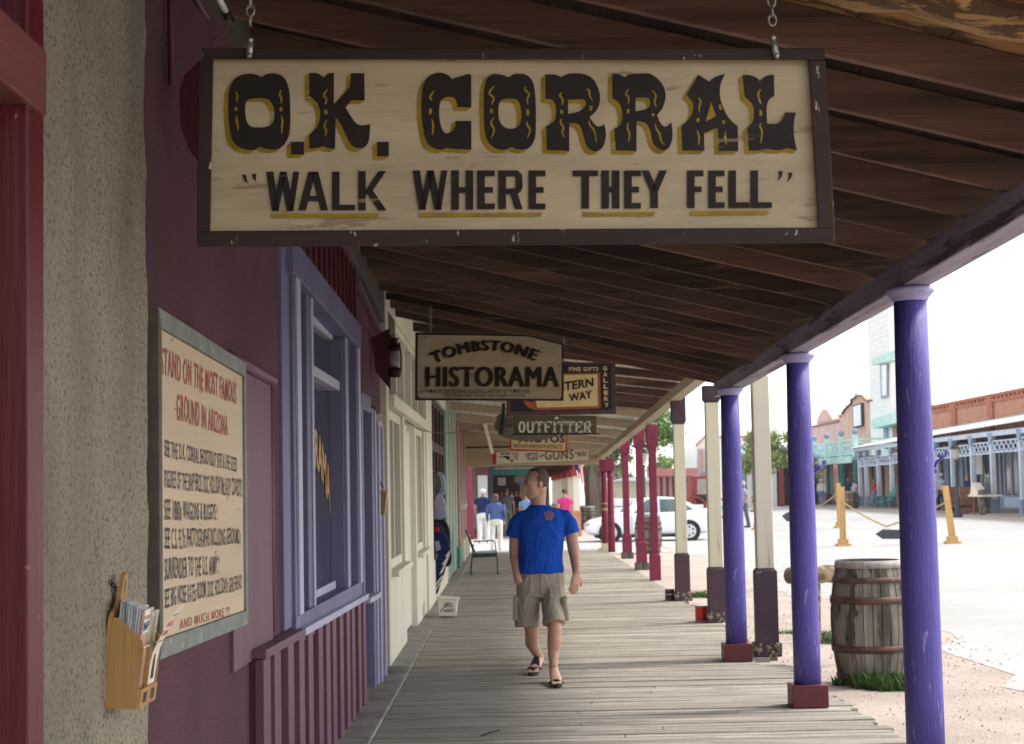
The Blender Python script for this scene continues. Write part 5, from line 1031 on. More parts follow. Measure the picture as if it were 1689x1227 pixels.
# legs
KR, AR, TR = V(W(877, 1044, y=14.60).x, 14.60, W(877, 1044, y=14.60).z), V(0, 0, 0), W(878, 1108, z=.035)
AR = W(890, 1085, y=15.10)
bd.tube([m(875, 955), m(875, 1000), KR, W(877, 1060, y=14.78), W(884, 1074, y=14.95), AR], [.09, .080, .058, .060, .045, .033], 14)
bd.tube([m(910, 955), m(912, 1000), m(915, 1038, -.2), m(915, 1055, -.2), m(913, 1075, -.2), W(913, 1100, y=14.2)], [.09, .082, .060, .064, .050, .035], 14)
foot(bd, AR, TR, 1.1); AL = W(913, 1104, y=14.22); TL = W(919, 1127, z=.035); foot(bd, AL, TL, 1.1)
body = bd.build('body', 'skin', man, remesh=.0065, smoothit=2)
# hair: cropped, receding
hr = MB(); vs = []; fs = []; N = 26; keepm = {}
for i in range(N + 1):
    for j in range(N * 2):
        thh = math.pi * i / N; g = 2 * math.pi * j / (N * 2)
        q = V(-.012 + .103 * math.sin(thh) * math.cos(g), .0815 * math.sin(thh) * math.sin(g), .029 + .0955 * math.cos(thh))
        vs.append(hp(q.x, q.y, q.z)); keepm[len(vs) - 1] = (q.z > -.035 - .02 * (q.x > -.03)) and q.x < (.030 - .30 * max(0, .055 - q.z) - .35 * abs(q.y) * (q.z > .06)) + (.018 if q.z > .10 else 0)
for i in range(N):
    for j in range(N * 2):
        f_ = (i * N * 2 + j, i * N * 2 + (j + 1) % (N * 2), (i + 1) * N * 2 + (j + 1) % (N * 2), (i + 1) * N * 2 + j)
        if all(keepm[k] for k in f_): fs.append(f_)
hr.add(vs, fs).build('hair', 'hairdark', man, smooth=True)
for q in (-1, 1):
    MB().ball(hp(.076, q * .028, .002), .0115 * 1.1, 10).build('eye', 'eyewhite', man, smooth=True)
    MB().ball(hp(.084, q * .028, .002), .006, 8).build('iris', 'iris', man, smooth=True)
    MB().tube([hp(.090, q * .012, .022), hp(.088, q * .03, .027), hp(.074, q * .048, .020)], .0035, 6).build('eyebrow', 'hairdark', man, smooth=True)
# shirt
def rg(px0, px1, py, ry, dy=0): a, b_ = m(px0, py, dy), m(px1, py, dy); return ((a.x + b_.x) / 2, MYc + dy, (a.z + b_.z) / 2, (b_.x - a.x) / 2, ry)
st = MB(); st.rings([rg(853, 931, 946, .150), rg(851, 930, 938, .150), rg(855, 928, 926, .138), rg(856, 928, 915, .135), rg(856, 930, 890, .132, .0), rg(854, 933, 872, .128), rg(855, 937, 857, .112), rg(862, 930, 847, .098), rg(869, 917, 838, .088, .01), rg(873, 908, 834, .082, .01)], 28)
st.tube([m(878, 852), m(862, 855), m(852, 865, .01), m(848, 886, .02)], [(.055, .065), (.066, .072), (.070, .074), (.070, .074)], 18)
st.tube([m(912, 850), m(930, 853), m(939, 864), m(943, 880, -.0)], [(.055, .065), (.066, .072), (.070, .074), (.070, .074)], 18)
shirt = st.build('shirt', 'shirt', man, remesh=.009, smoothit=12)
def wrinkle(ob, amp, sc3, seed=0.0):
    for v in ob.data.vertices:
        p = Vector((v.co.x * sc3[0] + seed, v.co.y * sc3[1], v.co.z * sc3[2])); n_ = mn.noise(p); k_ = (1 - abs(n_) * 2.2) ** 3 * .9 + mn.noise(p * .5) * .8
        v.co += v.normal * amp * (k_ - .3)
wrinkle(shirt, .0085, (7, 7, 4.2), 3.1)
MB().torus(m(890, 834, .012) + V(0, 0, .0), .088, .007, (1, 0, 0), (0, 1, 0), 24, 6, 1.0).build('collar', 'shirt', man, smooth=True)
def on_surface(ob, pts, off):
    o = ob.parent.location; bv = BVHTree.FromPolygons([v.co for v in ob.data.vertices], [tuple(p.vertices) for p in ob.data.polygons]); out = []
    for p in pts:
        q = Vector((p.x, p.y - 1.0, p.z)) - o; h = bv.ray_cast(q, V(0, 1, 0)); out.append((h[0] + o + V(0, -off, 0)) if h[0] else p)
    return out
em = MB(); ec = (905.0, 851.5); Rr_ = 10.2
def ring_(r0, r1, a0, a1, n=14): 
    o_ = []
    for i in range(n + 1):
        g = a0 + (a1 - a0) * i / n; o_.append((r0 * math.cos(g), r0 * math.sin(g), r1 * math.cos(g), r1 * math.sin(g)))
    em.add(on_surface(shirt, [m(ec[0] + q[0], ec[1] - q[1]) for q in o_] + [m(ec[0] + q[2], ec[1] - q[3]) for q in o_], .0035), [(i, i + 1, n + 1 + i + 1, n + 1 + i) for i in range(n)])
ring_(5.6, 6.2, 0, 2 * math.pi, 28)
for k in range(5):
    g0 = math.pi / 2 + k * 2 * math.pi / 5; q = [(4.2 * math.cos(g0) + 1.6 * math.cos(a), 4.2 * math.sin(g0) + 1.6 * math.sin(a)) for a in [2 * math.pi * i / 5 for i in range(5)]]
    em.add(on_surface(shirt, [m(ec[0] + a, ec[1] - b_) for a, b_ in q], .0035), [(0, 1, 2, 3, 4)])
q = [(1.7 * math.cos(a), 1.7 * math.sin(a)) for a in [2 * math.pi * i / 5 + .3 for i in range(5)]]; em.add(on_surface(shirt, [m(ec[0] + a, ec[1] - b_) for a, b_ in q], .0035), [(0, 1, 2, 3, 4)])
for k in range(11): ring_(7.4, 9.4, math.pi * (.86 - .078 * k), math.pi * (.86 - .078 * k - .045), 2)
em.build('ball_emblem', 'orange', man)
# shorts
sh = MB(); sh.rings([rg(858, 927, 936, .128), rg(853, 930, 950, .135), rg(851, 931, 968, .135), rg(852, 931, 984, .125)], 26)
sh.tube([m(873, 968), m(871, 985), m(869, 1005), m(869, 1034)], [(.098, .115), (.102, .118), (.099, .112), (.104, .110)], 22, flat=(1, 0, 0))
sh.tube([m(910, 968, -.02), m(911, 985, -.05), m(913, 1005, -.12), m(915, 1029, -.17)], [(.098, .115), (.100, .118), (.097, .112), (.100, .110)], 22, flat=(1, 0, 0))
shorts = sh.build('shorts', 'khaki', man, remesh=.010, smoothit=5)
wrinkle(shorts, .009, (9, 9, 5), 8.7)
MB().cbox(m(850.5, 1004), (.045, .15, .19), Matrix.Rotation(R(3), 3, 'Y')).build('cargo_pocket', 'khaki', man, bevel=.015)
MB().cbox(m(851, 988), (.052, .16, .05), Matrix.Rotation(R(3), 3, 'Y')).build('pocket_flap', 'khaki', man, bevel=.012)
MB().cbox(m(932.5, 1004, -.12), (.045, .15, .19), Matrix.Rotation(R(-8), 3, 'Y')).build('cargo_pocket', 'khaki', man, bevel=.015)
MB().cbox(m(930.5, 988, -.08), (.052, .16, .05), Matrix.Rotation(R(-8), 3, 'Y')).build('pocket_flap', 'khaki', man, bevel=.012)
fl = on_surface(shorts, [m(891.5 + .6 * math.sin(i * .7), 948 + i * 5) for i in range(7)], .004); MB().tube(fl, .004, 6).build('fly', 'khaki', man, smooth=True)
def sandal(t, a, tip, heel_up):
    """flip-flop: t toe point on the ground, a ankle"""
    dh = V(t.x - a.x, t.y - a.y, 0).normalized(); sd = V(0, 0, 1).cross(dh); L = .30; ts = Vector((t.x, t.y, 0)) + dh * .035
    n = 18; top, bot = [], []
    for i in range(n):
        g = 2 * math.pi * i / n; u = .5 - .5 * math.cos(g) ; wd_ = .052 * math.sin(g) * (1.0 - .22 * u) 
        z = heel_up * max(0, u - .32) ** 1.25 * 1.6; q = ts - dh * L * u * (1 if not heel_up else .94) + sd * wd_
        top.append(q + V(0, 0, z + .026)); bot.append(q + V(0, 0, z + .002))
    mb = MB(); mb.add(top + bot, [tuple(range(n)), tuple(reversed(range(n, 2 * n)))] + [(i, (i + 1) % n, n + (i + 1) % n, n + i) for i in range(n)]); s_ = mb.build('sandal', 'sandal', man)
    toe = ts - dh * .055 + V(0, 0, .028); z1 = heel_up * max(0, .52 - .32) ** 1.25 * 1.6
    L1 = ts - dh * .15 + sd * .052 + V(0, 0, z1 + .02); L2 = ts - dh * .15 - sd * .052 + V(0, 0, z1 + .02); top_ = ts - dh * .085 + V(0, 0, .058 + z1 * .25)
    for e_ in (L1, L2): mb = MB().tube([toe, top_, top_.lerp(e_, .5) + V(0, 0, .010) + (e_ - top_) * .12, e_], [(.006, .006), (.018, .006), (.018, .006), (.016, .006)], 8, flat=sd); mb.build('strap', 'sandal', s_, smooth=True)
sandal(TR, AR, None, .13); sandal(TL, AL, None, 0)
# ---- people in the distance
def walker(px, py, y, z0, label, h=1.72, face=(0, 1), shirt_='navy', legs='whitecloth', hair='hairdark', skin_='skintan', sex='m', step=.12, arms=(.1, .1), hat=None, short=False, wide=1.0, longsleeve=False, group=None):
    x = W(px, py, y=y).x; k = h / 1.75; t = thing('person', label, 'person', (x, y, z0), group)
    f = V(face[0], face[1], 0).normalized(); s = V(0, 0, 1).cross(f); o = V(x, y, z0)
    def p(a, b_, c): return o + s * a * k * wide + f * b_ * k + V(0, 0, c * k)
    bd = MB(); hp2, _ = head(bd, p(0, .02, 1.61), f, .98 * k)
    bd.tube([p(0, -.01, 1.40), p(0, 0, 1.47), p(0, .01, 1.55)], [.07 * k, .052 * k, .05 * k], 12); bd.tube([p(0, 0, 1.0), p(0, 0, 1.3), p(0, 0, 1.42)], [.10 * k, .12 * k, .09 * k], 12)
    A_ = []
    for q, sw in ((-1, arms[0]), (1, arms[1])):
        a = [p(q * .19, 0, 1.40), p(q * .235, -.02, 1.14), p(q * .23, sw + .02, .90)]
        bd.tube([a[0], a[0].lerp(a[1], .5), a[1], a[2]], [.048 * k, .044 * k, .038 * k, .026 * k], 10); hand(bd, a[2], (a[2] - a[1]), s * (-q), 1.0 * k, .3, q); A_.append(a)
    L_ = []
    for q, sp_ in ((-1, step), (1, -step)):
        a = [p(q * .09, 0, .92), p(q * .10, sp_ * .7 + .03, .50), p(q * .10, sp_ - .02, .09)]; L_.append(a)
        bd.tube([a[0], a[0].lerp(a[1], .5), a[1], a[1].lerp(a[2], .35), a[2]], [.085 * k, .07 * k, .052 * k, .055 * k, .036 * k], 10); foot(bd, a[2], p(q * .11, sp_ + .15, .03), 1.0 * k, False)
    bd.build('body', skin_, t, remesh=.012, smoothit=1)
    c = MB(); hw = .165 if sex == 'm' else .18
    def rr(z, rx, ry): q = p(0, 0, z); return (q.x, q.y, q.z, (rx if abs(f.y) > .7 else ry) * k * wide, (ry if abs(f.y) > .7 else rx) * k)
    c.rings([rr(.90, hw, .125), rr(1.0, hw, .125), rr(1.15, .155, .12), rr(1.30, .185, .13), rr(1.40, .19, .115), rr(1.45, .12, .09), rr(1.475, .07, .07)], 20)
    for a in A_:
        if longsleeve: c.tube([a[0], a[0].lerp(a[1], .5), a[1], a[1].lerp(a[2], .9)], [.068 * k, .062 * k, .055 * k, .042 * k], 12)
        else: c.tube([a[0], a[0].lerp(a[1], .6)], [.068 * k, .066 * k], 12)
    c.build('shirt', shirt_, t, remesh=.014, smoothit=3)
    c = MB(); c.rings([rr(.80, hw * .95, .13), rr(.92, hw, .135), rr(1.0, hw * .93, .12)], 20)
    for a in L_:
        if short: c.tube([a[0], a[1] + V(0, 0, .02)], [.105 * k, .095 * k], 12)
        else: c.tube([a[0], a[1], a[1].lerp(a[2], .5), a[2] + V(0, 0, -.03)], [.105 * k, .08 * k, .072 * k, .068 * k], 12)
    c.build('shorts' if short else 'trousers', legs, t, remesh=.014, smoothit=3)
    for q, sp_ in ((-1, step), (1, -step)):
        e0 = p(q * .10, sp_ - .07, .04); e1 = p(q * .11, sp_ + .17, .035); MB().tube([e0, e0.lerp(e1, .5), e1], [.045 * k, .046 * k, .034 * k], 10).build('shoe', 'blackplastic' if legs != 'whitecloth' else 'white', t, smooth=True)
    hh = MB(); hcn = p(0, .02, 1.61)
    hh.ball(hcn - f * .022 * k + V(0, 0, .035 * k), (.098 * k, .098 * k, .088 * k), 16)
    if sex == 'f': hh.ball(hcn - f * .05 * k - V(0, 0, .05 * k), (.085 * k, .07 * k, .10 * k), 14)
    hh.build('hair', hair, t, remesh=.012, smoothit=2)
    if hat == 'cap':
        MB().ball(hcn + V(0, 0, .055 * k), (.108 * k, .108 * k, .075 * k), 16).cbox(hcn + f * .12 * k + V(0, 0, .045 * k), (.12 * k, .12 * k, .012)).build('cap', 'blackcloth' if shirt_ == 'pink' else 'white', t, smooth=True)
    if hat == 'brim':
        MB().lathe(hcn + V(0, 0, .05 * k), [(.19 * k, .0), (.185 * k, .012), (.10 * k, .012), (.095 * k, .09), (.06 * k, .11), (.01, .11)], 20).build('hat', 'canvas', t, smooth=True)
    return t
walker(797, 845, 57.0, -.2, 'white haired man in navy polo and white trousers walking away', 1.86, (.12, 1), 'navy', 'whitecloth', 'hairwhite', wide=1.1, arms=(.05, .16))
walker(818, 850, 49.5, -.2, 'woman in blue hooded top and white trousers walking away', 1.70, (0, 1), 'denim', 'whitecloth', 'hairbrown', 'skin', 'f', wide=1.12, longsleeve=True, step=.06, arms=(.2, .2))
walker(836, 845, 66.0, -.2, 'man in charcoal shirt and olive trousers walking away behind the blue hooded woman', 1.86, (.1, 1), 'greycloth', 'olive', 'hairdark', wide=1.1)
walker(851, 840, 76.0, -.2, 'person in black top with folded sleeves facing the camera down the walk', 1.75, (0, -1), 'blackcloth', 'greycloth', 'hairdark')
walker(868, 835, 60.0, -.2, 'person in light denim blue shirt half hidden behind the big man', 1.7, (0, 1), 'jean', 'olive', 'hairbrown')
walker(856, 832, 92.0, -.2, 'distant person in red shirt on the far boardwalk', 1.7, (0, 1), 'redcloth', 'blackcloth', 'hairdark')
walker(827, 832, 96.0, -.2, 'distant person in pink shirt on the far boardwalk', 1.7, (0, -1), 'pink', 'jean', 'hairdark')
walker(844, 830, 104.0, -.2, 'distant person in white shirt on the far boardwalk', 1.7, (0, -1), 'whitecloth', 'olive', 'hairdark')
walker(933, 850, 58.5, -.2, 'man in hot pink shirt and dark cap walking behind the big man', 1.78, (-.3, 1), 'pink', 'greycloth', 'hairdark', 'skin', hat='cap', wide=1.1)
walker(790, 835, 88.0, -.2, 'distant person in dark clothes near the far white post', 1.7, (0, 1), 'blackcloth', 'jean', 'hairdark')
# across the street
walker(1246, 820, 100, .0, 'man in pale grey shirt and grey shorts standing across the street', 1.80, (-1, -.2), 'palegrey', 'greycloth', 'hairwhite', 'skin', short=True)
walker(1227, 838, 68, -.1, 'man with brimmed hat, red scarf and cane, half hidden behind a blue column', 1.84, (-1, -.3), 'palegrey', 'greycloth', 'hairwhite', hat='brim')
walker(1355, 815, 112, .12, 'person in white top, jeans and white cap across the street', 1.78, (-.2, -1), 'whitecloth', 'jean', 'hairwhite', 'skin', hat='cap', longsleeve=True)
walker(1399, 810, 101, .12, 'person in navy top standing behind the dark barrel under the green porch', 1.80, (.4, 1), 'navy', 'blackcloth', 'hairbrown', 'skin', 'f')
walker(1407, 812, 103, .12, 'person in white top right beside the navy topped one', 1.72, (.4, 1), 'whitecloth', 'jean', 'hairbrown', 'skin', 'f')
walker(1443, 815, 98.5, .12, 'person in red top in the shade of the blue porch', 1.7, (-1, 0), 'redcloth', 'jean', 'hairdark')
walker(1553, 812, 84, .15, 'man in dark vest and pale sleeves between blue porch posts', 1.86, (-1, -.3), 'palegrey', 'blackcloth', 'hairwhite')
walker(1597, 812, 80.5, .15, 'person with red hair in blue top by the brown wooden bench', 1.72, (-1, 0), 'navy', 'jean', 'rust', 'skin', 'f', longsleeve=True)
walker(1340, 815, 119, .1, 'person in black at the left end of the green porch', 1.75, (0, -1), 'blackcloth', 'blackcloth', 'hairdark')
walker(1318, 838 - 30, 118, .1, 'person in white shirt seen between cream post and blue column', 1.7, (0, -1), 'whitecloth', 'blackcloth', 'hairdark', hat='brim')
# ---------------------------------------------------------------- far side of the street
def zg(y): return .10
def facex(pts, X, th, nm, m_, parent):
    """outline given in photo pixels on the plane x = X, th thick away from the street"""
    P3 = [W(p[0], p[1], x=X) for p in pts]; c2 = [(p.y, p.z) for p in P3]
    return MB().prism(c2, 'x', X, X + th).build(nm, m_, parent)
def pxy(px, X): return W(px, 800, x=X).y
XF, XWL = 21.5, 24.5
tag(MB().box(20.6, 24.6, 58, 150, -.1, .16).build('far_boardwalk', 'plank', loc=(0, 0, 0)), kind='structure')
kb_ = thing('brick_building', 'long low brick building with tin porch roof, grey blue posts and cross lattice', 'building', (XWL, 85, .1))
yA, yB = 58.0, 107.9
MB().box(XWL, 34, yA, yB, -.1, W(1560, 668, x=XWL).z).build('wall', 'brick', kb_)
tp = W(1610, 655, x=XWL).z
for yy in (yA, pxy(1583, XWL), pxy(1645, XWL), 101): MB().box(XWL - .12, XWL, yy, yy + 1.0, 4.0, tp - .1).build('pilaster', 'brickdark', kb_)
MB().box(XWL - .10, XWL + .4, yA, yB, tp - .42, tp - .30).build('cornice', 'brickdark', kb_); MB().box(XWL - .16, XWL + .4, yA, yB, tp - .14, tp).build('cornice', 'brickdark', kb_)
mb = MB(); y = yA
while y < yB: mb.box(XWL - .08, XWL - .001, y, y + .35, tp - .30, tp - .141); y += .7
mb.build('dentil_course', 'brickdark', kb_)
def ze(y): return 3.98 - .0086 * (y - 71)
mb = MB(); y = 58.0; k = 0; n = 240
for i in range(n):
    y0_, y1_ = 58 + 47.6 * i / n, 58 + 47.6 * (i + 1) / n; a0, a1 = .05 * (i % 2), .05 * ((i + 1) % 2)
    mb.hexa([(XF - .35, y0_, ze(y0_) + a0), (XWL, y0_, ze(y0_) + .75 + a0), (XWL, y1_, ze(y1_) + .75 + a1), (XF - .35, y1_, ze(y1_) + a1)] + [(XF - .35, y0_, ze(y0_) + a0 + .02), (XWL, y0_, ze(y0_) + .77 + a0), (XWL, y1_, ze(y1_) + .77 + a1), (XF - .35, y1_, ze(y1_) + a1 + .02)])
mb.build('tin_roof', 'tin', kb_)
MB().box(XF - .1, XF + .1, 58, 105.6, ze(85) - .32, ze(85) - .10).build('eave_beam', 'greyblue', kb_)
ppx = [1419, 1430, 1450, 1472, 1497, 1522, 1545, 1573, 1606, 1639, 1687, 1745]
pys = [pxy(p, XF) for p in ppx]
for y in pys:
    MB().box(XF - .11, XF + .11, y - .11, y + .11, .75, ze(y) - .72).build('post', 'greyblue', kb_, bevel=.02)
    MB().box(XF - .15, XF + .15, y - .15, y + .15, .12, .75).build('post_foot', 'slate', kb_, bevel=.02)
    MB().hexa([(XF - .12, y - .14, ze(y) - .72), (XF + .12, y - .14, ze(y) - .72), (XF + .12, y + .14, ze(y) - .72), (XF - .12, y + .14, ze(y) - .72), (XF - .1, y - .42, ze(y) - .25), (XF + .1, y - .42, ze(y) - .25), (XF + .1, y + .42, ze(y) - .25), (XF - .1, y + .42, ze(y) - .25)]).build('bracket', 'slate', kb_)
for a, b_ in zip(pys[1:], pys[:-1]):
    zh = ze((a + b_) / 2) - .62; zl = zh - .55; mb = MB(); mb.box(XF - .05, XF + .05, a + .12, b_ - .12, zh - .06, zh).box(XF - .05, XF + .05, a + .12, b_ - .12, zl, zl + .06)
    n = max(3, int((b_ - a) / .62)); 
    for i in range(n):
        u0, u1 = a + .12 + (b_ - a - .24) * i / n, a + .12 + (b_ - a - .24) * (i + 1) / n
        mb.bar((XF - .015, u0, zl + .06), (XF - .015, u1, zh - .06), .07, .03, (1, 0, 0)); mb.bar((XF + .02, u0, zh - .06), (XF + .02, u1, zl + .06), .07, .03, (1, 0, 0))
    mb.build('lattice', 'greyblue', kb_)
# shopfronts under that porch
XQ = XWL - .05
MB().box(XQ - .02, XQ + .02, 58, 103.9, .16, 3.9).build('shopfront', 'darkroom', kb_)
def bay(p0, p1, z0, z1, nm, m_, dx=0.05): MB().box(XQ - dx, XQ - .021, pxy(p1, XWL), pxy(p0, XWL), z0, z1).build(nm, m_, kb_)
for p0, p1, nm, m_ in ((1529, 1536, 'pier', 'brickdark'), (1638, 1648, 'pier', 'brick'), (1575, 1583, 'pier', 'brickdark')): bay(p0, p1, .16, 3.9, nm, m_)
for p in (1553, 1562, 1566, 1590, 1597, 1612, 1622, 1653, 1660, 1672, 1684): bay(p, p + 3.2, .16, 3.6, 'window_post', 'slate', .10)
bay(1655, 1700, .16, .85, 'stall_riser', 'slate', .12); bay(1662, 1700, .25, .75, 'riser_panel', 'greyblue', .15); bay(1600, 1632, .16, .7, 'stall_riser', 'slate', .12)
bay(1611, 1618, .9, 3.0, 'door', 'blackplastic', .06)
MB().box(XQ - .3, XQ - .25, pxy(1632, XWL), pxy(1622, XWL), 1.9, 2.9).build('white_poster', 'white', kb_)
for px0, px1 in ((1660, 1671), (1676, 1684), (1625, 1636), (1586, 1590)): bay(px0, px1, .9, 3.0, 'pane', 'glassgrey', .055)
# brown bench, table, lamp, barrel and chair under it
t = thing('wooden_bench', 'brown slatted wooden bench under the grey blue porch', 'bench', W(1590, 845, x=20.9)); bx = 20.7; ya_, yb9 = pxy(1601, bx), pxy(1578, bx); M['benchwood'] = mat('red brown bench wood', (0.24, 0.11, 0.075), 0.7, 0.15, 5)
for z in (.55, .85, 1.12): MB().box(bx, bx + .05, ya_, yb9, z, z + .16).build('slat', 'benchwood', t)
MB().box(bx - .5, bx, ya_, yb9, .42, .48).build('seat', 'benchwood', t)
for y in (ya_, yb9 - .2): MB().box(bx - .5, bx + .08, y, y + .18, .1, 1.32).build('end_frame', 'benchwood', t)
t = thing('market_table', 'white topped trestle table with a bent log leg beside the brown bench', 'table', (20.8, pxy(1621, 20.8), .1)); ya_, yb9 = pxy(1634, 20.8), pxy(1610, 20.8)
MB().box(20.4, 21.3, ya_, yb9, .88, .96).hexa([(20.5, ya_ + 1, .961), (21.0, ya_ + 1, .961), (21.0, yb9, .961), (20.5, yb9, .961), (20.55, ya_ + 1.4, 1.25), (20.9, ya_ + 1.4, 1.25), (20.9, yb9 - .2, 1.5), (20.55, yb9 - .2, 1.5)]).build('top', 'papercream', t)
MB().tube([(20.6, ya_ + .3, .1), (20.65, ya_ + .8, .6), (20.6, ya_ + .5, 1.1)], .22, 8).build('log_leg', 'barrel', t, smooth=True); MB().box(20.6, 20.8, yb9 - .3, yb9, .1, .86).build('leg', 'benchwood', t)
def lamp(px, pyb, pyt, y, label, lit=False):
    x = W(px, pyb, y=y).x; zb_, zt_ = gz(x), W(px, pyt, y=y).z; t = thing('street_lamp', label, 'street lamp', (x, y, zb_), 'black street lamps'); H = zt_ - zb_
    MB().lathe((x, y, zb_), [(.20, 0), (.20, .12), (.13, .2), (.11, .75), (.13, .8), (.07, .9), (.055, H - .75), (.09, H - .72), (.05, H - .66)], 14).build('pole', 'slateboard', t, smooth=True)
    MB().lathe((x, y, zb_), [(.10, H - .64), (.20, H - .22)], 6).build('lantern_glass', 'lampglass', t)
    MB().lathe((x, y, zb_), [(.24, H - .22), (.22, H - .19), (.10, H - .05), (.03, H - .04), (.03, H)], 6).build('lantern_roof', 'blackiron', t)
    return t
lamp(1580, 846, 732, 72.0, 'black street lamp in front of the grey blue porch')
lamp(1064, 880, 738, 66.0, 'black street lamp seen between the two nearest raspberry posts')
# white siding building
wb = thing('white_tall_building', 'tall white clapboard building with pale teal eave bands behind the blue column', 'building', (XWL, 109, .1))
MB().box(XWL - .1, XWL + 2.6, 108, 114.4, -.1, 13.2).build('wall', 'whitesiding', wb)
mb = MB(); z = 3.0
while z < 13.1: mb.box(XWL - .13, XWL - .101, 108, 114.4, z, z + .03); z += .32
mb.build('siding_laps', 'white', wb)
for (a, b_) in ((586, 601), (688, 706)):
    facex([(1438, b_ + 1), (1480, b_ - 9), (1480, a - 11), (1438, a + 5)], XWL - .9, .79, 'eave_band', 'teal', wb)
facex([(1451, 602), (1464, 597), (1464, 655), (1453, 658)], XWL - .2, .08, 'window', 'slate', wb); facex([(1454, 603), (1462, 600), (1462, 651), (1455, 653)], XWL - .22, .015, 'pane', 'glassgrey', wb)
facex([(1457, 704), (1463, 702), (1463, 730), (1458, 731)], XWL - .2, .08, 'window', 'slate', wb)
# adobe facade
ab = thing('adobe_building', 'peach adobe building with stepped mission gable and blank white board', 'building', (XWL, 120, .1))
g = [z5b for z5b in ((220, 760), (220, 375), (240, 342), (262, 318), (290, 296), (290, 264), (312, 258), (328, 240), (352, 236), (374, 242), (382, 262), (400, 272), (414, 282), (430, 272), (450, 276), (450, 760))]
facex([(1340 + a / 4.54, 600 + b_ / 4.54) for a, b_ in g], XWL, 2.2, 'wall', 'adobe', ab)
mb = MB(); q = [W(1340 + a / 4.54, 600 + b_ / 4.54, x=XWL - .1) for a, b_ in g[1:-1]]
for a, b_ in zip(q[:-1], q[1:]): mb.bar(a, b_, .16, .12)
mb.build('coping', 'rust', ab)
MB().box(XWL - .15, XWL - .101, 107.95, 114.3, .16, 3.3).build('lower_wall', 'adobe', ab)
MB().box(XWL - .02, XWL + 1.5, 114.35, 125.4, -.1, 3.6).build('ground_floor', 'adobe', ab)
for p in (1443, 1450, 1460): MB().box(XWL - .19, XWL - .151, pxy(p + 3, XWL), pxy(p, XWL), .16, 2.7).build('door', 'darkroom', ab)
facex([(1340 + a / 4.54, 600 + b_ / 4.54) for a, b_ in ((296, 312), (366, 292), (370, 465), (304, 482))], XWL - .2, .15, 'board_frame', 'slateboard', ab)
facex([(1340 + a / 4.54, 600 + b_ / 4.54) for a, b_ in ((303, 322), (358, 303), (362, 458), (308, 470))], XWL - .24, .03, 'blank_board', 'white', ab)
facex([(1408.5, 655), (1408.5, 650), (1410, 646), (1412, 644), (1414, 647), (1415.5, 652), (1415.5, 656)], XWL - .05, .4, 'bell_niche', 'papercream', ab)
# pink building
kk = thing('pink_building', 'pink brick building with a domed parapet left of the adobe gable', 'building', (XWL, 135, .1))
facex([(1302, 800), (1302, 712), (1340, 702), (1388, 688), (1388, 800)], XWL, 2.5, 'wall', 'pinkwall', kk)
facex([(1346, 699), (1349, 688), (1354, 678), (1359, 674), (1364, 677), (1369, 684), (1373, 692)], XWL + .2, .6, 'domed_parapet', 'pinkwall', kk)
MB().box(XWL + .01, XWL + 2, 125.5, 146, -.1, 3.6).build('ground_floor', 'pinkwall', kk)
MB().box(XWL - .1, XWL + .1, pxy(1388, XWL), pxy(1302, XWL), W(1345, 702, x=XWL).z - .1, W(1345, 702, x=XWL).z + .05).build('coping', 'rust', kk)
facex([(1372, 692), (1372, 685), (1380, 684), (1380, 690)], XWL + 1, 1, 'chimney', 'redpaint', kk)
# green balcony
gb_ = thing('green_balcony', 'pale teal balcony on dark teal posts with crossed railings and ball finials', 'balcony', (XF, 112, .1))
zf = W(1378, 755, x=XF).z; zr = W(1378, 728, x=XF).z; y0_, y1_ = pxy(1413, XF), pxy(1300, XF)
MB().box(XF - .2, XWL, y0_, y1_, zf - .25, zf).build('floor', 'teal', gb_); MB().box(XF - .3, XF - .21, y0_, y1_, zf - .42, zf - .05).build('fascia', 'teal', gb_)
gp = [1413, 1390, 1366, 1345, 1324]
for p in gp:
    y = pxy(p, XF); MB().box(XF - .12, XF + .12, y - .2, y + .2, .9, zf - .25).build('post', 'tealdark', gb_); MB().box(XF - .16, XF + .16, y - .26, y + .26, .1, .9).build('post_foot', 'plumpost', gb_)
    MB().hexa([(XF - .1, y - .2, zf - .9), (XF + .1, y - .2, zf - .9), (XF + .1, y + .2, zf - .9), (XF - .1, y + .2, zf - .9), (XF - .1, y - .8, zf - .25), (XF + .1, y - .8, zf - .25), (XF + .1, y + .8, zf - .25), (XF - .1, y + .8, zf - .25)]).build('bracket', 'tealdark', gb_)
    r = MB().box(XF - .13, XF + .13, y - .3, y + .3, zf, zr + .25).build('newel', 'teal', gb_); MB().ball((XF, y, zr + .45), .2, 10).build('finial', 'slate', gb_, smooth=True)
for a, b_ in zip(gp[:-1], gp[1:]):
    ya_, yb9 = pxy(a, XF) + .3, pxy(b_, XF) - .3; mb = MB().box(XF - .06, XF + .06, ya_, yb9, zr - .1, zr).box(XF - .06, XF + .06, ya_, yb9, zf + .12, zf + .22); n = 5
    for i in range(n):
        u0, u1 = ya_ + (yb9 - ya_) * i / n, ya_ + (yb9 - ya_) * (i + 1) / n
        mb.bar((XF - .02, u0, zf + .22), (XF - .02, u1, zr - .1), .15, .03, (1, 0, 0)); mb.bar((XF + .02, u0, zr - .1), (XF + .02, u1, zf + .22), .15, .03, (1, 0, 0))
    mb.build('railing', 'teal', gb_)
yq = y0_ - .1; mb = MB().bar((XF, yq, zr - .05), (XWL, yq, zr - .05), .1, .1).bar((XF, yq, zf + .15), (XWL, yq, zr - .15), .08, .08).bar((XF, yq + .1, zr - .15), (XWL, yq + .1, zf + .15), .08, .08); mb.build('side_railing', 'teal', gb_)
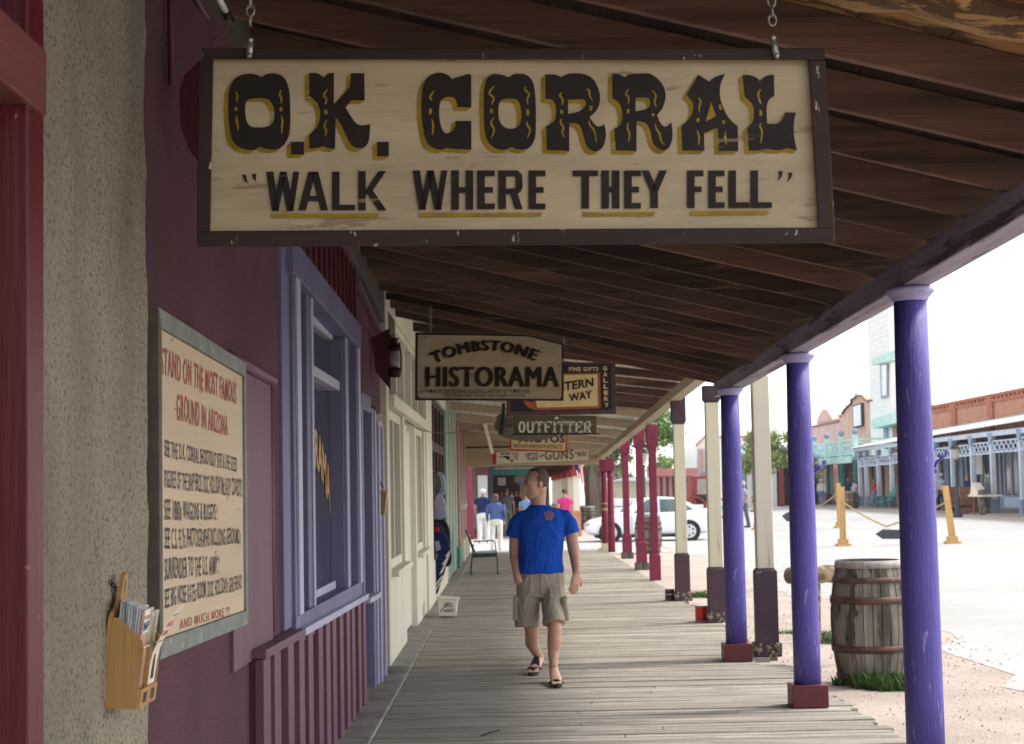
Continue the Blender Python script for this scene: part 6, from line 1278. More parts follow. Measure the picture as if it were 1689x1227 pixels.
# fronts under the balcony
for p0, p1, m_ in ((1302, 1352, 'darkroom'), (1352, 1358, 'glassgrey'), (1358, 1362, 'redpaint'), (1362, 1368, 'white'), (1368, 1376, 'redpaint'), (1376, 1384, 'glassgrey'), (1384, 1391, 'redpaint')):
    ya_, yb9 = pxy(p1, XWL - .2), pxy(p0, XWL - .2); MB().box(XWL - .22, XWL - .01, ya_ + .05, yb9, .16, 3.6).build('shopfront_panel', m_, kk)
for p in (1396, 1404, 1412): facex([(p - 2.5, 815), (p - 2.5, 793), (p - 1.5, 787), (p, 784), (p + 1.5, 787), (p + 2.5, 793), (p + 2.5, 815)], XWL - .05, .04, 'arched_window', 'plumdark', ab)
# barrel, chair
def barrel(x, y, z, r, h, label, grp='oak barrels', hoops=((.06, .03), (.22, .03), (.36, .03), (.64, .03), (.78, .03), (.955, .035)), lid=True, seg=30, top='hoopgrey', rot=0.0):
    t = thing('barrel', label, 'barrel', (x, y, z), grp)
    def rad(u): return r * (.80 + .20 * math.sin(math.pi * min(1, max(0, u))) ** .9)
    st_ = MB()
    for i in range(seg):          # separate staves
        g0, g1 = 2 * math.pi * i / seg + .010, 2 * math.pi * (i + 1) / seg - .010; vs = []; rj = r * random.uniform(-.006, .006)
        for k in range(11):
            u = k / 10; q = rad(u) + rj
            for g_ in (g0, g1): vs.append((x + q * math.cos(g_), y + q * math.sin(g_), z + u * h))
            for g_ in (g1, g0): vs.append((x + (q - .03 * r) * math.cos(g_), y + (q - .03 * r) * math.sin(g_), z + u * h))
        fs = [(k * 4 + a, k * 4 + (a + 1) % 4, k * 4 + 4 + (a + 1) % 4, k * 4 + 4 + a) for k in range(10) for a in range(4)] + [(3, 2, 1, 0), (40, 41, 42, 43)]
        st_.add(vs, fs)
    st_.build('staves', 'barrel', t)
    for u, hh in hoops:
        MB().lathe((x, y, z), [(rad(u - hh) + .004, (u - hh) * h), (rad(u - hh) + .012, (u - hh) * h), (rad(u + hh) + .012, (u + hh) * h), (rad(u + hh) + .004, (u + hh) * h)], 36, False).build('hoop', 'hoop' if u < .9 else top, t, smooth=True)
    if lid: MB().lathe((x, y, z), [(rad(.97) * .96, h * .93), (rad(.97) * .96, h * .96)], 30).build('lid', 'barrel', t)
    return t
xb, yb8 = W(1406, 842, y=98).x, 98.0
barrel(xb, yb8, .12, .40 * 2.1 * .5 * 1.0, 1.0, 'dark oak barrel on its own under the green balcony, behind the rope posts')
t = thing('green_armchair', 'dark green slatted armchair under the grey blue porch', 'chair', (21.0, pxy(1459, 21.0), .15)); cy = pxy(1459, 21.0)
MB().box(20.7, 21.3, cy - .9, cy + .9, .45, .55).build('seat', 'tealdark', t)
for i in range(5): MB().hexa([(21.2, cy - .9 + i * .37, .55), (21.28, cy - .9 + i * .37, .55), (21.28, cy - .6 + i * .37, .55), (21.2, cy - .6 + i * .37, .55), (21.5, cy - .9 + i * .37, 1.3), (21.56, cy - .9 + i * .37, 1.3), (21.56, cy - .6 + i * .37, 1.3), (21.5, cy - .6 + i * .37, 1.3)]).build('back_slat', 'tealdark', t)
for q in (-.85, .75):
    for xx in (20.7, 21.2): MB().box(xx, xx + .08, cy + q, cy + q + .1, .15, .75).build('leg', 'tealdark', t)
    MB().box(20.65, 21.35, cy + q, cy + q + .12, .75, .80).build('arm', 'tealdark', t)
# ---------------------------------------------------------------- rope barrier posts
def rpost2(px, pyt, pyb, y, label, lean=0.0):
    x = W(px, pyb, y=y).x; z0 = gz(x); zt_ = W(px, pyt, y=y).z; t = thing('barrier_post', label, 'post', (x, y, z0), 'yellow pine rope barrier posts')
    MB().box(x - .19, x + .19, y - .19, y + .19, z0, z0 + .07).build('foot', 'palewood', t, bevel=.01); MB().box(x - .13, x + .13, y - .13, y + .13, z0 + .071, z0 + .20).build('foot_block', 'palewood', t, bevel=.01)
    MB().hexa([(x - .08, y - .08, z0 + .201), (x + .08, y - .08, z0 + .201), (x + .08, y + .08, z0 + .201), (x - .08, y + .08, z0 + .201), (x - .07 + lean, y - .07, zt_), (x + .07 + lean, y - .07, zt_), (x + .07 + lean, y + .07, zt_), (x - .07 + lean, y + .07, zt_)]).build('shaft', 'palewood', t, bevel=.01)
    return Vector((x + lean * .8, y - .1, zt_ - .42))
def onz(px, py):      # depth where the ground is seen
    for y in np.arange(20, 140, .25):
        p = W(px, py, y=y)
        if p.z <= gz(p.x): return y
    return 60
yy1, yy2, yy3, yy4 = onz(1393, 901), onz(1571, 897), onz(1386, 871), onz(1249, 874)
A1 = rpost2(1391, 803, 901, yy1, 'yellow pine barrier post in front of the other one, left of the arrow board'); A2 = rpost2(1571, 801, 897, yy2, 'yellow pine barrier post leaning left, right of the nearest blue column', -.14)
A3 = rpost2(1385, 797, 871, yy3, 'yellow pine barrier post just behind the front one', .0); A4 = rpost2(1249, 800, 874, yy4, 'yellow pine barrier post mostly hidden behind a cream post')
def rope(a, b_, sag, label, n=14):
    pts = [a.lerp(b_, i / n) - V(0, 0, sag * 4 * (i / n) * (1 - i / n)) for i in range(n + 1)]; tag(MB().tube(pts, .022, 6).build('rope', 'rope', smooth=True), label, 'rope', 'tan ropes of the street barrier'); return pts
mid = W(1462, 868, y=(yy1 + yy2) / 2)
pa_ = [A1.lerp(mid, i / 8) - V(0, 0, .05 * math.sin(math.pi * i / 8)) for i in range(9)] + [mid.lerp(A2, i / 8) - V(0, 0, .05 * math.sin(math.pi * i / 8)) for i in range(1, 9)]
tag(MB().tube(pa_, .024, 6).build('rope', 'rope', smooth=True), 'tan rope that carries the dark arrow board between the two front posts', 'rope', 'tan ropes of the street barrier')
rope(A3 + V(0, 0, .1), W(1345, 838, y=yy3 + 8), .05, 'tan rope sloping down left from the back post')
rope(A3, A1 + V(0, 0, .1), .08, 'short tan rope joining the two neighbouring barrier posts')
t = thing('arrow_board', 'dark slate board shaped like an arrow pointing left, hanging from the rope', 'sign', mid)
ysb = (yy1 + yy2) / 2
def zb_px(a, b_): return W(a, b_, y=ysb)
slab(ysb, [(1444, 881), (1456, 873), (1492, 874), (1492, 889), (1456, 889)], .04, 'board', 'slateboard', t)
MB().torus(zb_px(1462, 871), .05, .008, (1, 0, 0), (0, 0, 1)).build('ring', 'rope', t)
t = thing('arrow_board', 'small grey arrow board seen left of the middle blue column', 'sign', W(1296, 852, y=60)); slab(60, [(1290, 851), (1298, 845), (1316, 845), (1316, 860), (1298, 860)], .04, 'board', 'slateboard', t)
# ---------------------------------------------------------------- far left of the street: red porch, light building, coach
fb = thing('red_porch_building', 'low far away building with a red porch beyond the white car', 'building', (14, 170, -.1))
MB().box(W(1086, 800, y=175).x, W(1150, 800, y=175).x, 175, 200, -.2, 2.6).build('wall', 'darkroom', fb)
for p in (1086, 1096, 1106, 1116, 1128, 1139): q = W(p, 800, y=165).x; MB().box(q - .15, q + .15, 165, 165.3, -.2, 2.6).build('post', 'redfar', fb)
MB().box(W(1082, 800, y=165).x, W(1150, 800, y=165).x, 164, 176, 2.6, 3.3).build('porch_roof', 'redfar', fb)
nb2 = thing('pale_building', 'far pale two storey building with red trim in the haze beyond the street', 'building', (20, 190, 0))
def fy(y, pts, nm, m_, par, th=.3): return slab(y, pts, th, nm, m_, par)
fy(185, [(1149, 812), (1149, 735), (1162, 722), (1236, 722), (1236, 812)], 'wall', 'white', nb2, 12)
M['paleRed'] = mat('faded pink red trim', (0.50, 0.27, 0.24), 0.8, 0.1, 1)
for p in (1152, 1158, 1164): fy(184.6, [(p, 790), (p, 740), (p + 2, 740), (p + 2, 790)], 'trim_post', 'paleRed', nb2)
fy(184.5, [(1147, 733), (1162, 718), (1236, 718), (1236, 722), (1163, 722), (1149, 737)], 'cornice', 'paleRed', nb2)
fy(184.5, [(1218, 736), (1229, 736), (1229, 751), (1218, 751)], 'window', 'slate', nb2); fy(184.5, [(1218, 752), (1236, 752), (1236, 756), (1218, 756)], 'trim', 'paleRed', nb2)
ds = thing('dark_shed', 'dark boarded sheds with a grey roof under the trees across the street', 'building', (20, 118, 0))
MB().box(W(1222, 800, y=122).x, W(1300, 800, y=122).x + 2, 122, 130, -.1, 3.6).build('wall', 'darkroom', ds); MB().hexa([(W(1218, 800, y=118).x, 117, 3.3), (24.2, 117, 3.3), (24.2, 126, 4.3), (W(1218, 800, y=118).x, 126, 4.3), (W(1218, 800, y=118).x, 117, 3.45), (24.2, 117, 3.45), (24.2, 126, 4.45), (W(1218, 800, y=118).x, 126, 4.45)]).build('roof', 'slate', ds)
for p, m_ in ((1226, 'slate'), (1236, 'white'), (1244, 'slate'), (1277, 'white'), (1289, 'redpaint')):
    q = W(p, 800, y=117.5).x; MB().box(q - .16, q + .16, 117.4, 117.7, .0, 3.3).build('post', m_, ds)
co = thing('coach', 'red horse drawn coach with beige canvas side behind the white car', 'coach', W(1160, 860, y=84)); yk = 84
fy(yk, [(1140, 830), (1140, 786), (1171, 784), (1171, 830)], 'body', 'redpaint', co, 2.0); fy(yk - .05, [(1150, 815), (1150, 790), (1171, 789), (1171, 815)], 'canvas_side', 'canvas', co, .04)
fy(yk - .04, [(1148, 832), (1148, 817), (1171, 817), (1171, 832)], 'undercarriage', 'blackplastic', co, 2.1); fy(yk + .3, [(1155, 783), (1156, 778), (1171, 777), (1171, 783)], 'luggage', 'slate', co, 1.2)
for p in (1146, 1180):
    c = W(p, 838, y=yk - .1); MB().torus(c, .55, .05, (1, 0, 0), (0, 0, 1), 24).build('wheel', 'redpaint', co, smooth=True)
lc = thing('cream_far_building', 'low cream building and awning seen past the tree trunk', 'building', (12, 150, -.2)); fy(150, [(1004, 822), (1004, 793), (1078, 793), (1078, 822)], 'wall', 'cream', lc, 6); fy(148, [(1000, 793), (1010, 787), (1072, 787), (1084, 793)], 'roof', 'tin', lc, 9)
# ---------------------------------------------------------------- far block on the left
fbk = thing('far_arcade', 'far covered walk with white posts, red beams and dark ceiling beyond the cross street', 'building', (0, 90, -.2))
XFL = -1.75
MB().box(-8, XFL, 63, 130, -.2, 4.4).build('wall', 'oxpink', fbk); MB().box(XFL - .02, XFL + .06, 63.5, 68, -.1, 2.4).build('shopfront', 'tealdark', fbk)
for i in range(7): MB().box(XFL, XFL + .12, 70 + i * 8, 72.2 + i * 8, -.1, 2.6).build('shop_window', ('darkroom', 'glassgrey', 'brownwin')[i % 3], fbk)
for i in range(5): MB().box(XFL, XFL + .3, 74 + i * 9, 74.5 + i * 9, -.1, 2.7).build('pilaster', ('creamboard', 'redpaint')[i % 2], fbk)
def zfl(x, y): return 2.62 + .14 * (2.6 - x) + .001 * (y - 62)
MB().hexa([(XFL, 63, zfl(XFL, 63)), (2.7, 63, zfl(2.7, 63)), (2.7, 130, zfl(2.7, 130)), (XFL, 130, zfl(XFL, 130)), (XFL, 63, zfl(XFL, 63) + .1), (2.7, 63, zfl(2.7, 63) + .1), (2.7, 130, zfl(2.7, 130) + .1), (XFL, 130, zfl(XFL, 130) + .1)]).build('roof', 'roofwood', fbk)
for i in range(34): y = 63.4 + 2 * i; rafter_obj(fbk, y, XFL, 2.7, lambda x, y_: zfl(x, y_) - .15, 'roofwood', .08, .145)
MB().box(2.35, 2.6, 63, 130, 2.30, 2.66).build('edge_beam', 'redpaint', fbk)
for i in range(6):
    y = 63.6 + 6.2 * i; MB().box(2.36, 2.6, y, y + .35, -.2, 2.05).build('post', 'creamboard', fbk); MB().box(2.30, 2.64, y - .1, y + .45, 2.05, 2.30).build('post_cap', 'redpaint', fbk); MB().box(2.30, 2.64, y - .1, y + .45, -.2, .75).build('post_base', 'brick', fbk)
MB().box(-1.22, -.85, 64.5, 64.9, -.2, 2.15).build('post', 'white', fbk); MB().box(-1.26, -.81, 64.45, 64.95, 2.15, 2.75).build('post_cap', 'oxpink', fbk)
for px, y, m_ in ((809, 78, 'slate'), (816, 84, 'brownwin'), (862, 80, 'tanstripe'), (872, 84, 'redpaint')): q = W(px, 800, y=y).x; MB().box(q - .12, q + .12, y, y + .3, -.2, 2.7).build('post', m_, fbk)
MB().box(-8, 3, 130, 131, -.2, 3.0).build('end_wall', 'darkroom', fbk)
MB().box(-.9, -.3, 129.8, 129.95, 1.9, 2.5).build('daylight_panel', 'white', fbk)  # white panel painting distant daylight on the end wall
t = thing('green_hanging_sign', 'dark green sign board hanging below the long painted sign', 'sign', W(848, 775, y=66)); fy(66, [(812, 768), (884, 767), (884, 783), (812, 784)], 'board', 'tealdark', t, .06); fy(65.9, [(816, 771), (880, 770), (880, 773), (816, 774)], 'stripe', 'signcream', t, .02)
t = thing('round_hanging_sign', 'small dark oval sign hanging in the far covered walk', 'sign', W(861, 790, y=72)); c = W(860, 789, y=72); MB().lathe((0, 0, 0), [(.3, -.03), (.3, .03)], 24)
q = [(860 + 12 * math.cos(g_), 790 + 9 * math.sin(g_)) for g_ in [2 * math.pi * i / 18 for i in range(18)]]; fy(72, q, 'board', 'slate', t, .05); fy(71.95, [(851, 787), (869, 787), (869, 792), (851, 792)], 'band', 'signcream', t, .02)
# raspberry post on the far corner
t = thing('raspberry_post', 'lone raspberry post at the left end of the cross street', 'post', (-1.45, 62.5, -.2), 'square raspberry red porch posts')
xr_ = W(776, 880, y=62.5).x; MB().hexa([(xr_ - .14, 62.4, -.2), (xr_ + .14, 62.4, -.2), (xr_ + .14, 62.7, -.2), (xr_ - .14, 62.7, -.2), (xr_ - .08, 62.4, 2.6), (xr_ + .08, 62.4, 2.6), (xr_ + .08, 62.7, 2.6), (xr_ - .08, 62.7, 2.6)]).build('shaft', 'rasp', t); MB().box(xr_ - .13, xr_ + .13, 62.35, 62.75, 2.6, 2.9).build('cap', 'rasp', t)
# flag
t = thing('flag', 'striped flag with blue corner drooping from the far arcade post', 'flag', W(950, 775, y=61)); yf = 61
c_ = [W(945, 762, y=yf), W(960, 766, y=yf), W(964, 802, y=yf), W(950, 770, y=yf)]
n = 7
for i in range(n):
    u0, u1 = i / n, (i + 1) / n; a, b_ = W(946, 764, y=yf), W(962, 768, y=yf); cc, d = W(966, 806, y=yf), W(950, 780, y=yf)
    mb = MB(); p = [a.lerp(b_, u0), a.lerp(b_, u1), d.lerp(cc, u1), d.lerp(cc, u0)]
    mb.hexa(p + [v + V(0, .02, 0) for v in p]).build('stripe', 'flagred' if i % 2 == 0 else 'white', t)
p = [W(945, 763, y=yf - .04), W(954, 765, y=yf - .04), W(957, 781, y=yf - .04), W(948, 772, y=yf - .04)]; MB().hexa(p + [v + V(0, .02, 0) for v in p]).build('canton', 'navy', t)
MB().tube([W(944, 757, y=yf), W(964, 768, y=yf)], .02, 6).build('pole', 'steel', t)
# ---------------------------------------------------------------- barrels, log rail, tins, bucket
barrel(W(1437, 1100, y=15.35).x, 15.35, -.2, .345, 1.10, 'weathered oak barrel with rusty hoops between the two nearer blue columns', hoops=((.07, .022), (.30, .028), (.60, .0), (.69, .028), (.85, .022), (.975, .030)), seg=26)
barrel(W(1070, 905, y=46).x, 46.0, -.2, .37, 1.06, 'tall oak barrel in the street behind the raspberry posts')
barrel(W(968, 860, y=73.5).x, 73.5, -.2, .42, 1.02, 'oak barrel at the foot of the grey tree')
t = thing('log_rail', 'peeling log hitching rail on thin posts behind the oak barrel', 'rail', W(1352, 1060, z=-.2))
ylog = 16.6; p0, p1 = W(1301, 949, y=ylog), W(1446, 944, y=ylog + .5); rnd = random.Random(8); n = 14
path = [p0.lerp(p1, i / n) + V(0, 0, rnd.uniform(-.006, .006)) for i in range(n + 1)]
MB().tube([p0.lerp(p1, -.02)] + path, [.045] + [(.088 + rnd.uniform(-.009, .009), .088 + rnd.uniform(-.009, .009)) for _ in path], 16).build('log', 'log', t, smooth=True)
MB().tube([W(1351, 1062, y=ylog), W(1350, 960, y=ylog)], .022, 8).build('leg', 'log', t, smooth=True); MB().tube([p1 + V(-.1, 0, -.05), V(p1.x - .1, p1.y, -.2)], .03, 8).build('leg', 'log', t, smooth=True)
def can(px, pyb, y, r, h, label, grp, txt=None, m_='canred'):
    x = W(px, pyb, y=y).x; t = thing('coffee_can', label, 'can', (x, y, 0), grp)
    MB().lathe((x, y, 0), [(r, .0), (r, .01), (r * .98, .015), (r * .98, h - .015), (r, h - .01), (r, h)], 24).build('body', m_, t, smooth=False)
    MB().lathe((x, y, 0), [(r * 1.005, h - .012), (r * 1.01, h + .003), (r * .9, h + .004)], 24).lathe((x, y, 0), [(r * 1.01, .0), (r * 1.01, .010)], 24).build('rim', 'steel', t, smooth=True)
    if txt:
        def fn(u, v): a = -math.pi / 2 + (u - .5) * 1.9; return V(x + (r + .002) * math.cos(a), y + (r + .002) * math.sin(a), h * (.42 + .26 * v + .12 * (u - .5)))
        MB().text(txt, fn, .02).build('lettering', 'papercream', t)
        def fn2(u, v): a = -math.pi / 2 + (u - .5) * 2.3; return V(x + (r + .001) * math.cos(a), y + (r + .001) * math.sin(a), h * (.30 + .45 * v))
        mb = MB(); g_ = [fn2(i / 10, j) for j in (0, 1) for i in range(11)]; mb.add(g_, [(i, i + 1, 12 + i, 11 + i) for i in range(10)]).build('label_band', 'signblack', t)
can(1105, 991, 24.0, .068, .16, 'small dark red coffee can with pale script, beside the farther cream post', 'red coffee cans', 'Folgers', mat('dark red can', (0.20, 0.012, 0.018), 0.35, 0.1, 12, coat=0.4))
can(1158, 1029, 20.2, .080, .185, 'plain bright red can beside the cream post nearest to it', 'red coffee cans')
t = thing('bucket', 'white plastic bucket with hand written words on the curb by the clothes', 'bucket', W(738, 1014, z=.012)); yb_ = 21.6
def Bk(px, py, dy=0): return W(px, py, y=yb_ + dy)
mb = MB(); a, b_, c, d = Bk(724, 1013), Bk(752, 1013), Bk(755.5, 988), Bk(722, 986)
a.z = b_.z = .014
mb.hexa([a, b_, b_ + V(0, .22, 0), a + V(0, .22, 0), d, c, c + V(0, .26, 0), d + V(0, .26, 0)]).build('body', 'bucket', t, bevel=.012)
mb = MB().hexa([d + V(-.015, -.015, -.012), c + V(.015, -.015, -.012), c + V(.015, .27, -.012), d + V(-.015, .27, -.012), d + V(-.015, -.015, .012), c + V(.015, -.015, .012), c + V(.015, .27, .012), d + V(-.015, .27, .012)]); mb.build('rim', 'bucket', t, bevel=.006)
mb = MB(); mb.text('DOG', quad(yb_, (733, 995), (746, 994), (746, 1001), (733, 1002), .012), .01); mb.text('water', quad(yb_, (732, 1004), (749, 1003), (749, 1009), (732, 1010), .012), .0); mb.stroke([(726, 1009), (740, 993)], 1.2, lambda x, y: W(x, y, y=yb_ - .012)); mb.build('handwriting', 'signblack', t)
# ---------------------------------------------------------------- green metal chair
t = thing('metal_armchair', 'dark green tube metal armchair with mesh back, facing right on the walk', 'chair', W(800, 946, z=0)); yc = 32.3
def Cc(px, py, dy=0): return W(px, py, y=yc + dy)
for dy in (0, .52):
    s_ = 0 if dy == 0 else 1
    MB().tube([Cc(776, 948, dy), Cc(779, 915, dy), Cc(781, 898, dy)], .012, 8).tube([Cc(821, 948, dy), Cc(820, 922, dy), Cc(817, 900, dy), Cc(816, 893, dy), Cc(812, 891.5, dy), Cc(781, 893, dy)], .012, 8).tube([Cc(773, 948.5, dy), Cc(781, 948, dy)], .012, 6).tube([Cc(816, 947, dy), Cc(826, 946.5, dy)], .012, 6).build('side_frame', 'chairgreen', t, smooth=True)
MB().hexa([Cc(779, 920), Cc(820, 918), Cc(820, 918, .52), Cc(779, 920, .52), Cc(779, 913), Cc(820, 912), Cc(820, 912, .52), Cc(779, 913, .52)]).build('seat', 'chairgreen', t, bevel=.01)
MB().hexa([Cc(783, 912.8, .02), Cc(818, 911.8, .02), Cc(818, 911.8, .5), Cc(783, 912.8, .5), Cc(784, 909, .02), Cc(817, 907, .02), Cc(817, 907, .5), Cc(784, 909, .5)]).build('cushion', 'cushion', t, bevel=.015)
MB().hexa([Cc(780, 912), Cc(784, 911), Cc(784, 911, .52), Cc(780, 912, .52), Cc(768, 876), Cc(771, 874), Cc(771, 874, .52), Cc(768, 876, .52)]).build('back', 'mesh', t, bevel=.008)
MB().tube([Cc(784, 912), Cc(768, 874), Cc(768, 874, .52), Cc(784, 912, .52)], .013, 8).build('back_frame', 'chairgreen', t, smooth=True)
# ---------------------------------------------------------------- hanging clothes
def garment(pts, y, name, label, m_, cat, th=.05, extra=None, x0=None):
    c = Vector((0, 0, 0)); P_ = [W(a, b_, y=y) for a, b_ in pts]; cc = sum(P_, Vector((0, 0, 0))) / len(P_)
    t = thing(name, label, cat, cc, 'clothes hung outside the brown shopfront')
    mb = MB(); n = len(P_); 
    vs, fs = fill_geo([[(a, -b_) for a, b_ in spl(pts)]]); 
    f0 = [W(v.x, -v.y, y=y) for v in vs]
    mb.add(f0, fs); mb.add([v + V(0, th * 2, 0) for v in f0], [tuple(reversed(f)) for f in fs]); sp_ = spl(pts); o_ = [W(a, b_, y=y) for a, b_ in sp_]; n = len(o_)
    mb.add(o_ + [v + V(0, th * 2, 0) for v in o_], [(i, (i + 1) % n, n + (i + 1) % n, n + i) for i in range(n)]); mb.build('cloth', m_, t, remesh=.012, smoothit=8)
    for nm, mm, q in (extra or []): slab(y - .012, q, .01, nm, mm, t)
    MB().tube([W(pts[0][0], pts[0][1], y=y + th), V(XC - .02, y + th, W(pts[0][0], pts[0][1], y=y).z + .03)], .006, 6).build('hanger', 'steel', t)
garment([(722, 779), (731, 782), (735, 800), (734, 812), (729, 818), (721, 812), (717, 792)], 25.2, 'shirt', 'small olive and lavender shirt, topmost of the hanging clothes', 'palegrey', 'shirt', extra=[('olive_panel', 'olive', [(719, 786), (725, 783), (728, 800), (726, 812), (720, 811)])])
garment([(720, 815), (730, 818), (736, 838), (735, 852), (724, 857), (716, 852), (716, 826)], 24.9, 'shirt', 'pale grey shirt hanging in the middle of the brown shopfront', 'palegrey', 'shirt')
garment([(718, 856), (732, 858), (741, 872), (743, 905), (745, 925), (738, 935), (728, 928), (722, 905), (716, 870)], 25.4, 'blanket', 'black blanket hanging lowest at the right of the clothes', 'blackcloth', 'blanket')
garment([(716, 864), (726, 866), (735, 880), (741, 900), (744, 911), (738, 925), (733, 945), (727, 962), (721, 980), (717, 976), (718, 940), (715, 900)], 24.8, 'blanket', 'navy blanket with white zigzags and a red corner, lowest of the hanging clothes', 'navy', 'blanket',
        extra=[('zigzag', 'whitecloth', [(744, 905), (734, 918), (738, 918), (728, 932), (733, 930), (724, 948), (730, 944), (742, 915)]), ('red_corner', 'redcloth', [(717, 868), (724, 869), (727, 877), (718, 876)]), ('pale_block', 'palegrey', [(717, 893), (724, 892), (727, 906), (719, 910)]), ('stripe', 'whitecloth', [(719, 962), (730, 948), (731, 951), (720, 966)]), ('stripe', 'whitecloth', [(719, 970), (729, 956), (729, 959), (719, 974)])])
# ---------------------------------------------------------------- white sedan crossing the street end
car = thing('parked_car', 'white four door sedan standing across the end of the street, facing left', 'car', W(1075, 893, y=56.6)); yc0 = 56.0
kx = W(1000, 850, y=yc0); 
cx0 = W(966, 880, y=yc0).x; cx1 = W(1175, 880, y=yc0).x; L = 4.55; sx = (cx1 - cx0 + .12) / L
def CP(u, w, z): return V(cx0 + u * sx, yc0 + w, -.2 + z)     # u from the nose, w across, z up
sec = []   # (u, z_bottom, z_belt, z_top, half width low, half width belt, half width top)
for u, zb_, zs, zt_, w0, w1, w2 in ((0, .38, .52, .58, .52, .55, .48), (.12, .24, .60, .68, .74, .74, .62), (.45, .20, .68, .78, .84, .84, .70), (.9, .20, .74, .88, .87, .86, .72), (1.35, .20, .80, .97, .87, .87, .74), (1.7, .20, .84, .99, .88, .87, .76), (2.4, .20, .87, .96, .88, .88, .80), (3.2, .20, .90, .98, .88, .88, .80), (3.75, .20, .92, 1.03, .87, .86, .76), (4.2, .22, .93, 1.04, .84, .83, .74), (4.45, .28, .90, 1.0, .78, .77, .68), (4.55, .40, .80, .88, .62, .66, .58)):
    ring = [(0, zb_), (-w0 * .9, zb_), (-w0, zb_ + .12), (-w1, (zb_ + zs) / 2 + .05), (-w1, zs), (-w2, zt_), (-w2 * .5, zt_ + .02), (0, zt_ + .03)]
    ring = ring + [(-a, b_) for a, b_ in reversed(ring[1:-1])]; sec.append((u, ring))
mb = MB(); n = len(sec[0][1]); vs = [CP(u, w_ + .88, z) for u, rg_ in sec for w_, z in rg_]
fs = [(i * n + k, i * n + (k + 1) % n, (i + 1) * n + (k + 1) % n, (i + 1) * n + k) for i in range(len(sec) - 1) for k in range(n)] + [tuple(range(n)), tuple((len(sec) - 1) * n + k for k in reversed(range(n)))]
cb_ = mb.add(vs, fs).build('body', 'carwhite', car, smooth=True); ss = cb_.modifiers.new('s', 'SUBSURF'); ss.levels = 2; ss.render_levels = 2
# greenhouse
gh = []
for u, z, w_ in ((1.25, .94, .74), (1.75, 1.28, .64), (2.15, 1.43, .58), (2.7, 1.47, .57), (3.2, 1.43, .57), (3.65, 1.26, .61), (4.1, 1.02, .70)): gh.append((u, z, w_))
mb = MB(); vs = []; 
for u, z, w_ in gh: vs += [CP(u, .88 - .80, .90), CP(u, .88 - w_, z), CP(u, .88 + w_, z), CP(u, .88 + .80, .90)]
n = 4; mb.add(vs, [(i * n + k, i * n + k + 1, (i + 1) * n + k + 1, (i + 1) * n + k) for i in range(len(gh) - 1) for k in range(3)]); mb.build('roof', 'carwhite', car, smooth=False)
def wq(pts, nm='side_window'): 
    def q(u, z): t_ = (z - .90) / .55; hw = .80 + (.575 - .80) * t_ + .012; return CP(u, .88 - hw - .012, z)
    mb = MB(); p = [q(*a) for a in pts]; mb.add(p + [v + V(0, .02, 0) for v in p], [tuple(range(len(p)))] + [(i, (i + 1) % len(p), len(p) + (i + 1) % len(p), len(p) + i) for i in range(len(p))]); mb.build(nm, 'carglass', car)
wq([(1.72, .95), (2.55, .96), (2.55, 1.37), (2.18, 1.37)]); wq([(2.63, .96), (3.35, .98), (3.30, 1.34), (3.1, 1.37), (2.63, 1.38)]); wq([(3.42, .99), (3.80, 1.02), (3.5, 1.22), (3.38, 1.30)], 'quarter_window')
for nm, a, b_ in (('windscreen', (1.33, .99), (2.02, 1.38)), ('rear_window', (4.0, 1.05), (3.36, 1.38))):
    mb = MB(); mb.add([CP(a[0], .88 - .68, a[1] + .03), CP(a[0], .88 + .68, a[1] + .03), CP(b_[0], .88 + .53, b_[1] + .04), CP(b_[0], .88 - .53, b_[1] + .04)], [(0, 1, 2, 3)]); mb.build(nm, 'carglass', car)
for u in (.86, 3.62):
    for w_, dr in ((-.0, -1), (1.76, 1)):
        c = CP(u, w_, .32)
        def wl_(r, y0_, y1_, nm, m_, par, seg=28):
            mb = MB(); a = [c + V(r * math.cos(g_), y0_ * dr, r * math.sin(g_)) for g_ in [2 * math.pi * i / seg for i in range(seg)]]; b9 = [c + V(r * math.cos(g_), y1_ * dr, r * math.sin(g_)) for g_ in [2 * math.pi * i / seg for i in range(seg)]]
            mb.add(a + b9, [tuple(range(seg)), tuple(reversed(range(seg, 2 * seg)))] + [(i, (i + 1) % seg, seg + (i + 1) % seg, seg + i) for i in range(seg)]); return mb.build(nm, m_, par)
        wl_(.37, -.16, .004, 'wheel_arch', 'blackplastic', car); wh = wl_(.325, -.16, .02, 'wheel', 'tyre', car)
        wl_(.225, -.1, .026, 'rim', 'rim', wh); wl_(.055, -.1, .045, 'hub', 'rim', wh)
        for k in range(6):
            g_ = 2 * math.pi * k / 6 + .5; q = c + V(.14 * math.cos(g_), .03 * dr, .14 * math.sin(g_)); MB().cbox(q, (.075, .014, .05), Matrix.Rotation(-g_, 3, 'Y')).build('rim_gap', 'blackplastic', wh)
MB().ball(CP(.12, .88 - .60, .60), (.16, .12, .07), 12).build('headlight', 'lampglass', car, smooth=True)
MB().cbox(CP(1.62, .88 - .98, 1.0), (.16, .16, .12)).build('mirror', 'carwhite', car, bevel=.03)
MB().cbox(CP(4.40, .88 - .74, .86), (.22, .12, .13)).build('tail_light', 'canred', car, bevel=.02)
for u0 in (1.62, 2.6, 3.42): MB().bar(CP(u0, -.006, .30), CP(u0, -.006, .88), .012, .01, (0, 1, 0)).build('door_gap', 'blackplastic', car)
MB().cbox(CP(2.3, -.012, .78), (.2, .03, .03)).cbox(CP(3.15, -.012, .80), (.2, .03, .03)).build('door_handle', 'carwhite', car)
MB().box(cx0 + .35, cx1 - .4, yc0 + .15, yc0 + 1.6, -.06, .04).build('underbody', 'blackplastic', car)
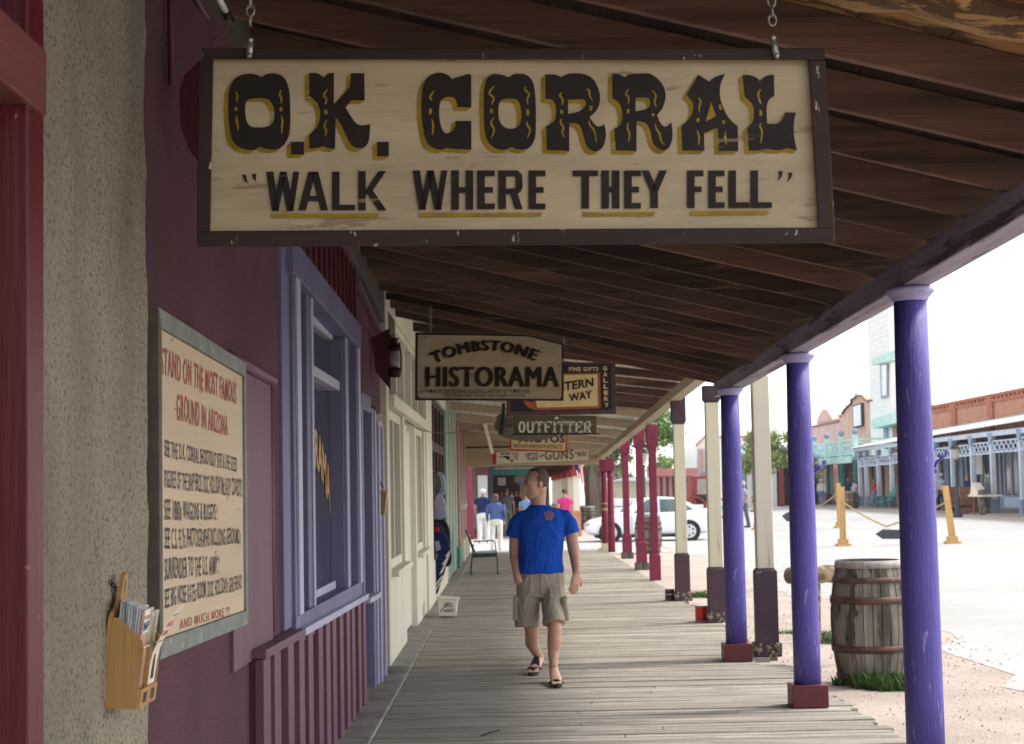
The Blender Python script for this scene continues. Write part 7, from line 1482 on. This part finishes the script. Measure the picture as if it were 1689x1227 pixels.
# ---------------------------------------------------------------- trees
def tree(base_, trunk, blobs, nleaf, m_, label, name='street_tree', size=.22, seed=1, tr_m='bark'):
    t = thing(name, label, 'tree', base_, 'street trees'); mb = MB()
    for path, rs in trunk: mb.tube(path, rs, 10)
    mb.build('trunk', tr_m, t, smooth=True); rd = random.Random(seed); mb = MB(); tot = sum(r ** 2 for _, r in blobs)
    for c, r in blobs:
        sub = [c + Vector((rd.gauss(0, 1), rd.gauss(0, 1), rd.gauss(0, .8))).normalized() * r * rd.uniform(.35, 1.0) for _ in range(9)]
        for k in range(int(nleaf * r * r / tot)):
            q = rd.choice(sub) + Vector((rd.gauss(0, 1), rd.gauss(0, 1), rd.gauss(0, .8))) * r * .22
            a = Vector((rd.gauss(0, 1), rd.gauss(0, 1), rd.gauss(0, 1))).normalized(); b_ = a.cross(Vector((rd.gauss(0, 1), rd.gauss(0, 1), rd.gauss(0, 1)))).normalized(); s_ = size * rd.uniform(.5, 1.3)
            mb.add([q - a * s_, q - b_ * s_ * .45, q + a * s_, q + b_ * s_ * .45], [(0, 1, 2, 3)])
    mb.build('crown', m_, t); return t
def T(px, py, y): return W(px, py, y=y)
ty = 75.5; b0 = T(980, 862, ty); b0.z = -.2
tree(b0, [([b0, T(978, 820, ty), T(975, 795, ty), T(972, 760, ty), T(975, 735, ty)], [.42, .36, .36, .26, .18]), ([T(992, 850, ty), T(993, 815, ty), T(986, 790, ty), T(1003, 778, ty), T(1030, 768, ty)], [.25, .24, .22, .13, .07]), ([T(976, 795, ty), T(960, 782, ty), T(950, 762, ty)], [.2, .16, .12]), ([T(986, 788, ty), T(1000, 765, ty), T(1015, 745, ty), T(1040, 725, ty)], [.16, .12, .09, .05]), ([T(974, 770, ty), T(1002, 740, ty), T(1060, 700, ty)], [.15, .1, .06]), ([T(1003, 778, ty), T(1012, 790, ty), T(1035, 785, ty)], [.08, .06, .03])],
     [(T(1000, 715, ty), 1.6), (T(1045, 700, ty), 1.7), (T(1088, 722, ty), 1.1), (T(1080, 700, ty), 1.0), (T(1016, 752, ty), .55), (T(960, 745, ty), .9), (T(1104, 725, ty), .5), (T(1030, 760, ty), .4), (T(935, 690, ty), 1.4)], 9000, 'leaf', 'grey barked tree with twisting limbs behind its oak barrel', size=.10, seed=2)
b1 = T(1262, 838, 112)
tree(b1, [([b1, T(1262, 790, 112), T(1258, 760, 112)], [.25, .2, .12])], [(T(1245, 762, 112), 1.2), (T(1262, 735, 112), 1.3), (T(1285, 728, 112), 1.2), (T(1282, 760, 112), 1.3), (T(1250, 718, 112), .7), (T(1300, 745, 112), 1.2), (T(1232, 772, 112), .5), (T(1318, 762, 112), 1.0), (T(1340, 775, 112), .6)], 9000, 'leaflight', 'bright green tree in front of the dark sheds across the street', size=.13, seed=5)
b2_ = T(1092, 812, 200)
tree(b2_, [([b2_, T(1092, 785, 200)], [.3, .2])], [(T(1090, 778, 200), 1.6), (T(1098, 768, 200), 1.2), (T(1083, 785, 200), 1.1)], 2500, 'leaflight', 'small pale green tree far off above the white car roof', size=.25, seed=9)
b3 = T(1004, 812, 170); tree(b3, [([b3, T(1004, 800, 170)], [.25, .2])], [(T(1004, 785, 170), 2.0), (T(1018, 800, 170), 1.2), (T(1000, 772, 170), 1.2)], 2500, 'leaf', 'dark green tree far off just right of the grey trunk', size=.22, seed=12)
# ---------------------------------------------------------------- grass and scattered gravel
rd = random.Random(21); gm = MB()
def tuft(c, rad_, n, h):
    for _ in range(n):
        a = rd.uniform(0, 6.28); r = rad_ * math.sqrt(rd.random()); b_ = V(c.x + r * math.cos(a), c.y + r * math.sin(a) * .8, -.2); hh = h * rd.uniform(.4, 1.1); l_ = V(rd.uniform(-1, 1), rd.uniform(-1, 1), 0) * hh * .6; w_ = V(rd.uniform(-1, 1), rd.uniform(-1, 1), 0).normalized() * .0045
        gm.add([b_ - w_, b_ + w_, b_ + w_ * .7 + l_ * .4 + V(0, 0, hh * .6), b_ + l_ + V(0, 0, hh)], [(0, 1, 2), (0, 2, 3)])
for px, py, rad_, n, h in ((1448, 1134, .22, 900, .14), (1470, 1137, .22, 700, .15), (1396, 1130, .12, 250, .09), (1425, 1135, .12, 250, .08), (1362, 1060, .28, 500, .10), (1345, 1048, .2, 250, .07), (1163, 985, .30, 500, .11), (1310, 1045, .2, 150, .06), (1500, 1095, .25, 250, .07)):
    tuft(W(px, py, z=-.2), rad_, n, h)
tag(gm.build('grass', 'grass', loc=(0, 0, -.2)), 'short green grass growing at barrel and post feet', 'grass', kind='stuff')
pm = MB(); rd = random.Random(22)
for _ in range(2200):
    y = rd.uniform(9, 30); x = rd.uniform(2.55, 5.2); s_ = rd.uniform(.004, .016) * (1 + .3 * (y > 16)); c = V(x, y, gz(x) + s_ * .3); q = [c + V(s_ * rd.uniform(.6, 1.2) * a, s_ * rd.uniform(.6, 1.2) * b_, s_ * rd.uniform(.5, .9) * k) for a, b_, k in ((1, 0, 0), (0, 1, 0), (-1, 0, 0), (0, -1, 0), (0, 0, 1))]
    pm.add(q, [(0, 1, 4), (1, 2, 4), (2, 3, 4), (3, 0, 4)])
M['stone'] = mat('gravel stones', (0.46, 0.38, 0.32), 0.9, 0.2, 5, island=0.4); tag(pm.build('gravel', 'stone', loc=(0, 0, -.2)), 'small stones scattered over the dirt verge', 'gravel', kind='stuff')
tag(MB().tube([W(794, 1214, z=.006), W(808, 1208, z=.008), W(824, 1204, z=.006)], .006, 6).build('twig', 'signblack', smooth=True), 'small dark twig lying on the planks at the bottom of the photo', 'twig')
# ---------------------------------------------------------------- summer haze
hz = bpy.data.meshes.new('haze'); bmz = MB().box(-70, 130, -25, 420, -1.4, 22)
hz.from_pydata([tuple(v) for v in bmz.v], [], bmz.f); ho = bpy.data.objects.new('haze', hz); COL.objects.link(ho); tag(ho, kind='stuff', label='thin pale summer haze over the street', cat='haze')
hm = bpy.data.materials.new('haze'); hm.use_nodes = True; hm.node_tree.nodes.clear(); pv = hm.node_tree.nodes.new('ShaderNodeVolumePrincipled'); oo = hm.node_tree.nodes.new('ShaderNodeOutputMaterial')
pv.inputs['Color'].default_value = (.93, .95, 1, 1); pv.inputs['Density'].default_value = .00025; hm.node_tree.links.new(pv.outputs[0], oo.inputs['Volume']); hz.materials.append(hm)
